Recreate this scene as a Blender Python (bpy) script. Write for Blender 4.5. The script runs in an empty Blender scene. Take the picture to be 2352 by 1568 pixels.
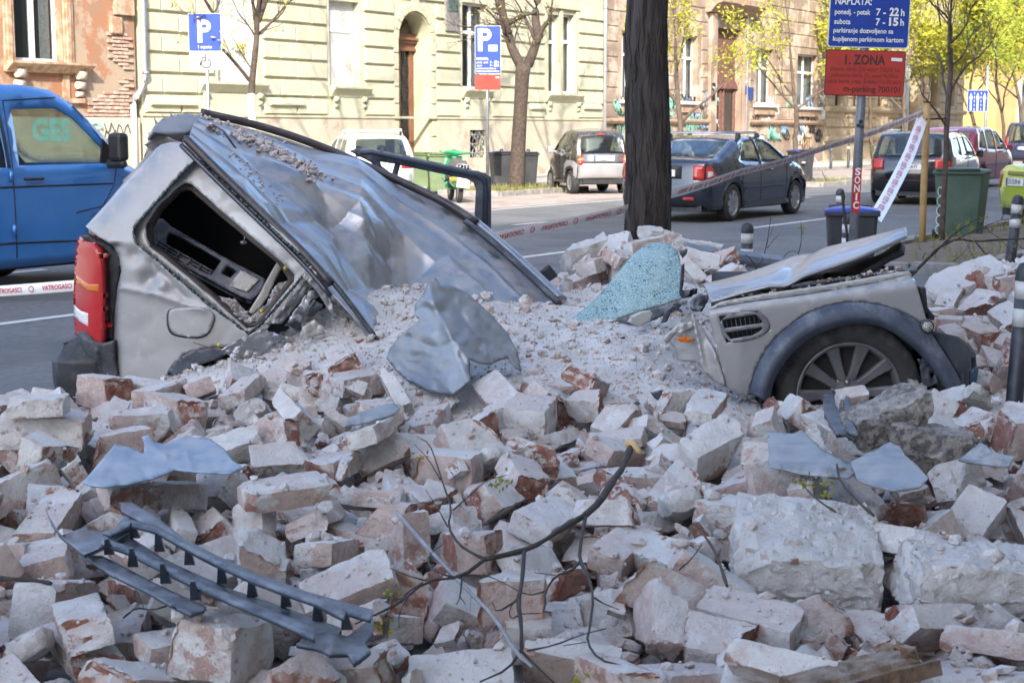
import bpy, bmesh, math, random
import numpy as np
from mathutils import Vector, Matrix, noise as mnoise
from mathutils.geometry import delaunay_2d_cdt

sc = bpy.context.scene
COL = sc.collection
R = math.radians
random.seed(7)

# ------------------------------------------------------------------ camera, sky, sun, exposure
EYE = 1.55
PITCH = R(7.70)
LENS = 55.0
cam_d = bpy.data.cameras.new('camera')
cam_d.lens = LENS
cam_d.sensor_width = 36.0
cam_d.clip_start = 0.1
cam_d.clip_end = 2000
cam_d.dof.use_dof = True
cam_d.dof.focus_distance = 7.4
cam_d.dof.aperture_fstop = 9.0
cam = bpy.data.objects.new('camera', cam_d)
COL.objects.link(cam)
cam.location = (0, 0, EYE)
cam.rotation_euler = (math.pi / 2 - PITCH, 0, 0)
sc.camera = cam

SUN_EL = R(33)
world = bpy.data.worlds.new('World')
sc.world = world
world.use_nodes = True
wn = world.node_tree.nodes
wl = world.node_tree.links
wn.clear()
sky = wn.new('ShaderNodeTexSky')
sky.sky_type = 'NISHITA'
sky.sun_disc = False
sky.sun_elevation = SUN_EL
sky.sun_rotation = R(180)
sky.air_density = 0.8
sky.dust_density = 2.0
sky.ozone_density = 0.8
bgn = wn.new('ShaderNodeBackground')
bgn.inputs['Strength'].default_value = 0.15
wo = wn.new('ShaderNodeOutputWorld')
wl.new(sky.outputs[0], bgn.inputs[0])
wl.new(bgn.outputs[0], wo.inputs[0])

sun_d = bpy.data.lights.new('sun', 'SUN')
sun_d.energy = 2.0
sun_d.angle = R(0.53)
sun_d.color = (1.0, 0.93, 0.82)
sun = bpy.data.objects.new('sun', sun_d)
COL.objects.link(sun)
sun.rotation_euler = (math.pi / 2 - SUN_EL, 0, 0)      # the sun stands behind the camera

sc.view_settings.view_transform = 'Standard'
sc.view_settings.look = 'None'
sc.view_settings.gamma = 1
sc.view_settings.use_curve_mapping = False
sc.view_settings.exposure = 2.2
sc.cycles.max_bounces = 8
sc.cycles.transparent_max_bounces = 12
sc.cycles.caustics_reflective = False
sc.cycles.caustics_refractive = False

# ------------------------------------------------------------------ measuring helpers
FP = 2352 * LENS / 36.0                # survey photo is 2352 x 1568 wide in these notes
HZ = 784 - FP * math.tan(PITCH)        # row of the horizon
cp, sp_ = math.cos(PITCH), math.sin(PITCH)


def ray(px, py):
    a = (px - 1176) / FP
    b = (784 - py) / FP
    return Vector((a, cp + b * sp_, -sp_ + b * cp))


def PX(px, py, y):
    d = ray(px, py)
    k = y / d.y
    return Vector((d.x * k, y, EYE + d.z * k))


def GP(px, py, z=0.0):
    d = ray(px, py)
    k = (z - EYE) / d.z
    return Vector((d.x * k, d.y * k, z))


def XA(px, y):
    return (px - 1176) / FP / (cp + (784 - 900) / FP * sp_) * y


ANG = R(32.6)                           # street runs away to the right
U = Vector((math.sin(ANG), math.cos(ANG), 0))
PV = Vector((-math.cos(ANG), math.sin(ANG), 0))
HEAD_U = math.pi / 2 - ANG              # z rotation that turns +x into the street direction


def ST(s, t, z=0.0):
    v = U * s + PV * t
    return Vector((v.x, v.y, z))


def to_st(v):
    return (v.x * U.x + v.y * U.y, v.x * PV.x + v.y * PV.y)


TF = 26.5                               # far house fronts


def FPX(px, py, t=TF):
    d = ray(px, py)
    k = t / (d.x * PV.x + d.y * PV.y)
    p = d * k
    return (p.x * U.x + p.y * U.y, EYE + p.z)


def Z4(X, Y):
    return (61.3 + .4688 * X, 214.4 + .4688 * Y)


def Z5(X, Y):
    return (612.5 + .4297 * X, 245 + .4297 * Y)


def Z6(X, Y):
    return (1225 + .4792 * X, 490 + .4792 * Y)


def fbm(x, y, z=0.0, o=4):
    return mnoise.fractal(Vector((x, y, z)), 1.0, 2.0, o)


# ------------------------------------------------------------------ object helpers
def tag(o, label=None, cat=None, group=None, kind=None):
    if label:
        o['label'] = label
    if cat:
        o['category'] = cat
    if group:
        o['group'] = group
    if kind:
        o['kind'] = kind
    return o


def empty(name, loc=(0, 0, 0), rz=0.0):
    o = bpy.data.objects.new(name, None)
    COL.objects.link(o)
    o.location = loc
    o.rotation_euler = (0, 0, rz)
    o.empty_display_size = .1
    return o


class MB:
    def __init__(self):
        self.v = []
        self.f = []
        self.sm = []

    def add(self, vs, fs, smooth=False):
        b = len(self.v)
        self.v += [tuple(p) for p in vs]
        self.f += [tuple(i + b for i in f) for f in fs]
        self.sm += [smooth] * len(fs)
        return self

    def box(self, x0, x1, y0, y1, z0, z1, top=1.0):
        cx, cy = (x0 + x1) / 2, (y0 + y1) / 2
        vs = [(x0, y0, z0), (x1, y0, z0), (x1, y1, z0), (x0, y1, z0)]
        vs += [(cx + (x - cx) * top, cy + (y - cy) * top, z1) for x, y, _ in vs]
        return self.add(vs, [(3, 2, 1, 0), (4, 5, 6, 7), (0, 1, 5, 4), (1, 2, 6, 5), (2, 3, 7, 6), (3, 0, 4, 7)])

    def obox(self, M, x0, x1, y0, y1, z0, z1):
        vs = [M @ Vector(p) for p in ((x0, y0, z0), (x1, y0, z0), (x1, y1, z0), (x0, y1, z0), (x0, y0, z1), (x1, y0, z1), (x1, y1, z1), (x0, y1, z1))]
        return self.add(vs, [(3, 2, 1, 0), (4, 5, 6, 7), (0, 1, 5, 4), (1, 2, 6, 5), (2, 3, 7, 6), (3, 0, 4, 7)])

    def tube(self, pts, rad, n=8, cap=True, flat=1.0, up=None):
        pts = [Vector(p) for p in pts]
        if not hasattr(rad, '__len__'):
            rad = [rad] * len(pts)
        rings = []
        ref = Vector(up) if up is not None else Vector((0.13, 0.21, 1)).normalized()
        for i, p in enumerate(pts):
            d = (pts[min(i + 1, len(pts) - 1)] - pts[max(i - 1, 0)])
            if d.length < 1e-9:
                d = Vector((0, 0, 1))
            d.normalize()
            a = d.cross(ref)
            if a.length < .05:
                a = d.cross(Vector((1, 0.1, 0)))
            a.normalize()
            b = a.cross(d).normalized()
            rings.append([p + a * (math.cos(2 * math.pi * k / n) * rad[i]) + b * (math.sin(2 * math.pi * k / n) * rad[i] * flat) for k in range(n)])
        vs = [v for r in rings for v in r]
        fs = []
        for i in range(len(pts) - 1):
            for k in range(n):
                k2 = (k + 1) % n
                fs.append((i * n + k, i * n + k2, (i + 1) * n + k2, (i + 1) * n + k))
        self.add(vs, fs, True)
        if cap:
            b = len(self.v) - len(vs)
            self.f.append(tuple(b + k for k in reversed(range(n))))
            self.f.append(tuple(b + (len(pts) - 1) * n + k for k in range(n)))
            self.sm += [False, False]
        return self

    def lathe(self, prof, n=24, axis='z', c=(0, 0, 0), smooth=True):
        vs = []
        for r, h in prof:
            for k in range(n):
                a = 2 * math.pi * k / n
                x, y = r * math.cos(a), r * math.sin(a)
                if axis == 'z':
                    q = (x, y, h)
                elif axis == 'y':
                    q = (x, h, y)
                else:
                    q = (h, x, y)
                vs.append((q[0] + c[0], q[1] + c[1], q[2] + c[2]))
        fs = []
        for i in range(len(prof) - 1):
            for k in range(n):
                k2 = (k + 1) % n
                fs.append((i * n + k, i * n + k2, (i + 1) * n + k2, (i + 1) * n + k))
        return self.add(vs, fs, smooth)

    def prism(self, poly, o, ex, ey, ez, h):
        """poly (a,b) in plane o+a*ex+b*ey, extruded h along ez"""
        n = len(poly)
        o, ex, ey, ez = Vector(o), Vector(ex), Vector(ey), Vector(ez)
        vs = [o + ex * a + ey * b for a, b in poly] + [o + ex * a + ey * b + ez * h for a, b in poly]
        fs = [tuple(reversed(range(n))), tuple(range(n, 2 * n))]
        fs += [(i, (i + 1) % n, n + (i + 1) % n, n + i) for i in range(n)]
        return self.add(vs, fs)

    def mesh(self, name):
        me = bpy.data.meshes.new(name)
        me.from_pydata(self.v, [], self.f)
        me.polygons.foreach_set('use_smooth', self.sm)
        me.update()
        return me

    def build(self, name, m, parent=None, bevel=0, solid=0, norm=True):
        me = self.mesh(name)
        if norm:
            bm = bmesh.new()
            bm.from_mesh(me)
            bmesh.ops.recalc_face_normals(bm, faces=bm.faces)
            bm.to_mesh(me)
            bm.free()
        return put(name, me, m, parent, bevel, solid)


def put(name, me, m, parent=None, bevel=0, solid=0):
    o = bpy.data.objects.new(name, me)
    COL.objects.link(o)
    if m is not None and not len(me.materials):
        for q in (m if isinstance(m, (list, tuple)) else [m]):
            me.materials.append(q)
    if parent is not None:
        o.parent = parent
    if bevel:
        b = o.modifiers.new('bevel', 'BEVEL')
        b.width = bevel
        b.segments = 2
        b.limit_method = 'ANGLE'
    if solid:
        b = o.modifiers.new('thick', 'SOLIDIFY')
        b.thickness = solid
        b.offset = -1
    return o


def copy_tree(o, parent=None):
    c = o.copy()
    COL.objects.link(c)
    c.parent = parent
    for ch in list(o.children):
        copy_tree(ch, c)
    return c


def rebase(root, loc):
    """move a root whose parts were made in world space so its origin sits at loc"""
    root.location = loc
    inv = Matrix.Translation(-Vector(loc))
    for ch in root.children:
        ch.matrix_parent_inverse = inv
    return root


# ------------------------------------------------------------------ polygon meshing
def pip(p, poly):
    x, y = p
    c = False
    j = len(poly) - 1
    for i in range(len(poly)):
        xi, yi = poly[i]
        xj, yj = poly[j]
        if (yi > y) != (yj > y) and x < (xj - xi) * (y - yi) / (yj - yi) + xi:
            c = not c
        j = i
    return c


def densify(poly, step, closed=True):
    out = []
    n = len(poly)
    for i in range(n if closed else n - 1):
        a, b = poly[i], poly[(i + 1) % n]
        k = max(1, int(math.hypot(b[0] - a[0], b[1] - a[1]) / step))
        for q in range(k):
            out.append((a[0] + (b[0] - a[0]) * q / k, a[1] + (b[1] - a[1]) * q / k))
    if not closed:
        out.append(poly[-1])
    return out


def smooth_poly(poly, it=1, closed=True):
    for _ in range(it):
        out = []
        n = len(poly)
        for i in range(n if closed else n - 1):
            a, b = poly[i], poly[(i + 1) % n]
            out += [(a[0] * .75 + b[0] * .25, a[1] * .75 + b[1] * .25), (a[0] * .25 + b[0] * .75, a[1] * .25 + b[1] * .75)]
        if not closed:
            out = [poly[0]] + out + [poly[-1]]
        poly = out
    return poly


def tri2d(outline, holes, step):
    rings = [densify(outline, step)] + [densify(h, step) for h in holes]
    vs, es = [], []
    for r in rings:
        b = len(vs)
        vs += r
        es += [(b + i, b + (i + 1) % len(r)) for i in range(len(r))]
    xs = [p[0] for p in outline]
    ys = [p[1] for p in outline]
    bd = np.array(vs)
    rnd = random.Random(len(vs))
    y = min(ys)
    row = 0
    while y < max(ys):
        x = min(xs) + (row % 2) * step * .5
        while x < max(xs):
            p = (x + rnd.uniform(-.1, .1) * step, y + rnd.uniform(-.1, .1) * step)
            if pip(p, outline) and not any(pip(p, h) for h in holes):
                if ((bd - p) ** 2).sum(1).min() > (step * .55) ** 2:
                    vs.append(p)
            x += step
        y += step * .87
        row += 1
    ov, oe, of, _, _, _ = delaunay_2d_cdt([Vector(p) for p in vs], es, [], 0, 1e-6)
    fs = []
    for f in of:
        c = (sum(ov[i].x for i in f) / 3, sum(ov[i].y for i in f) / 3)
        if pip(c, outline) and not any(pip(c, h) for h in holes):
            fs.append(tuple(f))
    return [(v.x, v.y) for v in ov], fs


def seg_d(px, py, x0, y0, x1, y1):
    dx, dy = x1 - x0, y1 - y0
    t = max(0, min(1, ((px - x0) * dx + (py - y0) * dy) / (dx * dx + dy * dy + 1e-9)))
    return math.hypot(px - x0 - t * dx, py - y0 - t * dy)


def shaped(base, dents=(), creases=(), crumple=(0, 60), seed=0):
    """depth function over photo notes: base(px,py) plus dents and folds, in metres"""
    def fn(px, py):
        d = base(px, py)
        for x, y, r, a in dents:
            d += a * math.exp(-((px - x) ** 2 + (py - y) ** 2) / (r * r))
        for x0, y0, x1, y1, w, a in creases:
            d += a * math.exp(-seg_d(px, py, x0, y0, x1, y1) / w)
        if crumple[0]:
            s = crumple[1]
            d += crumple[0] * (1 - 2 * abs(mnoise.noise(Vector((px / s, py / s, seed)))))
            d += .35 * crumple[0] * (1 - 2 * abs(mnoise.noise(Vector((px / s * 2.3, py / s * 2.3, seed + 5)))))
        return d
    return fn


def panel(name, outline, depth, m, parent=None, holes=(), step=8, thick=.006, conv=None, sharp=None):
    if conv:
        outline = [conv(*p) for p in outline]
        holes = [[conv(*p) for p in h] for h in holes]
    if not callable(depth):
        dv = depth
        depth = lambda a, b: dv
    v2, fs = tri2d(outline, holes, step)
    vs = [PX(x, y, depth(x, y)) for x, y in v2]
    mb = MB()
    used = {}
    for f in fs:
        for i in f:
            if i not in used:
                used[i] = len(used)
    order = sorted(used, key=used.get)
    fs2 = []
    eye = Vector((0, 0, EYE))
    for f in fs:
        a, b, c = (vs[i] for i in f)
        if (b - a).cross(c - a).dot(eye - a) < 0:
            f = tuple(reversed(f))
        fs2.append(tuple(used[i] for i in f))
    mb.add([vs[i] for i in order], fs2, True)
    o = mb.build(name, m, parent, solid=thick, norm=False)
    if sharp:
        o.data.set_sharp_from_angle(angle=R(sharp))
    return o


# ------------------------------------------------------------------ materials
MATS = {}


def nd(nt, kind, **kw):
    n = nt.nodes.new(kind)
    for k, v in kw.items():
        if k in n.inputs.keys():
            n.inputs[k].default_value = v
        else:
            setattr(n, k, v)
    return n


def col4(c):
    return (c[0], c[1], c[2], 1.0)


def base_mat(name):
    m = bpy.data.materials.new(name)
    m.use_nodes = True
    nt = m.node_tree
    b = nt.nodes['Principled BSDF']
    MATS[name] = m
    return m, nt, b, nt.links.new


def noise_n(nt, ln, src, scale, detail=4, rough=.55):
    n = nd(nt, 'ShaderNodeTexNoise', Scale=scale, Detail=detail, Roughness=rough)
    ln(src, n.inputs['Vector'])
    return n.outputs['Fac']


def ramp(nt, ln, src, lo, hi):
    r = nd(nt, 'ShaderNodeMapRange', interpolation_type='SMOOTHSTEP')
    r.inputs['From Min'].default_value = lo
    r.inputs['From Max'].default_value = hi
    ln(src, r.inputs['Value'])
    return r.outputs[0]


def mixc(nt, ln, fac, a, b):
    n = nd(nt, 'ShaderNodeMix', data_type='RGBA')
    if hasattr(fac, 'is_output'):
        ln(fac, n.inputs['Factor'])
    else:
        n.inputs['Factor'].default_value = fac
    for k, q in ((6, a), (7, b)):
        if hasattr(q, 'is_output'):
            ln(q, n.inputs[k])
        else:
            n.inputs[k].default_value = col4(q)
    return n.outputs[2]


def math_n(nt, ln, op, a, b):
    n = nd(nt, 'ShaderNodeMath', operation=op)
    for i, q in enumerate((a, b)):
        if hasattr(q, 'is_output'):
            ln(q, n.inputs[i])
        else:
            n.inputs[i].default_value = q
    return n.outputs[0]


def M(name, c1, c2=None, rough=.7, metal=0., scale=6., lo=.38, hi=.62, bump=0., bscale=60., coat=0., c3=None, s3=2., lo3=.5, hi3=.6, dust=0., dustc=(.5, .47, .43), spec=.5):
    if name in MATS:
        return MATS[name]
    m, nt, b, ln = base_mat(name)
    pos = nd(nt, 'ShaderNodeNewGeometry').outputs['Position']
    c = None
    if c2 is not None:
        c = mixc(nt, ln, ramp(nt, ln, noise_n(nt, ln, pos, scale, 5), lo, hi), c1, c2)
    if c3 is not None:
        c = mixc(nt, ln, ramp(nt, ln, noise_n(nt, ln, pos, s3, 6, .65), lo3, hi3), c if c is not None else c1, c3)
    b.inputs['Roughness'].default_value = rough
    b.inputs['Metallic'].default_value = metal
    b.inputs['Coat Weight'].default_value = coat
    b.inputs['Specular IOR Level'].default_value = spec
    if dust:
        g = nd(nt, 'ShaderNodeNewGeometry')
        sx = nd(nt, 'ShaderNodeSeparateXYZ')
        ln(g.outputs['Normal'], sx.inputs[0])
        f = math_n(nt, ln, 'ADD', noise_n(nt, ln, pos, 9, 8, .7), math_n(nt, ln, 'MULTIPLY', sx.outputs['Z'], .16))
        f = math_n(nt, ln, 'MULTIPLY', ramp(nt, ln, f, .5, .78), dust)
        c = mixc(nt, ln, f, c if c is not None else c1, dustc)
        rm = nd(nt, 'ShaderNodeMapRange')
        rm.inputs['To Min'].default_value = rough
        rm.inputs['To Max'].default_value = .9
        ln(f, rm.inputs['Value'])
        ln(rm.outputs[0], b.inputs['Roughness'])
        mm = math_n(nt, ln, 'MULTIPLY', math_n(nt, ln, 'SUBTRACT', 1.0, f), metal)
        ln(mm, b.inputs['Metallic'])
    if c is not None:
        ln(c, b.inputs['Base Color'])
    else:
        b.inputs['Base Color'].default_value = col4(c1)
    if bump:
        bn = nd(nt, 'ShaderNodeBump', Strength=bump, Distance=.02)
        ln(noise_n(nt, ln, pos, bscale, 6, .65), bn.inputs['Height'])
        ln(bn.outputs[0], b.inputs['Normal'])
    return m


def glass_mat(name, tint, transp=.6, rough=.03):
    if name in MATS:
        return MATS[name]
    m, nt, b, ln = base_mat(name)
    nt.nodes.remove(b)
    tr = nd(nt, 'ShaderNodeBsdfTransparent', Color=col4(tint))
    gl = nd(nt, 'ShaderNodeBsdfGlossy', Roughness=rough)
    gl.inputs['Color'].default_value = (.9, .95, 1, 1)
    fr = nd(nt, 'ShaderNodeLayerWeight', Blend=.5)
    f = math_n(nt, ln, 'ADD', math_n(nt, ln, 'MULTIPLY', math_n(nt, ln, 'POWER', fr.outputs['Facing'], 4.0), .8), .05)
    mx = nd(nt, 'ShaderNodeMixShader')
    ln(f, mx.inputs[0])
    ln(tr.outputs[0], mx.inputs[1])
    ln(gl.outputs[0], mx.inputs[2])
    df = nd(nt, 'ShaderNodeBsdfDiffuse', Color=col4((tint[0] * .08, tint[1] * .08, tint[2] * .08)))
    m2 = nd(nt, 'ShaderNodeMixShader')
    m2.inputs[0].default_value = transp
    ln(df.outputs[0], m2.inputs[1])
    ln(mx.outputs[0], m2.inputs[2])
    ln(m2.outputs[0], nt.nodes['Material Output'].inputs['Surface'])
    return m


def leaf_mat(name, c):
    if name in MATS:
        return MATS[name]
    m, nt, b, ln = base_mat(name)
    pos = nd(nt, 'ShaderNodeNewGeometry')
    cc = mixc(nt, ln, ramp(nt, ln, noise_n(nt, ln, pos.outputs['Position'], 3.0, 3), .3, .7), c, (c[0] * .6, c[1] * .75, c[2] * .6))
    cc = mixc(nt, ln, pos.outputs['Random Per Island'], cc, (c[0] * 1.15, c[1] * 1.05, c[2] * .8))
    ln(cc, b.inputs['Base Color'])
    b.inputs['Roughness'].default_value = .6
    tl = nd(nt, 'ShaderNodeBsdfTranslucent')
    ln(cc, tl.inputs['Color'])
    mx = nd(nt, 'ShaderNodeMixShader')
    mx.inputs[0].default_value = .35
    ln(b.outputs[0], mx.inputs[1])
    ln(tl.outputs[0], mx.inputs[2])
    ln(mx.outputs[0], nt.nodes['Material Output'].inputs['Surface'])
    return m


# ------------------------------------------------------------------ lettering (flat print)
TXT = {}


def text2d(s, size=1.0, bold=0.0):
    """list of (verts2d, faces, width) of a line of lettering, cap height about .7*size"""
    k = (s, bold)
    if k not in TXT:
        cu = bpy.data.curves.new('t', 'FONT')
        cu.body = s
        cu.offset = bold
        cu.resolution_u = 3
        ob = bpy.data.objects.new('t', cu)
        me = bpy.data.meshes.new_from_object(ob)
        v = [(p.co.x, p.co.y) for p in me.vertices]
        f = [tuple(p.vertices) for p in me.polygons]
        bpy.data.objects.remove(ob)
        bpy.data.curves.remove(cu)
        bpy.data.meshes.remove(me)
        TXT[k] = (v, f)
    v, f = TXT[k]
    if not v:
        return [], [], 0
    x0 = min(p[0] for p in v)
    x1 = max(p[0] for p in v)
    return [((p[0] - x0) * size, p[1] * size) for p in v], f, (x1 - x0) * size


def text_on(mb, s, o, ex, ey, size, width=None, bold=0.0, align='l', shear=0.0):
    v, f, w = text2d(s, size, bold)
    if not v:
        return
    kx = (width / w) if width else 1.0
    w *= kx
    off = {'l': 0, 'c': -w / 2, 'r': -w}[align]
    o, ex, ey = Vector(o), Vector(ex), Vector(ey)
    mb.add([o + ex * (off + x * kx + y * shear) + ey * y for x, y in v], f)
# ------------------------------------------------------------------ common materials
asphalt = M('asphalt', (.115, .118, .122), (.155, .155, .152), rough=.85, scale=14, bump=.25, bscale=160, c3=(.10, .102, .105), s3=.6, lo3=.45, hi3=.6)
paving = M('paving', (.30, .25, .22), (.36, .31, .27), rough=.9, scale=4, bump=.2, bscale=40, c3=(.25, .2, .17), s3=.8)
sidewalk_m = M('sidewalk_concrete', (.34, .32, .29), (.42, .40, .36), rough=.9, scale=3, bump=.2, bscale=60)
kerb_m = M('kerb_stone', (.22, .21, .2), (.30, .285, .27), rough=.9, scale=7, bump=.3, bscale=40)
soil_m = M('soil', (.13, .10, .075), (.2, .16, .12), rough=1, scale=9, bump=.6, bscale=40)
line_m = M('road_paint', (.55, .55, .53), (.42, .42, .41), rough=.7, scale=9, lo=.45, hi=.75)
white_paint = M('white_paint', (.72, .72, .70), (.62, .62, .6), rough=.45, scale=3)
black_plastic = M('black_plastic', (.018, .019, .022), (.03, .031, .034), rough=.5, scale=12)
rubber = M('rubber', (.02, .02, .021), (.035, .034, .033), rough=.85, scale=20)
steel = M('galvanised_steel', (.36, .37, .38), (.46, .47, .48), rough=.45, metal=.8, scale=12)
dark_steel = M('dark_steel', (.06, .065, .075), (.1, .1, .11), rough=.5, metal=.5, scale=9)
window_glass = glass_mat('house_glass', (.55, .6, .62), .75)
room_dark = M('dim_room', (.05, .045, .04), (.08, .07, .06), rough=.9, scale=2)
curtain_m = M('curtain', (.66, .64, .6), (.5, .49, .46), rough=.9, scale=14)


def st_quad(mb, s0, s1, t0, t1, z):
    mb.add([ST(s0, t0, z), ST(s1, t0, z), ST(s1, t1, z), ST(s0, t1, z)], [(0, 1, 2, 3)])


def st_box(mb, s0, s1, t0, t1, z0, z1):
    vs = [ST(s0, t0, z0), ST(s1, t0, z0), ST(s1, t1, z0), ST(s0, t1, z0), ST(s0, t0, z1), ST(s1, t0, z1), ST(s1, t1, z1), ST(s0, t1, z1)]
    mb.add(vs, [(3, 2, 1, 0), (4, 5, 6, 7), (0, 1, 5, 4), (1, 2, 6, 5), (2, 3, 7, 6), (3, 0, 4, 7)])


# ------------------------------------------------------------------ ground, road, kerbs
mb = MB()
mb.add([(-900, -900, -.03), (900, -900, -.03), (900, 900, -.03), (-900, 900, -.03)], [(0, 1, 2, 3)])
tag(mb.build('ground', paving), kind='structure')
mb = MB()
st_quad(mb, -60, 220, 1.2, 17.0, 0)
road = tag(mb.build('road', asphalt), kind='structure')


def lane_dashes(t, w, s_list):
    for a, b in s_list:
        mb = MB()
        st_quad(mb, a, b, t - w / 2, t + w / 2, .004)
        mb.build('lane_marking', line_m, road)


def s_at(px, t):
    """street distance of the point of ground line t seen in column px"""
    a = (px - 1176) / FP / (cp + (784 - 520) / FP * sp_)
    y = t / (PV.x * a + PV.y)
    return U.x * a * y + U.y * y


lane_dashes(10.2, .13, [(s_at(-400, 10.2), s_at(180, 10.2)), (s_at(560, 10.2), s_at(960, 10.2)), (s_at(1190, 10.2), s_at(1395, 10.2)), (s_at(1722, 10.2), s_at(1905, 10.2)), (s_at(2150, 10.2), s_at(2230, 10.2)), (s_at(2400, 10.2), s_at(2440, 10.2))])
lane_dashes(13.8, .13, [(s_at(p, 13.8), s_at(q, 13.8)) for p, q in ((-200, 100), (350, 600), (800, 1000), (1180, 1380), (1490, 1640), (1760, 1860), (1960, 2030), (2120, 2160))])
lane_dashes(16.8, .14, [(-60, 210)])
# parking strip of pinkish pavers, then the raised pavement at the house fronts
mb = MB()
st_quad(mb, -60, 220, 17.0, 22.2, .006)
tag(mb.build('parking_strip', paving), kind='structure')
mb = MB()
st_box(mb, -60, 220, 22.32, 27.2, -.05, .14)
tag(mb.build('pavement', sidewalk_m), kind='structure')
mb = MB()
s = -60.0
kr = random.Random(3)
kerb = tag(empty('kerb', ST(40, 22.26, 0)), kind='structure')
kb = MB()
st_box(kb, -60, 20, 22.2, 22.32, -.05, .146)
st_box(kb, 20.01, 220, 22.2, 22.32, -.05, .146)
kb.build('kerb_stone', kerb_m, kerb)
rebase(kerb, ST(40, 22.26, 0))
# near pavement on which the photographer stands
mb = MB()
st_box(mb, -60, 220, -4.5, 1.2, -.05, .0)
tag(mb.build('near_pavement', sidewalk_m), kind='structure')
# near parking bay beside the planters
mb = MB()
st_quad(mb, -60, 220, 1.2, 6.6, .004)
tag(mb.build('parking_bay', M('worn_asphalt', (.14, .135, .13), (.18, .175, .165), rough=.95, scale=8, bump=.3, bscale=90)), kind='structure')

# ------------------------------------------------------------------ house fronts
UC = {}


def fvec(s, z, o):
    return ST(s, TF - o, z)


def fbox(mb, s0, s1, z0, z1, o0, o1):
    st_box(mb, s0, s1, TF - o1, TF - o0, z0, z1)


def wall_open(name, s0, s1, z0, z1, ops, m, parent, o=0.0, depth=.32):
    """flat wall with real openings and their reveals"""
    mb = MB()
    ss = sorted({s0, s1} | {q for op in ops for q in op[:2]})
    zs = sorted({z0, z1} | {q for op in ops for q in op[2:4]})
    ss = [q for q in ss if s0 <= q <= s1]
    zs = [q for q in zs if z0 <= q <= z1]
    for i in range(len(ss) - 1):
        for j in range(len(zs) - 1):
            a, b, c, d = ss[i], ss[i + 1], zs[j], zs[j + 1]
            if any(op[0] <= a and b <= op[1] and op[2] <= c and d <= op[3] for op in ops):
                continue
            mb.add([fvec(a, c, o), fvec(b, c, o), fvec(b, d, o), fvec(a, d, o)], [(0, 1, 2, 3)])
    for a, b, c, d in [op[:4] for op in ops]:
        for (p, q), (r, t) in (((a, c), (a, d)), ((a, d), (b, d)), ((b, d), (b, c)), ((b, c), (a, c))):
            mb.add([fvec(p, q, o), fvec(r, t, o), fvec(r, t, o - depth), fvec(p, q, o - depth)], [(0, 1, 2, 3)])
    mb.add([fvec(s0, z0, o - 6), fvec(s1, z0, o - 6), fvec(s1, z1, o - 6), fvec(s0, z1, o - 6)], [(0, 1, 2, 3)])
    mb.add([fvec(s0, z1, o), fvec(s1, z1, o), fvec(s1, z1, o - 6), fvec(s0, z1, o - 6)], [(0, 1, 2, 3)])
    for q in (s0, s1):
        mb.add([fvec(q, z0, o), fvec(q, z1, o), fvec(q, z1, o - 6), fvec(q, z0, o - 6)], [(0, 1, 2, 3)])
    return mb.build(name, m, parent, norm=False)


def window(parent, a, b, c, d, kind='casement', frame=white_paint, mull=1, rec=.2):
    """frame, panes and what stands behind them, set back in the opening"""
    w = .07
    mb = MB()
    fbox(mb, a, a + w, c, d, -rec - .06, -rec)
    fbox(mb, b - w, b, c, d, -rec - .06, -rec)
    fbox(mb, a + w, b - w, c, c + w * 1.2, -rec - .06, -rec)
    fbox(mb, a + w, b - w, d - w, d, -rec - .06, -rec)
    for k in range(mull):
        x = a + (b - a) * (k + 1) / (mull + 1)
        fbox(mb, x - .06, x + .06, c + w * 1.2, d - w, -rec - .055, -rec + .012)
    if d - c > 1.7:
        zt = c + (d - c) * .66
        fbox(mb, a + w, b - w, zt - .05, zt + .05, -rec - .05, -rec + .02)
    wf = mb.build('window', frame, parent)
    if kind == 'shutter':
        n = int((d - c) / .055)
        sm = MB()
        for k in range(n):
            z = c + .09 + k * .055
            if z + .055 > d - .05:
                break
            sm.add([fvec(a + .06, z, -rec - .01), fvec(b - .06, z, -rec - .01), fvec(b - .06, z + .05, -rec + .008), fvec(a + .06, z + .05, -rec + .008)], [(0, 1, 2, 3)])
            sm.add([fvec(a + .06, z + .05, -rec + .008), fvec(b - .06, z + .05, -rec + .008), fvec(b - .06, z + .055, -rec - .01), fvec(a + .06, z + .055, -rec - .01)], [(0, 1, 2, 3)])
        sm.build('roller_shutter', white_paint, wf, norm=False)
    else:
        pm = MB()
        pm.add([fvec(a + w, c + w, -rec - .03), fvec(b - w, c + w, -rec - .03), fvec(b - w, d - w, -rec - .03), fvec(a + w, d - w, -rec - .03)], [(0, 1, 2, 3)])
        pm.build('pane', window_glass, wf)
        cm = MB()
        n = 24
        for (e0, e1) in ((a + .03, a + (b - a) * .24), (b - (b - a) * .24, b - .03)) if kind == 'casement' else ((a + .03, b - .03),):
            vs = []
            for i in range(n + 1):
                q = e0 + (e1 - e0) * i / n
                oo = -rec - .16 + .025 * math.sin(i * 2.1)
                vs += [fvec(q, c + .03, oo), fvec(q, d - .03, oo)]
            cm.add(vs, [(2 * i, 2 * i + 2, 2 * i + 3, 2 * i + 1) for i in range(n)], True)
        cm.build('curtain', curtain_m, wf, norm=False)
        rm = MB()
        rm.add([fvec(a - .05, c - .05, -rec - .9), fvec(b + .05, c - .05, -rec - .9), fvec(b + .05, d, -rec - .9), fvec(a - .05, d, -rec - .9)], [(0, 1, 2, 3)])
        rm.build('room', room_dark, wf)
    return wf


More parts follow.
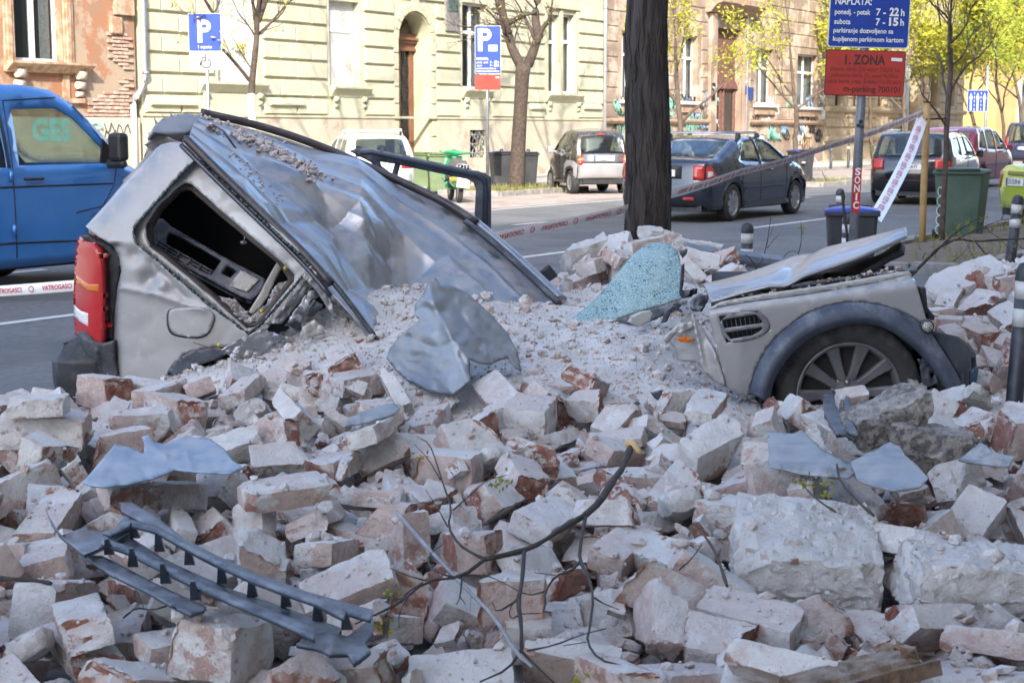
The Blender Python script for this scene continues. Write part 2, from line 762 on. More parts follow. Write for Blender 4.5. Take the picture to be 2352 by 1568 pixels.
def sill(parent, a, b, z0, z1, out, m, name='window_sill'):
    mb = MB()
    mb.prism([(0, z1), (out, z1), (out, z1 - .05), (out * .75, z1 - .09), (out * .35, z0 + .02), (out * .35, z0), (0, z0)], ST(a, TF, 0), -PV, Vector((0, 0, 1)), U, b - a)
    return mb.build(name, m, parent)


def blocks(parent, rows, m, proud, gap=.022, name='ashlar_block'):
    """each squared block of the rusticated front is a piece of its own; alike sizes share a mesh"""
    for (a, b, c, d) in rows:
        w, h = round((b - a - gap) / .05) * .05, d - c - gap * 1.6
        if w < .08 or h < .05:
            continue
        k = (round(w, 2), round(h, 3), proud, m.name)
        if k not in UC:
            q = MB()
            e = min(.022, h * .2)
            vs = [(0, 0, 0), (w, 0, 0), (w, 0, h), (0, 0, h), (e, -proud, e), (w - e, -proud, e), (w - e, -proud, h - e), (e, -proud, h - e)]
            q.add(vs, [(4, 5, 6, 7), (0, 1, 5, 4), (1, 2, 6, 5), (2, 3, 7, 6), (3, 0, 4, 7)])
            me = q.mesh(name)
            me.materials.append(m)
            UC[k] = me
        o = bpy.data.objects.new(name, UC[k])
        COL.objects.link(o)
        o.parent = parent
        o.matrix_world = Matrix.Translation(fvec((a + b) / 2 - w / 2, c + gap * .6, .002)) @ Matrix.Rotation(HEAD_U, 4, 'Z')


def courses(s0, s1, z0, z1, h, ops, wid, seed, pad=.0):
    rr = random.Random(seed)
    out = []
    k = 0
    z = z0
    while z + h * .6 < z1:
        zt = z + h
        cuts = []
        for op in ops:
            if op[2] - pad < zt - .04 and op[3] + pad > z + .04:
                cuts.append((op[0] - pad, op[1] + pad))
        cuts.sort()
        segs = []
        x = s0
        for a, b in cuts:
            if a > x:
                segs.append((x, min(a, s1)))
            x = max(x, b)
        if x < s1:
            segs.append((x, s1))
        for a, b in segs:
            if b - a < .12:
                continue
            n = max(1, round((b - a) / wid + (.35 if k % 2 else -.15)))
            xs = [a + (b - a) * i / n for i in range(n + 1)]
            if n > 1 and k % 2:
                xs = [a] + [a + (b - a) * (i + .5) / n for i in range(n)] + [b]
            for i in range(len(xs) - 1):
                out.append((xs[i], xs[i + 1], z, zt))
        z = zt
        k += 1
    return out


def fs(px, py=150):
    return FPX(px, py)[0]


def fz(px, py):
    return FPX(px, py)[1]


def op_px(x0, x1, y0, y1):
    xm = (x0 + x1) / 2
    return (fs(x0), fs(x1), fz(xm, y1), fz(xm, y0))


HT = 15.0
# ---- pale yellow rusticated house
pale = M('pale_yellow_plaster', (.455, .445, .325), (.50, .485, .36), rough=.9, scale=2, bump=.12, bscale=50, c3=(.37, .36, .25), s3=1.2, lo3=.55, hi3=.75)
pale_trim = M('pale_yellow_trim', (.46, .45, .32), (.41, .40, .28), rough=.85, scale=3, bump=.08, bscale=40)
plinth_m = M('stained_plinth', (.42, .38, .295), (.47, .435, .34), rough=.92, scale=1.2, bump=.2, bscale=30, c3=(.34, .265, .21), s3=1.5, lo3=.52, hi3=.68)
sA, sB = fs(323), fs(1385)
house = empty('rusticated_house')
w1 = op_px(500, 592, -140, 190)
w2 = op_px(757, 826, -140, 200)
door = (fs(914), fs(988), .14, fz(950, 28))
w3 = op_px(1062, 1120, 8, 205)
w4a = op_px(1256, 1284, 34, 216)
w4b = op_px(1291, 1319, 34, 216)
cell = op_px(1075, 1110, 299, 362)
ZB = 1.92
ops = [w1, w2, door, w3, w4a, w4b, cell]
up = []
for q in (w1, w2, w3, (w4a[0], w4b[1], 0, 0)):
    up.append((q[0], q[1], 7.2, 9.4))
    up.append((q[0], q[1], 11.0, 13.2))
w1, w2 = (w1[0], w1[1], w1[2], 6.2), (w2[0], w2[1], w2[2], fz(790, 3))
ops[0], ops[1] = w1, w2
wall_open('wall', sA, sB, .14, HT, ops + up, pale, house)
mbp = MB()
for a, b in ((sA + .05, door[0] - .25), (door[1] + .25, cell[0] - .02), (cell[1] + .02, sB - .05)):
    fbox(mbp, a, b, .14, ZB - .06, .002, .07)
fbox(mbp, cell[0] - .02, cell[1] + .02, .14, cell[2], .002, .07)
fbox(mbp, cell[0] - .02, cell[1] + .02, cell[3], ZB - .06, .002, .07)
mbp.build('plinth', plinth_m, house)
h = (fz(751, 19) - fz(751, 266)) / 6
blocks(house, courses(sA + .05, sB - .05, ZB, ZB + h * 8.2, h, [(o_[0] - .16, o_[1] + .16, o_[2] - .45, o_[3] + .1) for o_ in (w1, w2, w3)] + [(w4a[0] - .2, w4b[1] + .2, w4a[2] - .45, w4a[3] + .25), (door[0] - .22, door[1] + .22, 0, door[3] + .15)], 1.35, 5), pale, .075, gap=.034)
for q, kind in ((w1, 'shutter'), (w2, 'shutter'), (w3, 'casement'), (w4a, 'plain'), (w4b, 'plain')):
    window(house, *q, kind=kind, mull=0 if kind in ('shutter', 'plain') else 1)
for q in up:
    window(house, *q, kind='casement')
for a, b, c, d, u in ((453, 603, 190, 213, 0), (755, 841, 200, 223, 0), (1058, 1122, 206, 226, 0), (1251, 1331, 217, 235, 0)):
    zz = fz((a + b) / 2, c), fz((a + b) / 2, d)
    sill(house, fs(a), fs(b), zz[1], zz[0], .24, pale_trim)
    mb = MB()
    fbox(mb, fs(a) + .15, fs(b) - .15, zz[1] - .55, zz[1] - .01, .004, .06)
    mb.build('apron_panel', pale, house)
    for e in (fs(a) + .13, fs(b) - .27):
        q = MB()
        q.tube([fvec(e, zz[1] - .06, .1), fvec(e + .14, zz[1] - .06, .1)], .07, 10)
        q.tube([fvec(e, zz[1] - .24, .085), fvec(e + .14, zz[1] - .24, .085)], .045, 10)
        q.build('scroll_bracket', pale_trim, house)
# window surrounds of the double window
mb = MB()
fbox(mb, w4a[0] - .18, w4a[0] - .02, w4a[2], w4a[3] + .2, .004, .07)
fbox(mb, w4b[1] + .02, w4b[1] + .18, w4a[2], w4a[3] + .2, .004, .07)
fbox(mb, w4a[0] - .22, w4b[1] + .22, w4a[3] + .21, w4a[3] + .36, .004, .11)
fbox(mb, w4a[1] + .02, w4b[0] - .02, w4a[2], w4a[3] + .2, .004, .05)
mb.build('window_surround', pale_trim, house)
# string course of short mouldings between windows
for a, b in ((336, 440), (612, 690), (1213, 1248), (1336, 1375)):
    z = fz((a + b) / 2, 243 if a < 1000 else 252)
    mb = MB()
    mb.prism([(.05, 0), (.16, .02), (.16, .07), (.12, .16), (.05, .2)], ST(fs(a), TF, z), -PV, Vector((0, 0, 1)), U, fs(b) - fs(a))
    mb.build('string_course', pale_trim, house)
mb = MB()
fbox(mb, sA, sB, ZB - .06, ZB + .0, .002, .10)
mb.build('plinth_moulding', pale_trim, house)
# cornice between the storeys
mb = MB()
mb.prism([(0, 0), (.12, .02), (.2, .16), (.3, .2), (.3, .3), (0, .36)], ST(sA, TF, 6.35), -PV, Vector((0, 0, 1)), U, sB - sA)
mb.build('cornice', pale_trim, house)
mb = MB()
mb.prism([(0, 0), (.2, .05), (.55, .4), (.7, .5), (.7, .7), (0, .8)], ST(sA, TF, HT - .7), -PV, Vector((0, 0, 1)), U, sB - sA)
mb.build('eaves_cornice', pale_trim, house)
# arched doorway
da, db = door[0], door[1]
dm, dr = (da + db) / 2, (db - da) / 2
zsp = door[3] - dr
mb = MB()
N = 16
for sgn in (-1, 1):          # spandrels that turn the square opening into an arch
    cor = (dm + sgn * dr, door[3])
    arc = [(dm + sgn * dr * math.cos(math.pi / 2 * i / N), zsp + dr * math.sin(math.pi / 2 * i / N)) for i in range(N + 1)]
    for i in range(N):
        mb.add([fvec(*cor, .001), fvec(*arc[i], .001), fvec(*arc[i + 1], .001)], [(0, 1, 2)])
        mb.add([fvec(*arc[i], .001), fvec(*arc[i + 1], .001), fvec(*arc[i + 1], -.75), fvec(*arc[i], -.75)], [(0, 1, 2, 3)])
for e in (da + .002, db - .002):
    mb.add([fvec(e, .14, .001), fvec(e, zsp, .001), fvec(e, zsp, -.75), fvec(e, .14, -.75)], [(0, 1, 2, 3)])
mb.build('arch_reveal', M('reveal_plaster', (.50, .48, .33), (.44, .43, .30), rough=.9, scale=2), house, norm=False)
# archivolt voussoirs with a keystone
for i in range(11):
    a0, a1 = math.pi * i / 11 + .012, math.pi * (i + 1) / 11 - .012
    mb = MB()
    r1 = dr + (.34 if i == 5 else .22)
    poly = [(dr + .03, a0), (r1, a0), (r1, a1), (dr + .03, a1)]
    mb.prism([(dm + r * math.cos(a), zsp + r * math.sin(a)) for r, a in poly], ST(0, TF, 0), U, Vector((0, 0, 1)), -PV, .09 if i == 5 else .065)
    mb.build('voussoir', pale_trim, house)
for e0, e1 in ((da - .24, da - .03), (db + .03, db + .24)):
    z = .9
    while z < zsp - .1:
        mb = MB()
        fbox(mb, e0, e1, z, z + h - .03, .003, .06)
        mb.build('jamb_block', pale_trim, house, bevel=.012)
        z += h
for e0, e1 in ((da - .26, da - .02), (db + .02, db + .26)):
    mb = MB()
    fbox(mb, e0, e1, .14, .88, .003, .14)
    mb.build('jamb_base', M('rough_render', (.42, .33, .27), (.5, .41, .34), rough=1, scale=7, bump=.5, bscale=30), house)
wood = M('door_wood', (.17, .075, .045), (.22, .10, .06), rough=.55, scale=9, bump=.1, bscale=30)
lat = M('wrought_iron', (.03, .03, .032), rough=.6, metal=.4)
dd = -.58
mb = MB()
fbox(mb, da, db, .14, .30, dd - .08, dd)
fbox(mb, da, da + .22, .30, zsp, dd - .08, dd)
fbox(mb, db - .22, db, .30, zsp, dd - .08, dd)
fbox(mb, dm - .09, dm + .09, .30, zsp, dd - .08, dd + .03)
leaf = mb.build('door', wood, house, bevel=.01)
for e0, e1 in ((da + .22, dm - .09), (dm + .09, db - .22)):
    q = MB()
    fbox(q, e0, e1, .30, 1.05, dd - .07, dd - .02)
    fbox(q, e0 + .06, e1 - .06, .42, .95, dd - .02, dd + .015)
    q.build('door_panel', wood, leaf, bevel=.01)
    q = MB()
    for k in range(5):
        x = e0 + (e1 - e0) * (k + .5) / 5
        q.tube([fvec(x + .03 * math.sin(j * 2.1 + k), 1.05 + (zsp - 1.25) * j / 14, dd - .02) for j in range(15)], .012, 5)
    for j in range(9):
        z = 1.12 + j * (zsp - 1.4) / 9
        q.tube([fvec((e0 + e1) / 2 + .5 * (e1 - e0) * math.cos(a) * .8, z + .1 * math.sin(a), dd - .02) for a in [2 * math.pi * i / 10 for i in range(11)]], .01, 4)
    q.build('door_lattice', lat, leaf)
    q = MB()
    q.add([fvec(e0, 1.05, dd - .06), fvec(e1, 1.05, dd - .06), fvec(e1, zsp, dd - .06), fvec(e0, zsp, dd - .06)], [(0, 1, 2, 3)])
    q.build('door_glass', M('dark_glass', (.035, .035, .035), rough=.15), leaf)
q = MB()
for k, (z0, z1, o_) in enumerate(((zsp - .28, zsp - .2, .10), (zsp - .2, zsp - .06, .06), (zsp - .06, zsp + .02, .14), (zsp + .02, zsp + .09, .2), (zsp + .09, zsp + .2, .1))):
    fbox(q, da + .02, db - .02, z0, z1, dd - .08, dd + o_)
q.build('transom', wood, leaf, bevel=.008)
q = MB()
arc = [(dm + dr * math.cos(math.pi * i / 24), zsp + .2 + (dr - .2) * math.sin(math.pi * i / 24)) for i in range(25)]
q.add([fvec(*p, dd - .05) for p in arc], [tuple(range(25))])
q.build('fanlight', M('dusty_fanlight', (.20, .18, .12), (.14, .12, .09), rough=.4), leaf)
q = MB()
for e in (.25, .5, .75):
    q.tube([fvec(dm, zsp + .2, dd - .03), fvec(dm + dr * math.cos(math.pi * e), zsp + .2 + (dr - .25) * math.sin(math.pi * e), dd - .03)], .022, 6)
q.build('fanlight_bar', wood, leaf)
# number plate, notice box, cellar window grille
hn = MB()
a_ = op_px(1000, 1010, 97, 111)
fbox(hn, a_[0], a_[1], a_[2], a_[3], .056, .07)
hn = hn.build('number_plate', M('enamel_blue', (.015, .04, .2), rough=.3), house)
q = MB()
text_on(q, '8', fvec((a_[0] + a_[1]) / 2, a_[2] + .04, .074), U, (0, 0, 1), (a_[3] - a_[2]) * 1.05, align='c', bold=.02)
q.build('numeral', white_paint, hn)
a_ = op_px(1017, 1047, -30, 72)
q = MB()
fbox(q, a_[0], a_[1], a_[2], a_[3], .057, .14)
nb = q.build('notice_case', M('weathered_box', (.16, .15, .15), (.24, .22, .21), rough=.7, scale=12), house)
q = MB()
fbox(q, a_[0] + .1, a_[1] - .1, a_[2] + .55, a_[3] - .05, .14, .155)
q.build('notice_glass', M('green_dim_glass', (.05, .08, .07), (.12, .15, .13), rough=.1, scale=8), nb)
q = MB()
for k in range(6):
    x = cell[0] + (cell[1] - cell[0]) * (k + .5) / 6
    q.tube([fvec(x + .05 * math.sin(j * 1.7 + k * 2), cell[2] + (cell[3] - cell[2]) * j / 10, .02) for j in range(11)], .02, 6)
for k in range(3):
    z = cell[2] + (cell[3] - cell[2]) * (k + .5) / 3
    q.tube([fvec(cell[0], z, .02), fvec(cell[1], z, .02)], .016, 6)
q.build('cellar_grille', M('pale_iron', (.33, .33, .33), (.15, .15, .15), rough=.6, scale=30), house)
q = MB()
fbox(q, cell[0] - .05, cell[1] + .05, cell[2] - .05, cell[3] + .05, -.34, -.3)
q.build('cellar_dark', M('cellar_black', (.012, .012, .012), rough=.9), house)


def downpipe(parent, s, z0, elbow=None):
    q = MB()
    top = HT - .3
    if elbow:
        q.tube([fvec(s, top, .14), fvec(s, elbow + .2, .14), fvec(s - .05, elbow, .12), fvec(s - .32, elbow - .28, .1), fvec(s - .38, elbow - .45, .1), fvec(s - .38, z0, .1)], .065, 10)
    else:
        q.tube([fvec(s, top, .14), fvec(s, z0, .14)], .065, 10)
    p_ = q.build('downpipe', M('zinc_pipe', (.42, .44, .47), (.5, .52, .55), rough=.55, metal=.4, scale=9), parent)
    for z in ([z0 + 1.1, z0 + 3.2, z0 + 5.3] if not elbow else [elbow + .25, elbow + 1.9, elbow + 3.6]):
        r_ = MB()
        r_.tube([fvec(s, z, .14), fvec(s, z + .06, .14)], .078, 10)
        r_.build('pipe_collar', steel, p_)


downpipe(house, sA + .02, .2, elbow=fz(322, 196))
downpipe(house, sB - .1, .3)
rebase(house, ST((sA + sB) / 2, TF, 0))
tag(house, 'pale yellow rusticated house front with arched wooden doorway and iron lattice', 'house')

# ---- terracotta house with peeling plaster and bare bricks
s0, s1 = fs(-420), sA - .16
terra = M('peeling_terracotta', (.32, .15, .082), (.27, .165, .11), rough=.92, scale=2.2, bump=.3, bscale=30, c3=(.34, .265, .19), s3=1.3, lo3=.46, hi3=.54)
terra_trim = M('brown_moulding', (.32, .19, .11), (.44, .33, .24), rough=.9, scale=6, bump=.3, bscale=40)
brick_wall_m = M('wall_brick', (.38, .235, .18), (.46, .345, .28), rough=.95, scale=9, bump=.4, bscale=60, c3=(.56, .46, .38), s3=5, lo3=.55, hi3=.7)
th = empty('terracotta_house')
tw = op_px(34, 145, -160, 143)
zpl = fz(250, 270)
ops = [tw, (tw[0] - 4.2, tw[1] - 4.2, tw[2], tw[3])]
upo = [(q[0], q[1], z, z + 2.2) for q in ops for z in (7.4, 11.0)]
wall_open('wall', s0, s1, .14, HT + 1, ops + upo, terra, th)
for q in ops + upo:
    window(th, *q, kind='casement')
q = MB()
fbox(q, s0, s1, .14, zpl, .003, .09)
q.build('plinth', M('pale_old_render', (.45, .42, .33), (.50, .48, .39), rough=.95, scale=1.5, bump=.2, bscale=20, c3=(.42, .36, .28), s3=2, lo3=.55, hi3=.72), th)
zz = fz(100, 143), fz(100, 168)
sill(th, fs(8), fs(200), zz[1], zz[0], .3, terra_trim)
for e in (27, 168):
    q = MB()
    a = fs(e)
    q.tube([fvec(a, zz[1] - .02, .14), fvec(a + .2, zz[1] - .02, .14)], .1, 10)
    q.tube([fvec(a, zz[1] - .24, .1), fvec(a + .2, zz[1] - .24, .1)], .085, 10)
    q.tube([fvec(a + .02, zz[1] - .43, .07), fvec(a + .18, zz[1] - .43, .07)], .06, 10)
    q.build('corbel', M('corbel_stone', (.52, .45, .38), (.4, .32, .25), rough=1, scale=14, bump=.6, bscale=60), th)
q = MB()
fbox(q, fs(14), fs(186), zz[1] - .62, zz[1] - .52, .004, .1)
fbox(q, fs(48), fs(62), zz[1] - .52, zz[1] - .02, .004, .05)
fbox(q, fs(140), fs(155), zz[1] - .52, zz[1] - .02, .004, .05)
q.build('apron_moulding', terra_trim, th)
for e0, e1 in ((10, 32), (147, 167)):
    q = MB()
    fbox(q, fs(e0), fs(e1), tw[2], tw[3] + .2, .004, .06)
    fbox(q, fs(e0) + .05, fs(e1) - .09, tw[2], tw[3] + .2, .06, .1)
    q.build('window_surround', terra_trim, th)
# bare bricks where the plaster has come off
ubr = []
for k in range(5):
    q = MB()
    rr = random.Random(k)
    j = lambda: rr.uniform(-.008, .008)
    vs = [(-.14 + j(), 0, -.031 + j()), (.14 + j(), 0, -.031 + j()), (.14 + j(), 0, .031 + j()), (-.14 + j(), 0, .031 + j())]
    vs += [(x * .96 + j(), -.035 + j(), z * .9) for x, y, z in vs]
    q.add(vs, [(4, 5, 6, 7), (0, 1, 5, 4), (1, 2, 6, 5), (2, 3, 7, 6), (3, 0, 4, 7)])
    me = q.mesh('brick')
    me.materials.append(brick_wall_m)
    ubr.append(me)


def bare_bricks(a, b, z0, z1, ragged, o=.004):
    z = z0
    k = 0
    while z < z1:
        x = a + (.15 if k % 2 else 0)
        while x < b:
            e = (x - a) / (b - a)
            g = (z - z0) / (z1 - z0)
            if x + .14 < s1 and mnoise.noise(Vector((x * 1.1, z * 1.4, 3))) > ragged(e, g):
                ob = bpy.data.objects.new('brick', random.choice(ubr))
                COL.objects.link(ob)
                ob.parent = th
                ob.matrix_world = Matrix.Translation(fvec(x, z, o + random.uniform(0, .012))) @ Matrix.Rotation(HEAD_U, 4, 'Z')
            x += .305
        z += .082
        k += 1


bare_bricks(fs(172), s1, zpl + .05, fz(240, 165), lambda e, g: -.35 + max(0, .75 * (g - e * .95)) * 1.6)
bare_bricks(fs(258), s1, fz(280, 165), fz(280, 72), lambda e, g: -.30)
bare_bricks(fs(272), s1, fz(280, 72), fz(280, 4), lambda e, g: .05)
for y0, y1, x0, x1 in ((0, 36, 263, 306), (41, 79, 252, 277), (-60, -5, 252, 306)):
    zq = fz(280, y1), fz(280, y0)
    q = MB()
    fbox(q, fs(x0), min(fs(x1), s1), zq[0], zq[1], .003, .11)
    q.build('quoin', terra_trim, th, bevel=.015)
# spray paint on the plinth
q = MB()
gp_ = M('spray_cyan', (.25, .62, .62), (.35, .66, .62), rough=.8)
a = fs(60)
text_on(q, 'GES', fvec(a, fz(100, 322), .095), U, (0, 0, 1), .62, bold=.05)
q.tube([fvec(a + 1.75 + .2 * math.cos(t_), fz(120, 316) + .12 + .2 * math.sin(t_), .095) for t_ in [.3 + i * .35 for i in range(14)]], .04, 5)
q.build('graffiti', gp_, th)
q = MB()
for k, (px, py, w_) in enumerate(((192, 312, .9), (215, 330, 1.1), (228, 296, .8))):
    b0 = fs(px)
    z = fz(px, py)
    q.tube([fvec(b0 + .07 * i, z + .16 * math.sin(i * 1.9 + k) * w_, .095) for i in range(12)], .014, 4)
q.build('graffiti', M('spray_black', (.03, .03, .03), rough=.7), th)
rebase(th, ST((s0 + s1) / 2, TF, 0))
tag(th, 'terracotta house with peeling plaster, bare brick corner and corbelled window sill', 'house')

# ---- grimy brown house
s0, s1 = sB + .02, fs(1895)
brown = M('grimy_brown_plaster', (.225, .165, .125), (.31, .235, .18), rough=.92, scale=1.1, bump=.25, bscale=30, c3=(.45, .37, .285), s3=.8, lo3=.48, hi3=.60)
brown_trim = M('brown_stone_trim', (.27, .18, .12), (.36, .26, .19), rough=.9, scale=5, bump=.25, bscale=40)
bh = empty('brown_house')
wa, wb, wc, wd = op_px(1428, 1452, 70, 230), op_px(1567, 1602, 82, 233), op_px(1738, 1776, 113, 240), op_px(1832, 1878, 126, 246)
bd = (fs(1640), fs(1704), .14, fz(1670, 66))
cb = [op_px(1736, 1763, 316, 356), op_px(1846, 1870, 316, 345)]
zst = fz(1650, 281)
upo = [(q[0], q[1], z, z + 2.3) for q in (wa, wb, wc, wd) for z in (8.2, 12.0)]
wall_open('wall', s0, s1, .14, HT + 1.5, [wa, wb, wc, wd, bd] + cb + upo, brown, bh, depth=.35)
for q in (wa, wb, wc, wd):
    window(bh, *q, kind='plain', mull=1, rec=.22)
for q in upo:
    window(bh, *q, kind='plain', mull=1, rec=.22)
for q in (wa, wb, wc, wd):
    m_ = MB()
    fbox(m_, q[0] - .25, q[1] + .25, q[2] - .12, q[2] - .01, .002, .2)
    m_.build('window_sill', white_paint, bh)
    m_ = MB()
    fbox(m_, q[0] - .1, q[1] + .1, q[2] - .42, q[2] - .13, .002, .1)
    m_.build('sill_block', brown_trim, bh)
hc = .52
cs = courses(s0 + .1, s1 - .1, zst + .1, 7.6, hc, [(q[0] - .3, q[1] + .3, q[2] - .45, q[3] + .3) for q in (wa, wb, wc, wd)] + [(bd[0] - .6, bd[1] + .6, 0, bd[3] + 1.2)], 1.5, 9)
blocks(bh, cs, brown, .03, gap=.03, name='plaster_block')
q = MB()
q.prism([(0, 0), (.1, .02), (.16, .1), (.16, .16), (0, .22)], ST(s0, TF, zst - .1), -PV, Vector((0, 0, 1)), U, bd[0] - .5 - s0)
q.prism([(0, 0), (.1, .02), (.16, .1), (.16, .16), (0, .22)], ST(bd[1] + .5, TF, zst - .1), -PV, Vector((0, 0, 1)), U, s1 - bd[1] - .5)
q.build('string_course', brown_trim, bh)
q = MB()
q.prism([(0, 0), (.15, .05), (.4, .4), (.55, .5), (.55, .75), (.1, .95), (0, .95)], ST(s0, TF, 7.7), -PV, Vector((0, 0, 1)), U, s1 - s0)
q.build('cornice', brown_trim, bh)
q = MB()
q.prism([(0, 0), (.2, .05), (.65, .5), (.65, .8), (0, .95)], ST(s0, TF, HT + .8), -PV, Vector((0, 0, 1)), U, s1 - s0)
q.build('eaves_cornice', brown_trim, bh)
# doorway: dark timber with twin pediments, a bracketed canopy over it
dw = M('old_door_timber', (.13, .06, .045), (.18, .09, .07), rough=.7, scale=7, bump=.2, bscale=40)
q = MB()
fbox(q, bd[0] - .02, bd[1] + .02, .14, bd[3], -.4, -.3)
dl = q.build('door', dw, bh)
for k in range(2):
    e0 = bd[0] + .08 + k * (bd[1] - bd[0]) * .5
    e1 = e0 + (bd[1] - bd[0]) * .5 - .16
    q = MB()
    fbox(q, e0, e1, .35, 1.2, -.3, -.24)
    fbox(q, e0, e0 + .12, 1.3, 3.1, -.3, -.22)
    fbox(q, e1 - .12, e1, 1.3, 3.1, -.3, -.22)
    q.prism([(e0 - .05, 3.15), (e1 + .05, 3.15), (e1 + .05, 3.25), ((e0 + e1) / 2, 3.75), (e0 - .05, 3.25)], ST(0, TF + .3, 0), U, Vector((0, 0, 1)), -PV, .16)
    q.build('door_leaf', dw, dl, bevel=.01)
    q = MB()
    fbox(q, e0 + .14, e1 - .14, 1.35, 3.0, -.3, -.29)
    q.build('door_glass', MATS['dark_glass'], dl)
for e0, e1 in ((bd[0] - .55, bd[0] - .01), (bd[1] + .01, bd[1] + .55)):
    q = MB()
    fbox(q, e0, e1, .14, bd[3] + .5, .003, .16)
    q.build('door_pilaster', brown, bh, bevel=.02)
q = MB()
q.prism([(0, 0), (.25, .03), (.5, .3), (.75, .38), (.75, .6), (0, .7)], ST(bd[0] - .9, TF, bd[3] + .5), -PV, Vector((0, 0, 1)), U, bd[1] - bd[0] + 1.8)
q.build('door_canopy', brown_trim, bh)
for c_ in cb:
    q = MB()
    for k in range(6):
        x = c_[0] + (c_[1] - c_[0]) * (k + .5) / 6
        q.tube([fvec(x, c_[2], -.05), fvec(x, c_[3], -.05)], .022, 6)
    q.build('cellar_grille', terra_trim, bh)
    q = MB()
    fbox(q, c_[0] - .05, c_[1] + .05, c_[2] - .05, c_[3] + .05, -.38, -.36)
    q.build('cellar_dark', MATS['cellar_black'], bh)
a_ = op_px(1662 - 2, 1673, 193, 232)
q = MB()
fbox(q, fs(1626), fs(1634), a_[2], a_[3], .163, .19)
sg = q.build('letter_sign', M('sign_black', (.012, .012, .012), rough=.4), bh)
q = MB()
text_on(q, 'D', fvec((fs(1626) + fs(1634)) / 2, a_[3] - .42, .195), U, (0, 0, 1), .4, align='c', bold=.02)
q.build('letter', white_paint, sg)
for px, py, w_, hh, m_ in ((1704, 210, .3, .35, 'enamel_blue'), (1712, 222, .45, .5, 'enamel_blue')):
    q = MB()
    fbox(q, fs(px), fs(px) + w_, fz(px, py + 8), fz(px, py + 8) + hh, .165, .18)
    q.build('wall_plate', MATS[m_], bh)
# scrawls of spray paint
for k in range(72):
    px = random.uniform(1395, 1885)
    if 1636 < px < 1708:
        continue
    py = random.uniform(225, 325)
    q = MB()
    w_ = random.uniform(.6, 1.7)
    b0, z = fs(px), fz(px, py)
    q.tube([fvec(b0 + .055 * i + .1 * math.sin(i * 2.3 + k), z + .22 * w_ * math.sin(i * 1.3 + k * 1.7), .036) for i in range(14)], random.choice((.02, .035, .05)), 4)
    q.build('graffiti', random.choice((MATS['spray_black'], M('spray_white', (.6, .6, .58), rough=.8), M('spray_green', (.16, .36, .29), rough=.8), M('spray_blue', (.25, .35, .5), rough=.8), MATS['spray_black'])), bh)
downpipe(bh, fs(1708), .2)
rebase(bh, ST((s0 + s1) / 2, TF, 0))
tag(bh, 'grimy brown plastered house with bracketed door canopy and sprayed graffiti', 'house')

# ---- buff stone house
s0, s1 = fs(1897), fs(2216)
stone = M('buff_stone', (.38, .30, .20), (.44, .365, .26), rough=.95, scale=1.5, bump=.3, bscale=20, c3=(.36, .27, .18), s3=2.5, lo3=.55, hi3=.7)
sh = empty('buff_stone_house')
spx = ((1920, 1942), (1962, 1984), (2018, 2040), (2140, 2156), (2180, 2196))
wops = [op_px(a, b, 110, 245) for a, b in spx]
ad = (fs(2086), fs(2114), .14, fz(2100, 152))
upo = [(q[0], q[1], z, z + 2.4) for q in wops for z in (7.9, 12.0)]
wall_open('wall', s0, s1, .14, HT + 1, wops + [ad] + upo, stone, sh, depth=.5)
for q in wops + upo:
    window(sh, *q, kind='plain', mull=0, rec=.35, frame=dw)
blocks(sh, courses(s0 + .1, s1 - .1, 1.2, 6.6, .45, [(q[0] - .2, q[1] + .2, q[2] - .3, q[3] + .2) for q in wops] + [(ad[0] - .5, ad[1] + .5, 0, ad[3] + .5)], 1.35, 4), stone, .06, gap=.04)
q = MB()
for z, o_ in ((1.02, .2), (fz(1950, 248) - .2, .24), (6.7, .5)):
    q.prism([(0, 0), (o_ * .7, .02), (o_, .12), (o_, .2), (0, .28)], ST(s0, TF, z), -PV, Vector((0, 0, 1)), U, ad[0] - .5 - s0)
    q.prism([(0, 0), (o_ * .7, .02), (o_, .12), (o_, .2), (0, .28)], ST(ad[1] + .5, TF, z), -PV, Vector((0, 0, 1)), U, s1 - ad[1] - .5)
q.build('string_course', stone, sh)
adm, adr = (ad[0] + ad[1]) / 2, (ad[1] - ad[0]) / 2
zs2 = ad[3] - adr
for i in range(9):
    a0, a1 = math.pi * i / 9 + .015, math.pi * (i + 1) / 9 - .015
    q = MB()
    q.prism([(adm + r * math.cos(a), zs2 + r * math.sin(a)) for r, a in ((adr, a0), (adr + .45, a0), (adr + .45, a1), (adr, a1))], ST(0, TF, 0), U, Vector((0, 0, 1)), -PV, .1)
    q.build('voussoir', stone, sh)
q = MB()
for sgn in (-1, 1):
    arc = [(adm + sgn * adr * math.cos(math.pi / 2 * i / 12), zs2 + adr * math.sin(math.pi / 2 * i / 12)) for i in range(13)]
    for i in range(12):
        q.add([fvec(adm + sgn * adr, ad[3], .001), fvec(*arc[i], .001), fvec(*arc[i + 1], .001)], [(0, 1, 2)])
        q.add([fvec(*arc[i], .001), fvec(*arc[i + 1], .001), fvec(*arc[i + 1], -.9), fvec(*arc[i], -.9)], [(0, 1, 2, 3)])
q.build('arch_reveal', stone, sh, norm=False)
q = MB()
fbox(q, ad[0], ad[1], .14, ad[3], -.9, -.8)
q.build('door', dw, sh)
q = MB()
fbox(q, fs(2072), fs(2084), .5, fz(2078, 140), .1, .16)
q.build('banner', M('pale_banner', (.55, .55, .5), (.35, .42, .48), rough=.7, scale=2), sh)
rebase(sh, ST((s0 + s1) / 2, TF, 0))
tag(sh, 'buff stone house with squared block front and arched entrance', 'house')

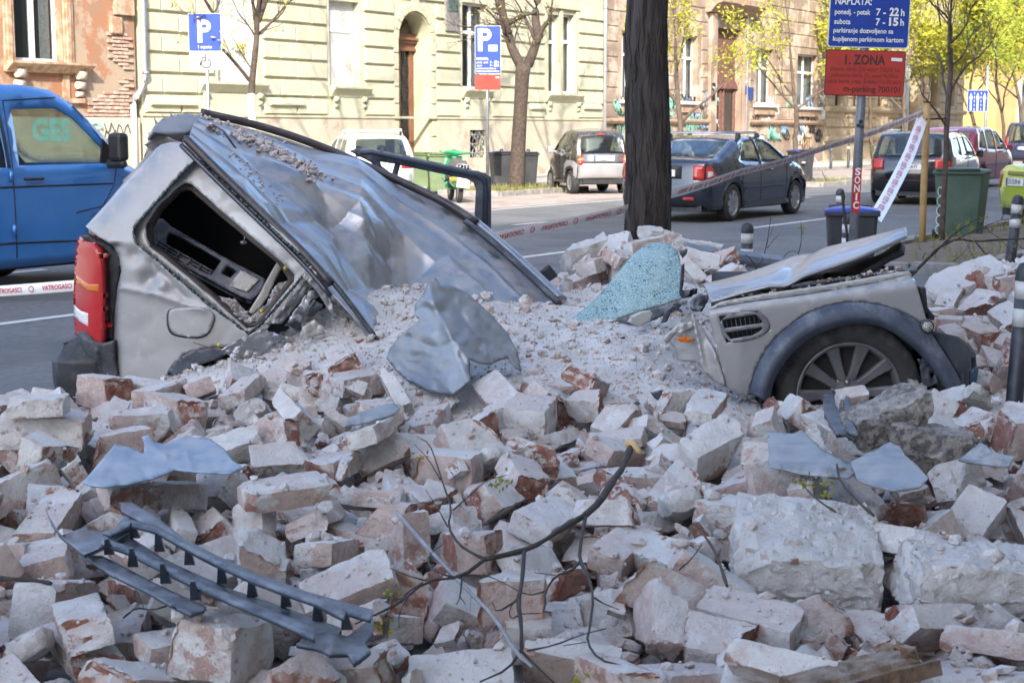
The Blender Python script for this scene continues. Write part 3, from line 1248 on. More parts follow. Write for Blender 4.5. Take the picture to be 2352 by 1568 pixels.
# ---- yellow building closing the view
yh = empty('yellow_building')
yel = M('ochre_render', (.46, .32, .13), (.50, .36, .16), rough=.9, scale=1, bump=.1, bscale=20)
s0, s1 = fs(2222) + 6, fs(2222) + 75
ga = [(s0 + 5, s0 + 9, .14, 4.4), (s0 + 11, s0 + 15, .14, 4.0)]
yo = [(s0 + 4 + 5 * k, s0 + 5.6 + 5 * k, z, z + 2.4) for k in range(12) for z in (9.5, 13.5)]
wall_open('wall', s0, s1, .14, 19, ga + yo, yel, yh, depth=.5)
for q in yo:
    window(yh, *q, kind='plain', mull=1)
for q in ga:
    m_ = MB()
    fbox(m_, q[0], q[1], .14, q[3], -.5, -.4)
    g = m_.build('gate', M('dark_gate', (.1, .1, .11), (.15, .15, .16), rough=.7, scale=1), yh)
    m_ = MB()
    fbox(m_, q[0] - .3, q[0], .14, q[3] + .3, .003, .2)
    fbox(m_, q[1], q[1] + .3, .14, q[3] + .3, .003, .2)
    fbox(m_, q[0], q[1], q[3], q[3] + .3, .003, .2)
    m_.build('gate_frame', M('pale_stone', (.5, .48, .44), rough=.8), yh)
m_ = MB()
m_.prism([(0, 0), (.3, .05), (.5, .3), (.5, .5), (0, .6)], ST(s0, TF, 7.6), -PV, Vector((0, 0, 1)), U, s1 - s0)
m_.build('cornice', yel, yh)
rebase(yh, ST((s0 + s1) / 2, TF, 0))
tag(yh, 'plain ochre yellow building with dark gates beyond the stone house', 'building')

# ---- damaged house on this side of the street: its shadow covers the rubble and the near lanes
nh = empty('near_house')
TN = -4.6
HN = (14.0 - TN) * math.tan(SUN_EL) / PV.y
m_ = MB()
st_box(m_, -70, 130, TN - 12, TN, 0, HN)
m_.build('wall', M('near_plaster', (.5, .45, .36), (.56, .51, .42), rough=.9, scale=1), nh)
for k in range(-8, 16):
    for z in (1.4, 5.2, 9.0, 12.8):
        m_ = MB()
        st_box(m_, k * 5 + 1, k * 5 + 2.4, TN + .003, TN + .06, z, z + 2.3)
        m_.build('window', room_dark, nh)
rebase(nh, ST(0, TN - 6, 0))
tag(nh, 'tall plastered house front behind the photographer shading the rubble', 'house')
# ------------------------------------------------------------------ vehicles
car_glass = glass_mat('car_glass', (.70, .75, .72), .93)
plate_m = M('plate_white', (.72, .72, .72), rough=.4)
plate_ink = M('plate_ink', (.03, .03, .035), rough=.5)
eu_blue = M('plate_blue', (.03, .08, .35), rough=.4)
alloy = M('alloy', (.5, .5, .52), (.42, .42, .44), rough=.35, metal=.8, scale=9)
seat_m = M('seat_cloth', (.05, .05, .055), (.08, .08, .085), rough=.9, scale=20)
tail_red = M('tail_red', (.40, .02, .02), (.5, .04, .03), rough=.15, coat=.5)
tail_amber = M('tail_amber', (.6, .2, .02), rough=.15, coat=.5)
WM = {}


def wheel_meshes(r, spokes):
    k = (round(r, 3), spokes)
    if k in WM:
        return WM[k]
    w = .1
    ty = MB()
    ty.lathe([(r * .68, -w + .01), (r * .72, -w), (r * .9, -w), (r * .98, -w + .03), (r, -w + .05), (r, w - .05), (r * .97, w - .02), (r * .68, w)], 32, axis='y')
    rm = MB()
    rm.lathe([(r * .69, -w + .012), (r * .66, -w + .006), (r * .63, -w + .03), (r * .6, w - .05)], 32, axis='y')
    rm.lathe([(0, -w + .02), (r * .16, -w + .02), (r * .18, -w + .05)], 16, axis='y')
    for q in range(spokes):
        a = 2 * math.pi * q / spokes
        er, et = Vector((math.cos(a), 0, math.sin(a))), Vector((-math.sin(a), 0, math.cos(a)))
        wd = r * (.09 if spokes > 8 else .15)
        pts = []
        for rr_, ww in ((r * .1, wd * .8), (r * .66, wd)):
            for e, yy in ((-1, .03), (1, .03), (1, .055), (-1, .055)):
                pts.append(er * rr_ + et * (ww * e) + Vector((0, -w + yy - .012, 0)))
        rm.add(pts, [(0, 1, 5, 4), (1, 2, 6, 5), (2, 3, 7, 6), (3, 0, 4, 7)])
    dk = MB()
    dk.lathe([(0, -w + .07), (r * .62, -w + .07)], 24, axis='y')
    out = []
    for mb_, nm, m_ in ((ty, 'tyre', rubber), (rm, 'rim', alloy), (dk, 'brake_disc', black_plastic)):
        me = mb_.mesh(nm)
        bm = bmesh.new()
        bm.from_mesh(me)
        bmesh.ops.recalc_face_normals(bm, faces=bm.faces)
        bm.to_mesh(me)
        bm.free()
        me.materials.append(m_)
        out.append(me)
    WM[k] = out
    return out


class Car:
    def __init__(self, name, L, W, top, arches, zb=.24, belt=.95, tumble=.15, glass_segs=(), paint=None, lower=None, wheel_r=.31, spokes=7, taper=.10, bulge=.12, side_glass=(), glassf=.84, seats=True, wheels=True):
        self.root = empty(name)
        self.L, self.W, self.top, self.belt, self.tumble = L, W, top, belt, tumble
        self.zmax = max(p[1] for p in top)
        self.taper, self.bulge = taper, bulge
        self.paint = paint
        dens, segid = [], []
        for i in range(len(top) - 1):
            a, b = top[i], top[i + 1]
            k = max(2, int(math.hypot(b[0] - a[0], b[1] - a[1]) / .09))
            for q in range(k):
                dens.append((a[0] + (b[0] - a[0]) * q / k, a[1] + (b[1] - a[1]) * q / k))
                segid.append(i)
        dens.append(top[-1])
        self.dens = dens
        # sides with wheel arches cut out
        bottom = [(top[-1][0], zb)]
        for xc, r in sorted(arches, reverse=True):
            zc = wheel_r
            a0 = math.asin(max(-1, min(1, (zb - zc) / r)))
            for k in range(15):
                a = a0 + (math.pi - 2 * a0) * k / 14
                bottom.append((xc + r * math.cos(a), zc + r * math.sin(a)))
        bottom.append((top[0][0], zb))
        outline = dens + [p for p in bottom if p != dens[-1] and p != dens[0]]
        v2, fs_ = tri2d(outline, list(side_glass), .11)
        mb = MB()
        for sg in (-1, 1):
            mb.add([self.sv(x, z, sg) for x, z in v2], fs_, True)
        fr = [-1, -.96, -.9, -glassf, -.5, 0, .5, glassf, .9, .96, 1]
        for i in range(len(dens) - 1):
            for j in range(len(fr) - 1):
                if segid[i] in glass_segs and 3 <= j <= 6:
                    continue
                mb.add([self.tv(dens[i], fr[j]), self.tv(dens[i + 1], fr[j]), self.tv(dens[i + 1], fr[j + 1]), self.tv(dens[i], fr[j + 1])], [(0, 1, 2, 3)], True)
        me = mb.mesh('body')
        bm = bmesh.new()
        bm.from_mesh(me)
        bmesh.ops.remove_doubles(bm, verts=bm.verts, dist=.004)
        bmesh.ops.recalc_face_normals(bm, faces=bm.faces)
        bm.to_mesh(me)
        bm.free()
        me.set_sharp_from_angle(angle=R(50))
        put('body', me, paint, self.root, solid=.015)
        for i in glass_segs:
            self.patch('windscreen' if top[i][0] > L * .5 else 'rear_window', i, i + 1, -glassf, glassf, car_glass, -.004, n=6)
        for g in side_glass:
            v2, f2 = tri2d([(p[0], p[1]) for p in g], [], .15)
            for sg in (-1, 1):
                q = MB()
                q.add([self.sv(x, z, sg, -.012) for x, z in v2], f2, True)
                q.build('side_window', car_glass, self.root, norm=False)
        # floor pan
        q = MB()
        q.box(.15, L - .15, -W / 2 + .2, W / 2 - .2, zb - .04, zb + .16)
        for xc, r in arches:
            q.box(xc - r - .02, xc + r + .02, -W / 2 + .26, W / 2 - .26, zb - .02, zb + .5)
        q.build('underbody', black_plastic, self.root)
        if seats:
            xs = [L * .52] + ([L * .3] if L > 3 else [])
            for x in xs:
                for y in (-.36, .36):
                    q = MB()
                    q.box(x, x + .5, y - .24, y + .24, zb + .1, zb + .34)
                    q.box(x - .16, x + .02, y - .23, y + .23, zb + .3, belt + .02, top=.85)
                    q.box(x - .15, x - .04, y - .12, y + .12, belt + .05, belt + .24, top=.8)
                    q.build('seat', seat_m, self.root, bevel=.05)
            q = MB()
            q.box(L * .67, L * .73, -W / 2 + .15, W / 2 - .15, zb + .3, belt - .03)
            q.build('dashboard', black_plastic, self.root, bevel=.03)
            q = MB()
            q.tube([(L * .65 + .05 * math.sin(a), .36 + .18 * math.cos(a), belt + .02 + .17 * math.sin(a)) for a in [i * math.pi / 8 for i in range(17)]], .014, 6)
            q.build('steering_wheel', black_plastic, self.root)
        if wheels:
            t_, r_, d_ = wheel_meshes(wheel_r, spokes)
            for xc, _ in arches:
                for sg in (-1, 1):
                    o = put('tyre', t_, None, self.root)
                    o.location = (xc, sg * (W / 2 - .115), wheel_r)
                    o.rotation_euler = (0, random.uniform(0, 1), 0 if sg < 0 else math.pi)
                    put('rim', r_, None, o)
                    put('brake_disc', d_, None, o)

    def hw(self, x, z):
        h_ = self.W / 2
        u = abs(2 * x / self.L - 1)
        h_ *= 1 - self.taper * u ** 4
        if z > self.belt:
            h_ *= 1 - self.tumble * ((z - self.belt) / (self.zmax - self.belt)) ** 1.2
        h_ -= .035 * abs(z - .62) ** 1.5
        return h_

    def shift(self, x, f):
        s_ = 0
        if x < .7:
            s_ += self.bulge * abs(f) ** 3 * (1 - x / .7)
        if x > self.L - .9:
            s_ -= 1.8 * self.bulge * abs(f) ** 3 * (1 - (self.L - x) / .9)
        return s_

    def edge(self, x, z):
        d = 9
        for i in range(len(self.dens) - 1):
            a, b = self.dens[i], self.dens[i + 1]
            d = min(d, seg_d(x, z, a[0], a[1], b[0], b[1]))
        return d

    def sv(self, x, z, sg, off=0.0):
        e = self.edge(x, z)
        h_ = self.hw(x, z) - (.05 * (1 - e / .12) ** 2 if e < .12 else 0) + off
        return (x + self.shift(x, 1), sg * h_, z)

    def tv(self, p, f, off=0.0):
        x, z = p
        h_ = self.hw(x, z) - .05
        cr = .03 * (1 - f * f) if z > self.belt else .012 * (1 - f * f)
        return (x + self.shift(x, f), f * h_, z + cr)

    def q2(self, q):
        i = min(int(q), len(self.top) - 2)
        f = q - i
        a, b = self.top[i], self.top[i + 1]
        dx, dz = b[0] - a[0], b[1] - a[1]
        l_ = math.hypot(dx, dz)
        return (a[0] + dx * f, a[1] + dz * f), (-dz / l_, dx / l_)

    def patch(self, name, q0, q1, f0, f1, m_, off=.012, n=4, parent=None, solid=.006):
        mb = MB()
        vs = []
        for i in range(n + 1):
            p, nr = self.q2(q0 + (q1 - q0) * i / n)
            for j in range(n + 1):
                x, y, z = self.tv(p, f0 + (f1 - f0) * j / n)
                vs.append((x + nr[0] * off, y, z + nr[1] * off))
        mb.add(vs, [(i * (n + 1) + j, i * (n + 1) + j + 1, (i + 1) * (n + 1) + j + 1, (i + 1) * (n + 1) + j) for i in range(n) for j in range(n)], True)
        return mb.build(name, m_, parent or self.root, solid=solid, norm=False)

    def side_patch(self, name, poly, m_, off=.008, sides=(-1, 1), step=.12):
        for sg in sides:
            v2, f2 = tri2d(poly, [], step)
            q = MB()
            q.add([self.sv(x, z, sg, off) for x, z in v2], f2, True)
            q.build(name, m_, self.root, norm=False)

    def seam(self, pts, sides=(-1,), r=.006):
        for sg in sides:
            q = MB()
            pp = densify(pts, .12, closed=False)
            q.tube([self.sv(x, z, sg, .001) for x, z in pp], r, 4)
            q.build('door_gap', black_plastic, self.root)

    def plate(self, text, q, w=.52, h_=.115, f=0.0, ex=1):
        p, nr = self.q2(q)
        x, y, z = self.tv(p, f)
        mb = MB()
        d = .03
        mb.box(x - d, x - d + .012, y - w / 2, y + w / 2, z - h_ / 2, z + h_ / 2)
        pl = mb.build('number_plate', plate_m, self.root)
        q_ = MB()
        text_on(q_, text, (x - d - .004, y, z - h_ * .28), (0, -1, 0), (0, 0, 1), h_ * .95, width=w * .74, bold=.015, align='c')
        q_.build('plate_lettering', plate_ink, pl)
        q_ = MB()
        q_.box(x - d - .003, x - d, y + w / 2 - .05, y + w / 2, z - h_ / 2, z + h_ / 2)
        q_.build('plate_band', eu_blue, pl)

    def mirror(self, x, z, m_, sides=(-1, 1)):
        for sg in sides:
            q = MB()
            y = self.hw(x, z)
            q.box(x - .07, x + .06, sg * (y + .05) - .0, sg * (y + .2), z - .02, z + .13)
            q.box(x - .02, x + .03, sg * (y - .04), sg * (y + .06), z - .01, z + .03)
            q.build('wing_mirror', m_, self.root, bevel=.025)

    def handle(self, x, z, m_, sides=(-1, 1)):
        for sg in sides:
            q = MB()
            a, b = Vector(self.sv(x - .1, z, sg, .02)), Vector(self.sv(x + .1, z, sg, .02))
            q.tube([a - Vector((0, sg * .02, 0)), a, b, b - Vector((0, sg * .02, 0))], .014, 6)
            q.build('door_handle', m_, self.root)

    def place(self, s, t, head, z=0.0, label='', cat='car', group=None):
        self.root.location = ST(s, t, z)
        self.root.rotation_euler = (0, 0, head)
        tag(self.root, label, cat, group)
        return self


def paint(name, c, rough=.25, metal=.35, dirt=.35):
    return M(name, c, tuple(q * .93 for q in c), rough=rough * .75, metal=metal, scale=3, coat=1.0, dust=dirt, dustc=(.28, .26, .24))


def origin_from(px, py, xl, yl, head):
    """rear-centre origin of a car whose point (xl, yl) touches the ground at that pixel"""
    g = GP(px, py)
    c, s_ = math.cos(head), math.sin(head)
    return to_st(Vector((g.x - (c * xl - s_ * yl), g.y - (s_ * xl + c * yl), 0)))


# blue van passing on the left
bp = paint('van_blue', (.035, .20, .56), rough=.28, metal=.1, dirt=.06)
v = Car('blue_van', 4.89, 1.9, [(.08, .36), (.0, .5), (.0, .9), (.04, 1.12), (.12, 1.74), (.3, 1.92), (.6, 1.96), (3.1, 1.97), (3.4, 1.93), (3.62, 1.83), (4.34, 1.20), (4.7, 1.06), (4.87, .86), (4.88, .55), (4.8, .32)], [(.98, .39), (3.98, .39)], zb=.27, belt=1.2, tumble=.13, glass_segs=(3, 9), paint=bp, wheel_r=.335,
        side_glass=[[(2.84, 1.22), (2.86, 1.74), (3.4, 1.76), (3.6, 1.66), (4.02, 1.27), (4.02, 1.22)], [(1.5, 1.2), (1.5, 1.72), (2.68, 1.76), (2.70, 1.2)]], seats=True, bulge=.08)
v.side_patch('window_trim', [(2.70, 1.2), (2.68, 1.76), (2.72, 1.76), (2.74, 1.2)], black_plastic)
v.seam([(2.76, .36), (2.76, 1.22), (2.78, 1.82), (3.44, 1.86)], (-1, 1))
v.seam([(3.5, .75), (3.85, .8), (4.02, 1.0), (4.1, 1.22), (3.66, 1.78)], (-1, 1))
v.seam([(.4, 1.02), (2.75, 1.02), (4.0, 1.02)], (-1, 1), .009)
v.seam([(.5, .5), (2.75, .5), (3.5, .48)], (-1, 1), .01)
v.handle(3.0, 1.09, black_plastic)
for z in (1.12, .62):
    q = MB()
    q.tube([v.sv(2.73, z - .05, -1, .012), v.sv(2.73, z + .05, -1, .012)], .018, 6)
    q.build('door_hinge', bp, v.root)
q = MB()
y = v.hw(3.95, 1.3)
q.box(3.9, 4.03, -(y + .25), -(y + .06), 1.24, 1.52)
q.box(3.93, 4.01, -(y + .25), -(y - .03), 1.17, 1.26)
q.build('wing_mirror', black_plastic, v.root, bevel=.06)
q = MB()
q.prism([(3.86, 1.22), (4.14, 1.22), (4.08, 1.3), (3.9, 1.46)], (0, -(y - .008), 0), (1, 0, 0), (0, 0, 1), (0, -1, 0), .02)
q.build('mirror_triangle', black_plastic, v.root)
v.patch('tail_lamp', 2.1, 3.6, .9, 1.0, tail_red)
v.patch('tail_lamp', 2.1, 3.6, -1.0, -.9, tail_red)
v.place(7.08, 12.75, HEAD_U, label='bright blue van driving past behind the silver wreck', cat='van')

# dark grey-blue saloon
sp = paint('saloon_paint', (.022, .03, .048), rough=.22, metal=.5, dirt=.08)
hd = HEAD_U
c = Car('grey_saloon', 4.73, 1.81, [(.1, .26), (.02, .36), (.0, .55), (.02, .70), (.04, .97), (.10, 1.03), (.62, 1.08), (1.38, 1.37), (1.8, 1.43), (2.35, 1.425), (2.78, 1.36), (3.55, 1.0), (4.25, .87), (4.6, .72), (4.70, .5), (4.62, .26)], [(1.02, .355), (3.76, .355)], zb=.22, belt=.96, glass_segs=(6, 10), paint=sp, wheel_r=.318, spokes=7,
        side_glass=[[(1.28, 1.03), (1.52, 1.29), (1.68, 1.34), (2.04, 1.365), (2.10, .99), (1.5, 1.01)], [(2.17, .985), (2.11, 1.365), (2.48, 1.345), (2.8, 1.25), (3.22, 1.0), (3.1, .97)]])
for f0, f1 in ((.76, .99), (-.99, -.76)):
    l_ = c.patch('tail_lamp', 3.05, 3.95, f0, f1, tail_red, .014)
    c.patch('lamp_strip', 2.9, 3.0, f0, f1, alloy, .02, parent=l_)
c.side_patch('tail_lamp_side', [(.02, .72), (.40, .74), (.14, .95), (.05, .95)], tail_red)
c.side_patch('lamp_lens', [(.05, .76), (.2, .79), (.17, .86), (.06, .86)], M('lens_clear', (.6, .6, .62), rough=.2), off=.016, step=.06)
c.patch('boot_recess', 3.1, 3.9, -.5, .5, black_plastic, .006)
c.plate('ZG 1250·AZ', 3.45, w=.56)
c.patch('rear_fog_lamp', 1.1, 1.35, -.8, -.55, tail_red, .012)
c.patch('rear_fog_lamp', 1.1, 1.35, .55, .8, tail_red, .012)
c.seam([(2.135, .32), (2.14, .98), (2.08, 1.38)])
c.seam([(1.35, .62), (1.42, .95), (1.2, 1.02), (1.55, 1.33), (2.1, 1.395), (2.55, 1.375), (3.3, .98), (3.28, .6), (3.2, .34), (1.5, .32)])
c.seam([(.02, .68), (.6, .72), (.7, .62)], (-1, 1))
c.seam([(1.45, .56), (3.2, .56)], (-1, 1), .012)
c.handle(1.62, .88, sp)
c.handle(2.5, .86, sp)
c.mirror(3.0, .96, sp)
for x in (1.65, 2.45):
    q = MB()
    q.tube([(x, -.66, 1.42), (x, -.66, 1.50), (x, .66, 1.50), (x, .66, 1.42)], .022, 6)
    q.build('roof_bar', alloy, c.root)
    for y in (-.66, .66):
        q = MB()
        q.box(x - .06, x + .06, y - .04, y + .04, 1.37, 1.49, top=.7)
        q.build('bar_foot', black_plastic, c.root, bevel=.01)
s, t = origin_from(1673, 508, 1.02, -.80, hd)
c.place(s, t, hd, label='dark grey-blue saloon with roof bars driving away beside the black tree trunk')

# black estate car
ep = paint('estate_paint', (.010, .012, .019), rough=.2, metal=.3, dirt=.08)
c = Car('black_estate', 4.55, 1.78, [(.1, .28), (.02, .38), (.0, .56), (.0, .70), (.05, .98), (.30, 1.40), (.42, 1.46), (1.2, 1.49), (2.4, 1.48), (2.78, 1.41), (3.48, 1.02), (4.2, .9), (4.48, .7), (4.54, .45), (4.46, .26)], [(.86, .345), (3.5, .345)], zb=.23, belt=.97, glass_segs=(4, 9), paint=ep, wheel_r=.31, spokes=5,
        side_glass=[[(.5, 1.04), (.62, 1.34), (1.3, 1.38), (1.28, 1.02)], [(1.36, 1.02), (1.38, 1.38), (2.0, 1.39), (2.05, 1.0)], [(2.12, 1.0), (2.08, 1.39), (2.5, 1.37), (3.1, 1.02), (3.05, .98)]])
for f0, f1 in ((.70, .99), (-.99, -.70)):
    c.patch('tail_lamp', 3.1, 3.9, f0, f1, tail_red, .014)
c.side_patch('tail_lamp_side', [(.0, .72), (.24, .74), (.26, .90), (.03, .93)], tail_red)
c.plate('ZG 144·IT', 3.28)
c.patch('bumper_strip', 1.64, 1.72, -.7, .7, M('dim_red', (.10, .01, .01), rough=.3), .008)
c.mirror(3.0, .98, ep)
c.seam([(2.08, .3), (2.08, 1.0), (2.03, 1.4)], (-1,))
for y in (-.62, .62):
    q = MB()
    q.tube([(.5, y, 1.46), (.7, y, 1.53), (2.2, y, 1.54), (2.4, y, 1.48)], .018, 6)
    q.build('roof_rail', alloy, c.root)
he = HEAD_U + R(8)
s, t = origin_from(2016, 466, .86, .78, he)
c.place(s, t, he, label='black estate car seen from behind with silver roof rails, beyond the bamboo-coloured stake')

# red people carrier
rp = paint('mpv_red', (.22, .008, .03), rough=.2, metal=.35, dirt=.2)
c = Car('red_people_carrier', 4.27, 1.75, [(.1, .28), (.02, .4), (.0, .6), (.03, .8), (.12, 1.02), (.52, 1.46), (.85, 1.59), (1.9, 1.62), (2.5, 1.54), (3.4, 1.06), (3.95, .92), (4.2, .7), (4.25, .45), (4.18, .26)], [(.82, .34), (3.5, .34)], zb=.24, belt=1.0, glass_segs=(4, 8), paint=rp, wheel_r=.305, spokes=7,
        side_glass=[[(.55, 1.08), (.8, 1.42), (1.2, 1.49), (1.2, 1.04)], [(1.27, 1.04), (1.27, 1.5), (2.0, 1.52), (2.05, 1.02)], [(2.12, 1.02), (2.08, 1.52), (2.45, 1.48), (3.1, 1.1), (3.1, 1.02)]])
c.side_patch('tail_lamp_side', [(.04, .80), (.3, .82), (.36, 1.05), (.14, 1.03)], tail_red)
for f0, f1 in ((.74, .99), (-.99, -.74)):
    c.patch('tail_lamp', 3.0, 4.0, f0, f1, tail_red, .014)
c.plate('ZG 310·KD', 2.6)
c.mirror(3.0, 1.02, rp)
c.seam([(2.08, .3), (2.08, 1.02), (2.03, 1.54)], (-1,))
c.seam([(1.0, .62), (3.3, .62)], (-1,), .012)
s, t = origin_from(2247, 433, .82, -.78, hd)
c.place(s, t, hd, label='dark red rounded people carrier ahead of the black estate car')

# dark blue van at the far right
c = Car('dark_blue_van', 4.7, 1.85, [(.1, .34), (.02, .44), (.0, .7), (.03, 1.0), (.2, 1.70), (.34, 1.83), (2.6, 1.86), (3.1, 1.78), (3.9, 1.15), (4.5, .98), (4.68, .7), (4.64, .3)], [(.95, .37), (3.7, .37)], zb=.3, belt=1.08, glass_segs=(3, 7), paint=paint('van_dark_blue', (.025, .035, .085)), wheel_r=.33,
        side_glass=[[(.4, 1.12), (.55, 1.68), (1.7, 1.72), (1.7, 1.1)], [(1.8, 1.1), (1.8, 1.72), (2.9, 1.7), (3.5, 1.12)]])
for f0, f1 in ((.86, .99), (-.99, -.86)):
    c.patch('tail_lamp', 2.6, 3.3, f0, f1, tail_red, .014)
c.plate('ZG 77·BN', 2.3)
s, t = origin_from(2318, 384, .95, .8, hd)
c.place(s, t, hd, label='dark navy van with upright rear beyond the red people carrier', cat='van')

# lime green hatchback parked on the near side
gp = paint('lime_paint', (.42, .50, .06), rough=.28, metal=.1, dirt=.15)
c = Car('lime_saloon', 4.1, 1.65, [(.1, .28), (.02, .36), (.0, .56), (.0, .68), (.05, .92), (.14, .98), (.75, 1.03), (1.35, 1.36), (1.7, 1.41), (2.2, 1.39), (2.5, 1.32), (3.1, .98), (3.8, .84), (4.05, .6), (4.0, .28)], [(.8, .31), (3.3, .31)], zb=.24, belt=.92, glass_segs=(6, 10), paint=gp, wheel_r=.29, side_glass=[[(1.1, .98), (1.4, 1.28), (1.85, 1.34), (1.85, .96)], [(1.92, .96), (1.92, 1.34), (2.3, 1.31), (2.8, .98)]])
for f0, f1 in ((.80, .99), (-.99, -.80)):
    c.patch('tail_lamp', 2.6, 3.9, f0, f1, tail_red, .014)
c.patch('plate_lamp_strip', 3.6, 3.85, -.36, .36, M('lime_trim', (.14, .16, .04), rough=.4), .03)
c.plate('ZG·5539·AF', 3.2, w=.5)
hl = R(12.4)
s, t = origin_from(2292, 520, .15, .74, hl)
c.place(s, t, hl, label='lime green saloon parked at an angle behind the green wheeled bin')

# two-tone city car parked nose in
cp_ = paint('city_car_brown', (.055, .05, .045), rough=.3, metal=.5, dirt=.3)
hs = R(90 + 15)
c = Car('city_car', 2.5, 1.515, [(.14, .34), (.04, .42), (.0, .56), (.0, .74), (.06, .96), (.22, 1.36), (.34, 1.48), (.9, 1.55), (1.35, 1.5), (2.0, 1.02), (2.36, .82), (2.48, .58), (2.42, .28)], [(.44, .325), (2.08, .325)], zb=.27, belt=.98, tumble=.17, glass_segs=(4, 8), paint=cp_, wheel_r=.29, spokes=11,
        side_glass=[[(.32, 1.02), (.40, 1.38), (.62, 1.42), (.6, 1.0)], [(.74, 1.0), (.76, 1.42), (1.2, 1.42), (1.75, 1.06), (1.75, 1.0)]], bulge=.1)
cs_ = M('city_car_silver', (.45, .45, .47), (.4, .4, .42), rough=.35, metal=.5, scale=3)
c.patch('tailgate_skin', 3.05, 3.98, -.8, .8, M('city_car_grey', (.2, .2, .21), (.17, .17, .18), rough=.35, metal=.4), .012)
c.patch('rear_bumper', .6, 2.95, -.99, .99, cs_, .02, n=8)
c.side_patch('wing_panel', [(.02, .40), (.12, .38), (.13, .62), (.25, .68), (.44, .68), (.70, .62), (.78, .42), (.86, .46), (.8, .72), (.6, .82), (.1, .80), (.0, .72)], cs_, step=.08)
c.side_patch('front_wing_panel', [(1.72, .36), (1.76, .6), (1.95, .70), (2.2, .70), (2.34, .66), (2.4, .72), (2.0, .84), (1.7, .8)], M('city_car_grey2', (.13, .12, .11), rough=.4, metal=.3), step=.08)
c.patch('brake_light', 5.15, 5.4, -.16, .16, tail_red, .02)
for f in (.9, -.9):
    for k, (q_, m_) in enumerate(((3.05, tail_red), (3.35, tail_amber), (3.68, tail_red))):
        p, nr = c.q2(q_)
        x, y, z = c.tv(p, f)
        mb = MB()
        mb.lathe([(0, -.035), (.05, -.03), (.065, .0), (.06, .04)], 14, axis='x', c=(x - .02, y, z))
        mb.build('tail_lamp', m_, c.root)
c.plate('ZG 8430·HA', 3.52)
c.seam([(.68, .4), (.70, 1.0), (.72, 1.45)], (-1, 1))
c.seam([(.70, .95), (1.3, .88), (1.72, .95), (1.72, .4)], (-1, 1))
c.mirror(1.62, 1.0, cs_)
c.handle(.82, .9, black_plastic)
s, t = origin_from(1311, 446, .44, .70, hs)
c.place(s, t, hs, z=.006, label='tiny two-tone brown and silver city car parked with its tail to the road')

# white estate with roof bars
wp = paint('white_car_paint', (.68, .69, .68), rough=.3, metal=0, dirt=.12)
c = Car('white_estate', 4.2, 1.70, [(.1, .3), (.0, .38), (.0, .60), (.03, .92), (.34, 1.32), (.46, 1.39), (1.2, 1.42), (2.3, 1.42), (2.62, 1.36), (3.2, .98), (4.05, .86), (4.18, .6), (4.14, .28)], [(.85, .335), (3.35, .335)], zb=.25, belt=.93, tumble=.16, glass_segs=(3, 8), paint=wp, wheel_r=.295, side_glass=[[(.42, .97), (.6, 1.3), (1.15, 1.33), (1.15, .95)], [(1.2, .95), (1.2, 1.33), (1.85, 1.34), (1.9, .94)], [(1.96, .94), (1.92, 1.34), (2.35, 1.32), (2.85, .98)]])
for f0, f1 in ((.62, .99), (-.99, -.62)):
    c.patch('tail_lamp', 2.2, 2.62, f0, f1, tail_red, .014)
c.plate('ZG·686-Z', 2.62)
c.patch('rear_bumper', .9, 1.8, -.99, .99, M('bumper_grey', (.45, .46, .47), rough=.5), .03, n=6)
for x in (.75, 1.9):
    q = MB()
    q.tube([(x, -.62, 1.40), (x, -.60, 1.52), (x, .60, 1.52), (x, .62, 1.40)], .02, 6)
    q.build('roof_bar', white_paint, c.root)
for y in (-.56, .56):
    q = MB()
    q.tube([(.6, y, 1.545), (2.2, y, 1.545)], .02, 6)
    q.build('rack_rail', white_paint, c.root)
c.root.location = Vector((XA(884, 36.0), 36.0, .006))
s, t = to_st(c.root.location)
c.place(s, t, hs, z=.006, label='white estate car with white roof rack parked by the arched doorway')

# pale car behind the saloon
c = Car('silver_hatchback', 4.0, 1.7, [(.1, .3), (.0, .4), (.0, .6), (.04, .95), (.34, 1.38), (.5, 1.46), (2.0, 1.5), (2.5, 1.42), (3.2, 1.0), (3.8, .86), (3.98, .6), (3.94, .28)], [(.75, .33), (3.2, .33)], paint=paint('pale_silver', (.42, .42, .42), dirt=.15), glass_segs=(3, 7), side_glass=[[(.55, 1.0), (.7, 1.36), (1.5, 1.4), (1.5, .98)], [(1.57, .98), (1.55, 1.4), (2.2, 1.38), (2.8, 1.0)]])
q = GP(1650, 430)
s, t = to_st(q)
c.place(s, t, hs, z=.006, label='pale silver hatchback parked beyond the grey-blue saloon')

# green scooter with a dark cover over the seat
sg_m = paint('scooter_green', (.01, .22, .075), rough=.25, metal=0, dirt=.15)
sc_ = empty('scooter')
a, b = GP(1054, 466, .006), GP(1010, 453, .006)
dirv = (b - a).normalized()
head = math.atan2(dirv.y, dirv.x)
for x, nm in ((0, 'rear'), (1.22, 'front')):
    q = MB()
    q.lathe([(.14, -.045), (.2, -.05), (.23, -.035), (.24, 0), (.23, .035), (.2, .05), (.14, .045)], 24, axis='y', c=(x, 0, .24))
    w_ = q.build('tyre', rubber, sc_)
    q = MB()
    q.lathe([(0, -.05), (.05, -.05), (.06, -.02), (.13, -.03), (.15, -.04), (.15, .04), (.05, .05), (0, .05)], 20, axis='y', c=(x, 0, .24))
    q.build('rim', alloy, w_)
q = MB()
sec = []
N = 14
for k, (x, zc, hw_, hh) in enumerate(((-.32, .46, .10, .12), (-.24, .50, .20, .20), (-.05, .53, .25, .24), (.2, .52, .23, .23), (.42, .44, .15, .16), (.55, .36, .10, .08))):
    for i in range(N):
        an = 2 * math.pi * i / N
        sec.append((x, hw_ * math.cos(an), zc + hh * math.sin(an)))
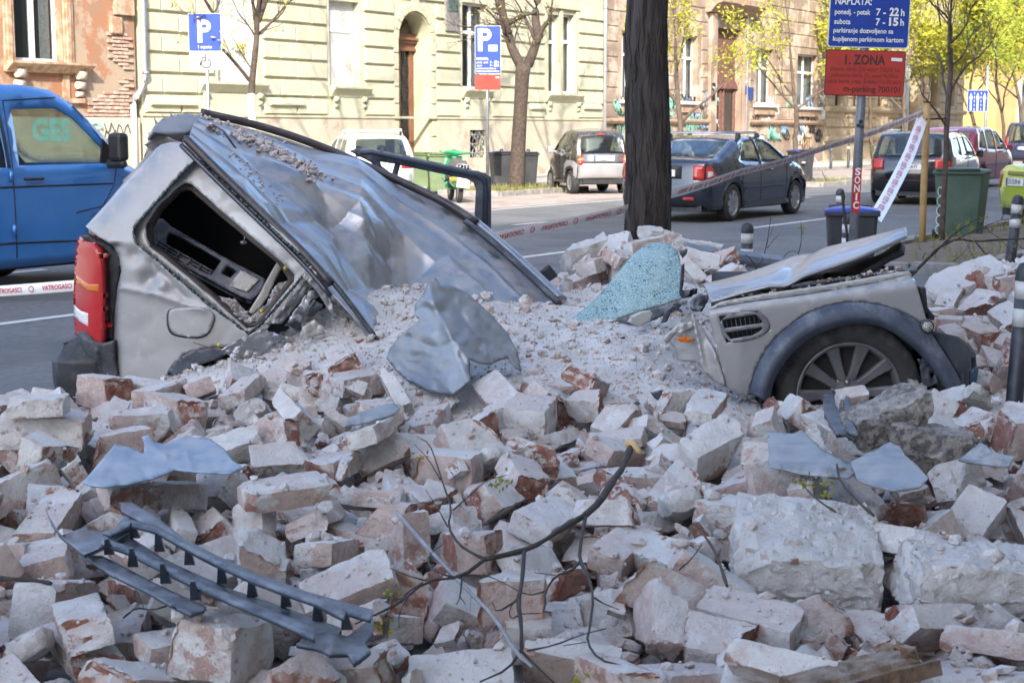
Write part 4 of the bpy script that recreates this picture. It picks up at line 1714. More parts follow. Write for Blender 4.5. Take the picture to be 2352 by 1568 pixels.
fs_ = [(k * N + i, k * N + (i + 1) % N, (k + 1) * N + (i + 1) % N, (k + 1) * N + i) for k in range(5) for i in range(N)]
fs_ += [tuple(range(N)), tuple(range(5 * N, 6 * N))]
q.add(sec, fs_, True)
q.build('rear_body', sg_m, sc_)
q = MB()
vs = []
for k in range(9):
    x = .5 + .55 * min(1, k / 3) + (max(0, k - 3)) * .015
    z = .26 + max(0, k - 2) * .12
    w_ = .14 + .10 * min(1, max(0, k - 1) / 4) - max(0, k - 6) * .03
    for f in (-1, -.5, 0, .5, 1):
        vs.append((x + .06 * (1 - f * f), f * w_, z))
q.add(vs, [(k * 5 + i, k * 5 + i + 1, (k + 1) * 5 + i + 1, (k + 1) * 5 + i) for k in range(8) for i in range(4)], True)
q.build('leg_shield', sg_m, sc_, solid=.02, norm=False)
q = MB()
q.lathe([(0, -.02), (.05, .0), (.16, .1), (.22, .16), (.25, .2)], 16, axis='z', c=(1.22, 0, .28))
fm = q.build('front_mudguard', sg_m, sc_)
q = MB()
q.tube([(1.2, 0, .35), (1.12, 0, .7), (1.04, 0, .98)], [.05, .045, .06], 10)
q.build('steering_column', sg_m, sc_)
q = MB()
q.tube([(.98, -.34, 1.06), (1.02, -.2, 1.05), (1.06, 0, 1.04), (1.02, .2, 1.05), (.98, .34, 1.06)], [.02, .03, .075, .03, .02], 10)
q.build('handlebar', sg_m, sc_)
q = MB()
q.lathe([(0, .09), (.07, .08), (.075, .0), (.05, -.06)], 16, axis='x', c=(1.1, 0, 1.06))
q.build('headlamp', alloy, sc_)
q = MB()
sec = []
for k, (x, z0, zt, w_) in enumerate(((-.30, .62, .80, .16), (-.18, .56, .86, .23), (.1, .5, .90, .27), (.4, .45, .86, .27), (.62, .42, .92, .24), (.8, .4, .98, .2), (.92, .45, .9, .12))):
    for i in range(9):
        an = math.pi * i / 8
        wob = 1 + .1 * math.sin(i * 2.3 + k * 1.7)
        sec.append((x, w_ * math.cos(an) * wob, z0 + (zt - z0) * math.sin(an) * wob))
q.add(sec, [(k * 9 + i, k * 9 + i + 1, (k + 1) * 9 + i + 1, (k + 1) * 9 + i) for k in range(6) for i in range(8)], True)
q.build('seat_cover', M('cover_cloth', (.07, .065, .062), (.11, .10, .095), rough=.85, scale=8), sc_, solid=.01, norm=False)
q = MB()
q.box(-.40, -.385, -.13, .13, .34, .60)
q.build('number_plate', plate_m, sc_)
for y in (-.2, .2):
    q = MB()
    q.box(-.33, -.2, y - .07, y + .07, .46, .54)
    q.build('indicator', tail_amber, sc_, bevel=.02)
q = MB()
for k in range(5):
    q.tube([(-.36 + .02 * k, -.13 + .065 * k, .66), (-.36 + .02 * k, -.13 + .065 * k, .82)], .008, 5)
q.tube([(-.36, -.15, .82), (-.28, .15, .82)], .01, 6)
q.tube([(-.36, -.15, .70), (-.28, .15, .70)], .01, 6)
q.build('rear_rack', steel, sc_)
sc_.location = a
sc_.rotation_euler = (R(4), 0, head)
tag(sc_, 'green scooter with a dark cover over its seat, parked by green bins', 'scooter')
# ------------------------------------------------------------------ bins, bollards, signs, tapes
bin_black = M('bin_black', (.03, .032, .038), (.045, .047, .052), rough=.55, scale=5, dust=.2, dustc=(.2, .19, .18))
bin_green = M('bin_green', (.05, .085, .058), (.065, .105, .075), rough=.55, scale=4, dust=.25, dustc=(.22, .23, .2))
bin_lime = M('bin_faded_green', (.12, .175, .085), (.15, .205, .11), rough=.55, scale=4)
lid_blue = M('lid_blue', (.012, .04, .30), (.02, .05, .34), rough=.4, scale=4)


def wheeled_bin(loc, rz, body_m, lid_m, label, group=None, W=.58, D=.62, Hh=.96):
    t_ = empty('wheeled_bin', loc, rz)
    q = MB()
    n = 5
    for k in range(n):
        f0, f1 = k / n, (k + 1) / n
        z0, z1 = .06 + (Hh - .06) * f0, .06 + (Hh - .06) * f1
        w0, w1 = W * (.78 + .2 * f0) / 2, W * (.78 + .2 * f1) / 2
        d0, d1 = D * (.72 + .24 * f0) / 2, D * (.72 + .24 * f1) / 2
        q.add([(-w0, -d0, z0), (w0, -d0, z0), (w0, d0, z0), (-w0, d0, z0), (-w1, -d1, z1), (w1, -d1, z1), (w1, d1, z1), (-w1, d1, z1)], [(0, 1, 5, 4), (1, 2, 6, 5), (2, 3, 7, 6), (3, 0, 4, 7)] + ([(3, 2, 1, 0)] if k == 0 else []))
    me = q.mesh('bin_body')
    bm = bmesh.new()
    bm.from_mesh(me)
    bmesh.ops.remove_doubles(bm, verts=bm.verts, dist=.001)
    bm.to_mesh(me)
    bm.free()
    put('bin_body', me, body_m, t_, bevel=.03)
    q = MB()
    q.box(-W / 2 - .01, W / 2 + .01, -D / 2 - .02, D / 2 + .01, Hh - .05, Hh)
    q.build('rim', body_m, t_, bevel=.012)
    q = MB()
    vs = []
    for i in range(7):
        for j in range(7):
            x, y = -1 + i / 3, -1 + j / 3
            vs.append((x * (W / 2 + .005), y * (D / 2 + .01), Hh + .004 + .035 * (1 - abs(x) ** 3) * (1 - abs(y) ** 3)))
    q.add(vs, [(i * 7 + j, (i + 1) * 7 + j, (i + 1) * 7 + j + 1, i * 7 + j + 1) for i in range(6) for j in range(6)], True)
    lid = q.build('lid', lid_m, t_, solid=.02, norm=False)
    q = MB()
    q.tube([(-W / 2 + .04, -D / 2 - .045, Hh + .02), (W / 2 - .04, -D / 2 - .045, Hh + .02)], .016, 8)
    for x in (-W / 2 + .06, 0, W / 2 - .06):
        q.tube([(x, -D / 2 - .045, Hh + .02), (x, -D / 2 + .03, Hh + .01)], .016, 6)
    q.build('handle', body_m, t_)
    for x in (-W / 2 + .02, W / 2 - .02):
        q = MB()
        q.lathe([(0, -.03), (.06, -.03), (.1, -.02), (.1, .02), (.06, .03), (0, .03)], 18, axis='x', c=(x, -D / 2 + .08, .1))
        q.build('wheel', rubber, t_)
    tag(t_, label, 'wheeled bin', group)
    return t_


def gbin(px, py, *a, z=.0, **k):
    g = GP(px, py, z)
    return wheeled_bin(g, *a, **k)


b1 = gbin(1152, 436, R(12), bin_black, lid_blue, 'black wheeled bin with blue lid touching the parking sign post', z=.006)
gbin(1206, 439, R(14), bin_black, lid_blue, 'black wheeled bin with blue lid half behind the forked tree trunk', z=.006)
gbin(1008, 446, R(8), bin_lime, bin_lime, 'faded green wheeled bin standing right behind the scooter', z=.006)
gbin(968, 440, R(8), bin_lime, M('lid_dark', (.035, .035, .035), rough=.5), 'faded green wheeled bin with black lid beside the white estate', z=.006)
gbin(1838, 424, R(20), bin_black, lid_blue, 'black wheeled bin with blue lid tied with tape near a slim tree', z=.006)
gbin(2022, 392, R(20), bin_lime, bin_lime, 'faded green wheeled bin on the pavement before the stone house', z=.0)
wheeled_bin(Vector((XA(1944, 15.2), 15.2, .0)), R(170), bin_black, lid_blue, 'black wheeled bin with blue lid beside the large parking sign post', W=.5, D=.54, Hh=.78)
gb = wheeled_bin(Vector((XA(2192, 21.6), 21.6, .0)), R(-25), bin_green, bin_green, 'dark green wheeled bin scrawled with white graffiti beside the sapling', W=.66, D=.74, Hh=1.0)
q = MB()
for k in range(5):
    q.tube([(-.235 + .045 * math.cos(a) * (.6 + .1 * k), -.36, .72 - .13 * k + .06 * math.sin(a)) for a in [i * .62 for i in range(10)]], .006, 4)
q.build('graffiti', white_paint, gb)

band_m = M('reflective_band', (.6, .6, .58), (.5, .5, .48), rough=.4, scale=9)
post_m = M('post_blueblack', (.018, .02, .027), (.03, .033, .04), rough=.45, scale=6, dust=.22, dustc=(.22, .22, .22))


def bollard(loc, h, r, lean, label, group=None, bands=2, body=None):
    t_ = empty('bollard', loc)
    t_.rotation_euler = lean
    q = MB()
    q.lathe([(r, 0), (r, h - .05), (r * .98, h - .05)], 20)
    q.build('post', body or post_m, t_)
    q = MB()
    q.lathe([(r * 1.08, h - .06), (r * 1.1, h - .045), (r * 1.08, h - .02), (r * .95, h), (r * .7, h + .02), (0, h + .03)], 20)
    q.build('cap', post_m, t_)
    for k in range(bands):
        q = MB()
        z = h - .10 - .13 * k
        q.lathe([(r * 1.0, z + .04), (r * 1.03, z + .04), (r * 1.03, z - .045), (r * 1.0, z - .045)], 20)
        q.build('reflective_band', band_m, t_)
    tag(t_, label, 'bollard', group)
    return t_


bollard(Vector((XA(2326, 7.3), 7.3, .05)), .86, .040, (0, R(2.4), 0), 'tall dark bollard with worn white bands standing in the rubble by the front bumper')
bollard(Vector((XA(1709, 13.0), 13.0, .0)), .76, .05, (0, 0, 0), 'white banded bollard on the road side of the rubble, clear of the bins')
bollard(Vector((XA(1936, 14.6), 14.6, .0)), .74, .05, (0, 0, 0), 'white banded bollard in front of the black bin with a stick against it')
bollard(Vector((XA(1917, 19.5), 19.5, .0)), .80, .05, (0, 0, 0), 'white banded bollard showing just above the black bin lid')
bollard(Vector((XA(2300, 14.5), 14.5, .0)), .93, .05, (0, R(5), 0), 'leaning dark bollard before the lime green saloon')
for k, (px, py) in enumerate(((1690, 405), (1782, 395), (1722, 412))):
    pass
for px in (1152, 1213):
    bollard(ST(*to_st(GP(px, 417, .006)), .006), .95, .055, (0, 0, 0), 'pale topped bollard on the far kerb behind the black bins', 'bollards behind the black bins')
for px, py in ((1862, 402), (1948, 386), (1978, 385), (2010, 384), (1908, 388)):
    bollard(GP(px, py, .14), .85, .05, (0, 0, 0), 'slim dark bollard along the pavement before the brown and stone houses', 'bollards along the far pavement', bands=1)
bollard(GP(1862, 418, .006), .95, .05, (0, 0, 0), 'dark bollard hung with white tape beside the tape-tied bin')

# ---- signs
sign_blue = M('sign_blue', (.008, .038, .25), (.01, .045, .28), rough=.4, scale=3)
sign_blue_d = M('sign_blue_patch', (.01, .035, .24), rough=.4)
sign_red = M('sign_red', (.42, .035, .02), (.36, .03, .02), rough=.45, scale=3)
sign_white = M('sign_white', (.68, .69, .68), rough=.45)
sign_ink = M('sign_ink', (.06, .015, .012), rough=.6)
sign_ink2 = M('sign_ink_faded', (.22, .02, .015), rough=.6)
pole_m = M('sign_pole', (.17, .18, .20), (.23, .24, .26), rough=.5, metal=.5, scale=8)


def plate(parent, name, w, x0, y0, x1, y1, m_, edge=sign_white, z=0.0, rad=.035, border=.012):
    """flat sign plate with rounded corners and a rim; local x right, z up, faces -y; units of plate width"""
    def rr_(a, b, c, d, r):
        out = []
        for cx, cy, s0 in ((c - r, d - r, 0), (a + r, d - r, 90), (a + r, b + r, 180), (c - r, b + r, 270)):
            out += [(cx + r * math.cos(R(s0 + 18 * i)), cy + r * math.sin(R(s0 + 18 * i))) for i in range(6)]
        return out
    q = MB()
    q.prism([(a * w, b * w) for a, b in rr_(x0, y0, x1, y1, rad)], (0, z, 0), (1, 0, 0), (0, 0, 1), (0, 1, 0), .012)
    bk = q.build(name, edge, parent)
    q = MB()
    poly = [(a * w, b * w) for a, b in rr_(x0 + border, y0 + border, x1 - border, y1 - border, rad * .8)]
    q.add([(a, z - .003, b) for a, b in poly], [tuple(range(len(poly)))])
    q.build('face', m_, bk, norm=False)
    return bk


def lettering(parent, w, items, m_, name='lettering', z=-.006):
    q = MB()
    for it in items:
        s_, x, y, size = it[:4]
        wd = it[4] if len(it) > 4 else None
        al = it[5] if len(it) > 5 else 'l'
        bo_ = it[6] if len(it) > 6 else .02
        text_on(q, s_, (x * w, z, y * w), (1, 0, 0), (0, 0, 1), size * w, width=wd * w if wd else None, bold=bo_, align=al)
    o = q.build(name, m_, parent, norm=False)
    o['kind'] = 'stuff'
    return o


def letter_p(parent, w, x, y, h):
    q = MB()
    e, b = .27 * h, .62 * h
    def add(pl):
        q.add([(a * w, -.006, c_ * w) for a, c_ in pl], [tuple(range(len(pl)))])
    t_ = .20 * h
    add([(x, y), (x + t_, y), (x + t_, y + h), (x, y + h)])
    cy = y + h - e
    N_ = 12
    ou = [(x + .33 * h + e * math.cos(R(90 - 180 * i / N_)), cy + e * math.sin(R(90 - 180 * i / N_))) for i in range(N_ + 1)]
    r2 = e - .185 * h
    inn_ = [(x + .33 * h + (r2 + .02 * h) * math.cos(R(90 - 180 * i / N_)), cy + r2 * math.sin(R(90 - 180 * i / N_))) for i in range(N_ + 1)]
    ou = [(x + t_, y + h)] + ou + [(x + t_, y + h - 2 * e)]
    inn_ = [(x + t_, cy + r2)] + inn_ + [(x + t_, cy - r2)]
    for i in range(len(ou) - 1):
        add([ou[i], ou[i + 1], inn_[i + 1], inn_[i]])
    return q.build('letter_p', sign_white, parent, norm=False)


def zone_sign(loc, w, pole_h, rot, label, lean=0.0, detail=True):
    """loc: bottom left of the blue plate"""
    t_ = empty('parking_sign', (0, 0, 0))
    b = plate(t_, 'blue_plate', w, 0, 0, 1, 1.82, sign_blue)
    # big P and the ticket
    letter_p(b, w, .12, .86, .86)
    q = MB()
    q.add([(.52 * w, -.006, .86 * w), (.86 * w, -.006, .86 * w), (.86 * w, -.006, 1.09 * w), (.52 * w, -.006, 1.09 * w)], [(0, 1, 2, 3)])
    q.build('ticket_symbol', sign_white, b, norm=False)
    lettering(b, w, [('NAPLATA:', .07, .525, .135, .45), ('ponedj. - petak', .07, .405, .09, .44), ('subota', .07, .285, .09, .20), ('7 -', .58, .40, .12, .12), ('7 -', .58, .28, .12, .12), ('22', .745, .40, .135, .115, 'l', .04), ('15', .745, .28, .135, .115, 'l', .04), ('h', .885, .40, .12, .045), ('h', .885, .28, .12, .045), ('parkiranje dozvoljeno sa', .065, .18, .085, .74), ('kupljenom parkirnom kartom', .065, .075, .085, .87)], sign_white)
    q = MB()
    q.add([(.725 * w, -.0045, .265 * w), (.875 * w, -.0045, .265 * w), (.875 * w, -.0045, .51 * w), (.725 * w, -.0045, .51 * w)], [(0, 1, 2, 3)])
    q.build('hour_patch', sign_blue_d, b, norm=False)
    r = plate(t_, 'red_plate', w, -.01, -.60, .98, -.03, sign_red, edge=M('sign_red_edge', (.10, .03, .03), rough=.5))
    lettering(r, w, [('1. ZONA', .48, -.205, .165, .50, 'c', .03), ('m-parking 700101', .93, -.545, .105, .70, 'r', .015)], sign_ink)
    lettering(r, w, [('dnevna karta (24 sata)=100,00 kn', .05, -.29, .075, .86), ('polusatna karta (½ sata)=6,00kn', .06, -.365, .075, .84), ('satna karta (max. 2 sata)=12,00 kn/h', .02, -.44, .075, .92)], sign_ink2, 'faded_lettering')
    q = MB()
    q.add([(.80 * w, -.0065, -.155 * w), (.935 * w, -.0065, -.16 * w), (.935 * w, -.0065, -.12 * w), (.80 * w, -.0065, -.115 * w)], [(0, 1, 2, 3)])
    q.build('sticker', sign_white, r, norm=False)
    q = MB()
    px_ = .47 * w
    q.tube([(px_, .045, 1.7 * w), (px_, .045, -pole_h)], .036, 14)
    po = q.build('pole', pole_m, t_)
    t_.location = loc
    t_.rotation_euler = (0, lean, rot)
    tag(t_, label, 'parking sign')
    return t_, po


Yz = 12.4
p0 = PX(1900, 108, Yz)
wz = (PX(2083, 108, Yz) - p0).x
zs, zpole = zone_sign(p0, wz, p0.z + .05, R(-4), 'large blue and red parking tariff sign on a grey post, top cut off', lean=R(1.6))
q = MB()
st_w = .062
q.add([(.47 * wz - st_w / 2, .045 - .038, -1.28), (.47 * wz + st_w / 2, .045 - .038, -1.28), (.47 * wz + st_w / 2, .045 - .038, -.93), (.47 * wz - st_w / 2, .045 - .038, -.93)], [(0, 1, 2, 3)])
stk = q.build('sticker', M('sticker_red', (.42, .015, .02), rough=.4), zpole, norm=False)
q = MB()
for k, ch in enumerate('SONIC'):
    text_on(q, ch, (.47 * wz, .045 - .041, -.985 - k * .066), (1, 0, 0), (0, 0, 1), .078, width=.045 if ch != 'I' else .014, bold=.03, align='c')
q.build('sticker_lettering', sign_white, stk, norm=False)
for dx, dz in ((-.016, -.60), (.012, -.61), (.0, -.57)):
    q = MB()
    q.lathe([(0, -.002), (.016, -.002)], 12, axis='y', c=(.47 * wz + dx, .045 - .038, dz))
    q.build('round_sticker', black_plastic, zpole)
g = GP(1121, 449, .006)
w2 = 57 / FP * g.y * 1.03
zl = PX(1091, 170, g.y)
zone_sign(zl, w2, zl.z, R(0), 'slender blue and red parking tariff sign beside the forked tree')
# disabled bay sign
g = GP(474, 500, .006)
Yd = 29.0
p0 = PX(435, 161, Yd)
wd_ = (PX(510, 161, Yd) - p0).x
t_ = empty('disabled_bay_sign', (0, 0, 0))
b = plate(t_, 'blue_plate', wd_, 0, .56, 1, 1.70, sign_blue, rad=.04)
letter_p(b, wd_, .28, .82, .68)
lettering(b, wd_, [('1 mjesto', .5, .65, .13, .42, 'c', .01)], sign_white)
b = plate(t_, 'white_plate', wd_, 0, 0, 1, .55, M('sign_grey_white', (.42, .42, .41), rough=.5), edge=pole_m, rad=.05)
q = MB()
ck = (.52 * wd_, .20 * wd_)
q.lathe([(0, -.008), (.028 * wd_, -.008)], 12, axis='y', c=(.50 * wd_, 0, .46 * wd_))
q.tube([(ck[0] + .14 * wd_ * math.cos(R(a)), -.006, ck[1] + .14 * wd_ * math.sin(R(a))) for a in range(-190, 75, 12)], .018 * wd_, 4)
q.tube([(.50 * wd_, -.006, .42 * wd_), (.50 * wd_, -.006, .27 * wd_), (.37 * wd_, -.006, .27 * wd_), (.33 * wd_, -.006, .12 * wd_)], .022 * wd_, 4)
q.tube([(.50 * wd_, -.006, .36 * wd_), (.38 * wd_, -.006, .36 * wd_)], .018 * wd_, 4)
q.build('wheelchair_symbol', black_plastic, b)
q = MB()
q.tube([(.53 * wd_, .04, 1.6 * wd_), (.53 * wd_, .04, -p0.z)], .034, 12)
q.build('pole', steel, t_)
t_.location = p0
tag(t_, 'blue parking sign with white wheelchair plate on a galvanised post', 'parking sign')
# lane sign far off
Yl = 62
p0 = PX(2221, 256, Yl)
wl_ = (PX(2268, 256, Yl) - p0).x
t_ = empty('lane_sign', (0, 0, 0))
b = plate(t_, 'blue_plate', wl_, 0, 0, 1, 1.02, sign_blue, rad=.02)
q = MB()
for x in (.17, .5, .83):
    q.add([((x - .035) * wl_, -.006, .05 * wl_), ((x + .035) * wl_, -.006, .05 * wl_), ((x + .035) * wl_, -.006, .6 * wl_), ((x - .035) * wl_, -.006, .6 * wl_)], [(0, 1, 2, 3)])
    q.add([((x - .09) * wl_, -.006, .6 * wl_), ((x + .09) * wl_, -.006, .6 * wl_), (x * wl_, -.006, .9 * wl_)], [(0, 1, 2)])
for x in (.335, .665):
    for k in range(5):
        z = .06 + k * .19
        q.add([((x - .012) * wl_, -.006, z * wl_), ((x + .012) * wl_, -.006, z * wl_), ((x + .012) * wl_, -.006, (z + .1) * wl_), ((x - .012) * wl_, -.006, (z + .1) * wl_)], [(0, 1, 2, 3)])
q.build('arrow_marking', sign_white, b, norm=False)
q = MB()
q.tube([(.95 * wl_, .06, 2.2 * wl_), (.95 * wl_, .06, -p0.z)], .06, 10)
q.build('pole', steel, t_)
t_.location = p0
tag(t_, 'blue lane direction sign with white arrows by the ochre building', 'road sign')
# switch cabinet
q = empty('switch_cabinet', GP(2250, 375, .0), HEAD_U)
m_ = MB()
m_.box(-.8, .8, -.3, .3, 0, 1.5)
m_.build('cabinet_body', M('cabinet_grey', (.4, .41, .4), (.35, .36, .35), rough=.6), q, bevel=.03)
m_ = MB()
m_.box(-.85, .85, -.35, .35, 1.505, 1.58)
m_.build('cabinet_lid', M('cabinet_grey2', (.34, .35, .34), rough=.6), q, bevel=.02)
m_ = MB()
m_.box(-.01, .01, -.31, -.302, .1, 1.45)
m_.build('door_gap', black_plastic, q)
tag(q, 'light grey switch cabinet on the pavement under the lane sign', 'cabinet')

# ---- barrier tape
tape_m = M('tape_white', (.78, .76, .75), (.82, .8, .8), rough=.35, scale=6)
tape_ink = M('tape_ink', (.5, .04, .05), rough=.5)


def tape(pts, width, twist, label, flip=False, phase=0.0, ref=(0, 0, 1)):
    t_ = empty('barrier_tape', pts[0])
    pts = [Vector(p) for p in pts]
    dens = []
    for i in range(len(pts) - 1):
        n = max(3, int((pts[i + 1] - pts[i]).length / .12))
        for k in range(n):
            f = k / n
            p = pts[i].lerp(pts[i + 1], f)
            p.z -= .10 * math.sin(math.pi * f) * (pts[i + 1] - pts[i]).length * .05
            dens.append(p)
    dens.append(pts[-1])
    cum = [0]
    for i in range(len(dens) - 1):
        cum.append(cum[-1] + (dens[i + 1] - dens[i]).length)

    def fr(s_):
        s_ = min(max(s_, 0), cum[-1] - 1e-4)
        i = max(0, int(np.searchsorted(cum, s_)) - 1)
        f = (s_ - cum[i]) / (cum[i + 1] - cum[i])
        p = dens[i].lerp(dens[i + 1], f)
        d = (dens[i + 1] - dens[i]).normalized()
        eye = (Vector((0, 0, EYE)) - p).normalized()
        b = Vector(ref) - d * d.dot(Vector(ref))
        b.normalize()
        nrm = d.cross(b)
        if nrm.y > 0:
            nrm = -nrm
        a = twist(s_ / cum[-1])
        return p, d, (b * math.cos(a) + nrm * math.sin(a)), nrm
    q = MB()
    vs = []
    N_ = max(20, int(cum[-1] / .08))
    for k in range(N_ + 1):
        p, d, b, nr = fr(cum[-1] * k / N_)
        curl = .12 * width
        for f in (-1, -.33, .33, 1):
            vs.append(p + b * (f * width / 2) - nr * (curl * f * f))
    q.add(vs, [(k * 4 + j, (k + 1) * 4 + j, (k + 1) * 4 + j + 1, k * 4 + j + 1) for k in range(N_) for j in range(3)], True)
    q.build('tape', tape_m, t_, norm=False)
    q = MB()
    s_ = .15 + phase
    while s_ + .4 < cum[-1]:
        v_, f_, w_ = text2d('VATROGASCI', width * .62, .015)
        k = .27 / w_
        out = []
        for x, y in v_:
            p, d, b, nr = fr(s_ + x * k)
            yy = (y - width * .21) * (-1 if flip else 1)
            out.append(p + b * yy + nr * .004)
        q.add(out, f_)
        # small round mark between the words
        p, d, b, nr = fr(s_ + .36)
        q.tube([p + nr * .004 + d * (.022 * math.cos(a)) + b * (.02 * math.sin(a)) for a in [i * .7 for i in range(10)]], .0025, 4)
        s_ += .46
    q.build('tape_lettering', tape_ink, t_, norm=False)['kind'] = 'stuff'
    rebase(t_, pts[0])
    tag(t_, label, 'barrier tape')


tape([PX(-160, 676, 11.2), PX(165, 656, 10.6), PX(420, 640, 10.2)], .075, lambda u: .0, 'white barrier tape with red lettering stretched beside the tail lamp', phase=.0)
tape([PX(1090, 556, 10.3), PX(1200, 532, 10.7), PX(1320, 508, 11.1), PX(1442, 480, 11.5)], .08, lambda u: .2 + .35 * u, 'white barrier tape running from the wreck to the black tree trunk', flip=True, phase=.1)
tape([PX(1536, 447, 11.6), PX(1700, 396, 13.7), PX(1900, 338, 16.8), PX(2128, 256, 20.5)], .085, lambda u: .35 + .25 * math.sin(u * 5.0), 'white barrier tape rising from the black trunk to the wooden stake', flip=True, phase=.1)
tape([PX(2122, 262, 20.4), PX(2090, 350, 18.6), PX(2050, 430, 16.9), PX(2010, 500, 15.3)], .14, lambda u: .12, 'white barrier tape falling from the wooden stake to the black bin', phase=.5, ref=(-1, .2, .3))
mb = MB()
pts = [GP(1862, 418, .006) + Vector((0, 0, .9)), GP(1900, 421, .006) + Vector((0, -.1, .02)), GP(1960, 417, .01) + Vector((0, 0, .03)), GP(1990, 415, .01) + Vector((0, 0, .02))]
mb.tube(pts, .05, 6, flat=.15)
mb.tube([GP(1862, 418, .006) + Vector((0, 0, .88)), GP(1838, 424, .006) + Vector((0, -.4, .62))], .05, 6, flat=.2)
tag(mb.build('loose_tape', tape_m), 'loose white tape trailing from the far bollard onto the ground', 'barrier tape')
# ------------------------------------------------------------------ trees and planters
bark_dark = M('bark_dark', (.026, .021, .019), (.06, .049, .042), rough=.95, scale=24, bump=1.0, bscale=30, c3=(.13, .125, .12), s3=5, lo3=.63, hi3=.74)
_nt = bark_dark.node_tree
_mp = nd(_nt, 'ShaderNodeMapping')
_mp.inputs['Scale'].default_value = (1, 1, .16)
for _n in list(_nt.nodes):
    if _n.type == 'TEX_NOISE':
        _src = _n.inputs['Vector'].links[0].from_socket
        if _src.node != _mp:
            if not _mp.inputs[0].is_linked:
                _nt.links.new(_src, _mp.inputs[0])
            _nt.links.new(_mp.outputs[0], _n.inputs['Vector'])
bark_mid = M('bark_mid', (.05, .037, .03), (.085, .064, .05), rough=.95, scale=14, bump=.7, bscale=40)
bark_young = M('bark_young', (.08, .06, .045), (.12, .09, .068), rough=.9, scale=9, bump=.3, bscale=50)
limewash = M('limewash', (.62, .60, .57), (.5, .45, .4), rough=.95, scale=6, bump=.2, bscale=40)
leaf_y = leaf_mat('spring_leaf_yellow', (.42, .42, .06))
leaf_g = leaf_mat('spring_leaf_green', (.28, .36, .05))


def grow(rr, p, d, r, length, depth, out, tips, spread=.55, up=.25, minr=.006, kids=(2, 3), wig=.12):
    """one limb as a polyline with radii; side limbs fork from it"""
    n = 5
    pts, rad = [p.copy()], [r]
    dd_ = d.copy()
    for k in range(n):
        dd_ = (dd_ + Vector((rr.gauss(0, wig), rr.gauss(0, wig), rr.gauss(0, wig) + up * .25))).normalized()
        p = p + dd_ * (length / n)
        pts.append(p.copy())
        rad.append(max(minr * .6, r * (1 - .38 * (k + 1) / n)))
    out.append((pts, rad))
    if depth <= 0 or r < minr:
        tips.append((pts[-1], dd_))
        tips.append((pts[-3], dd_))
        return
    for k in range(rr.randint(*kids)):
        i = rr.choice((2, 3, 4, 5, 5))
        ax = Vector((rr.gauss(0, 1), rr.gauss(0, 1), rr.gauss(0, .5)))
        nd_ = (dd_ + ax.normalized() * spread * rr.uniform(.7, 1.3) + Vector((0, 0, up))).normalized()
        grow(rr, pts[i], nd_, rad[i] * rr.uniform(.34, .52), length * rr.uniform(.6, .82), depth - 1, out, tips, spread, up, minr, kids, wig)
    grow(rr, pts[-1], dd_, rad[-1] * .8, length * .72, depth - 1, out, tips, spread, up, minr, kids, wig)


def leaves(mb, tips, rr, per, size, rad, droop=0.0):
    for p, d in tips:
        c0 = p + Vector((rr.gauss(0, rad * .3), rr.gauss(0, rad * .3), rr.gauss(0, rad * .3)))
        for k in range(per):
            c = c0 + Vector((rr.gauss(0, rad), rr.gauss(0, rad), rr.gauss(0, rad) - droop))
            a = Vector((rr.gauss(0, 1), rr.gauss(0, 1), rr.gauss(0, 1))).normalized()
            b = a.orthogonal().normalized()
            s_ = size * rr.uniform(.6, 1.3)
            mb.add([c - a * s_, c + b * s_ * .5, c + a * s_, c - b * s_ * .5], [(0, 1, 2, 3)])


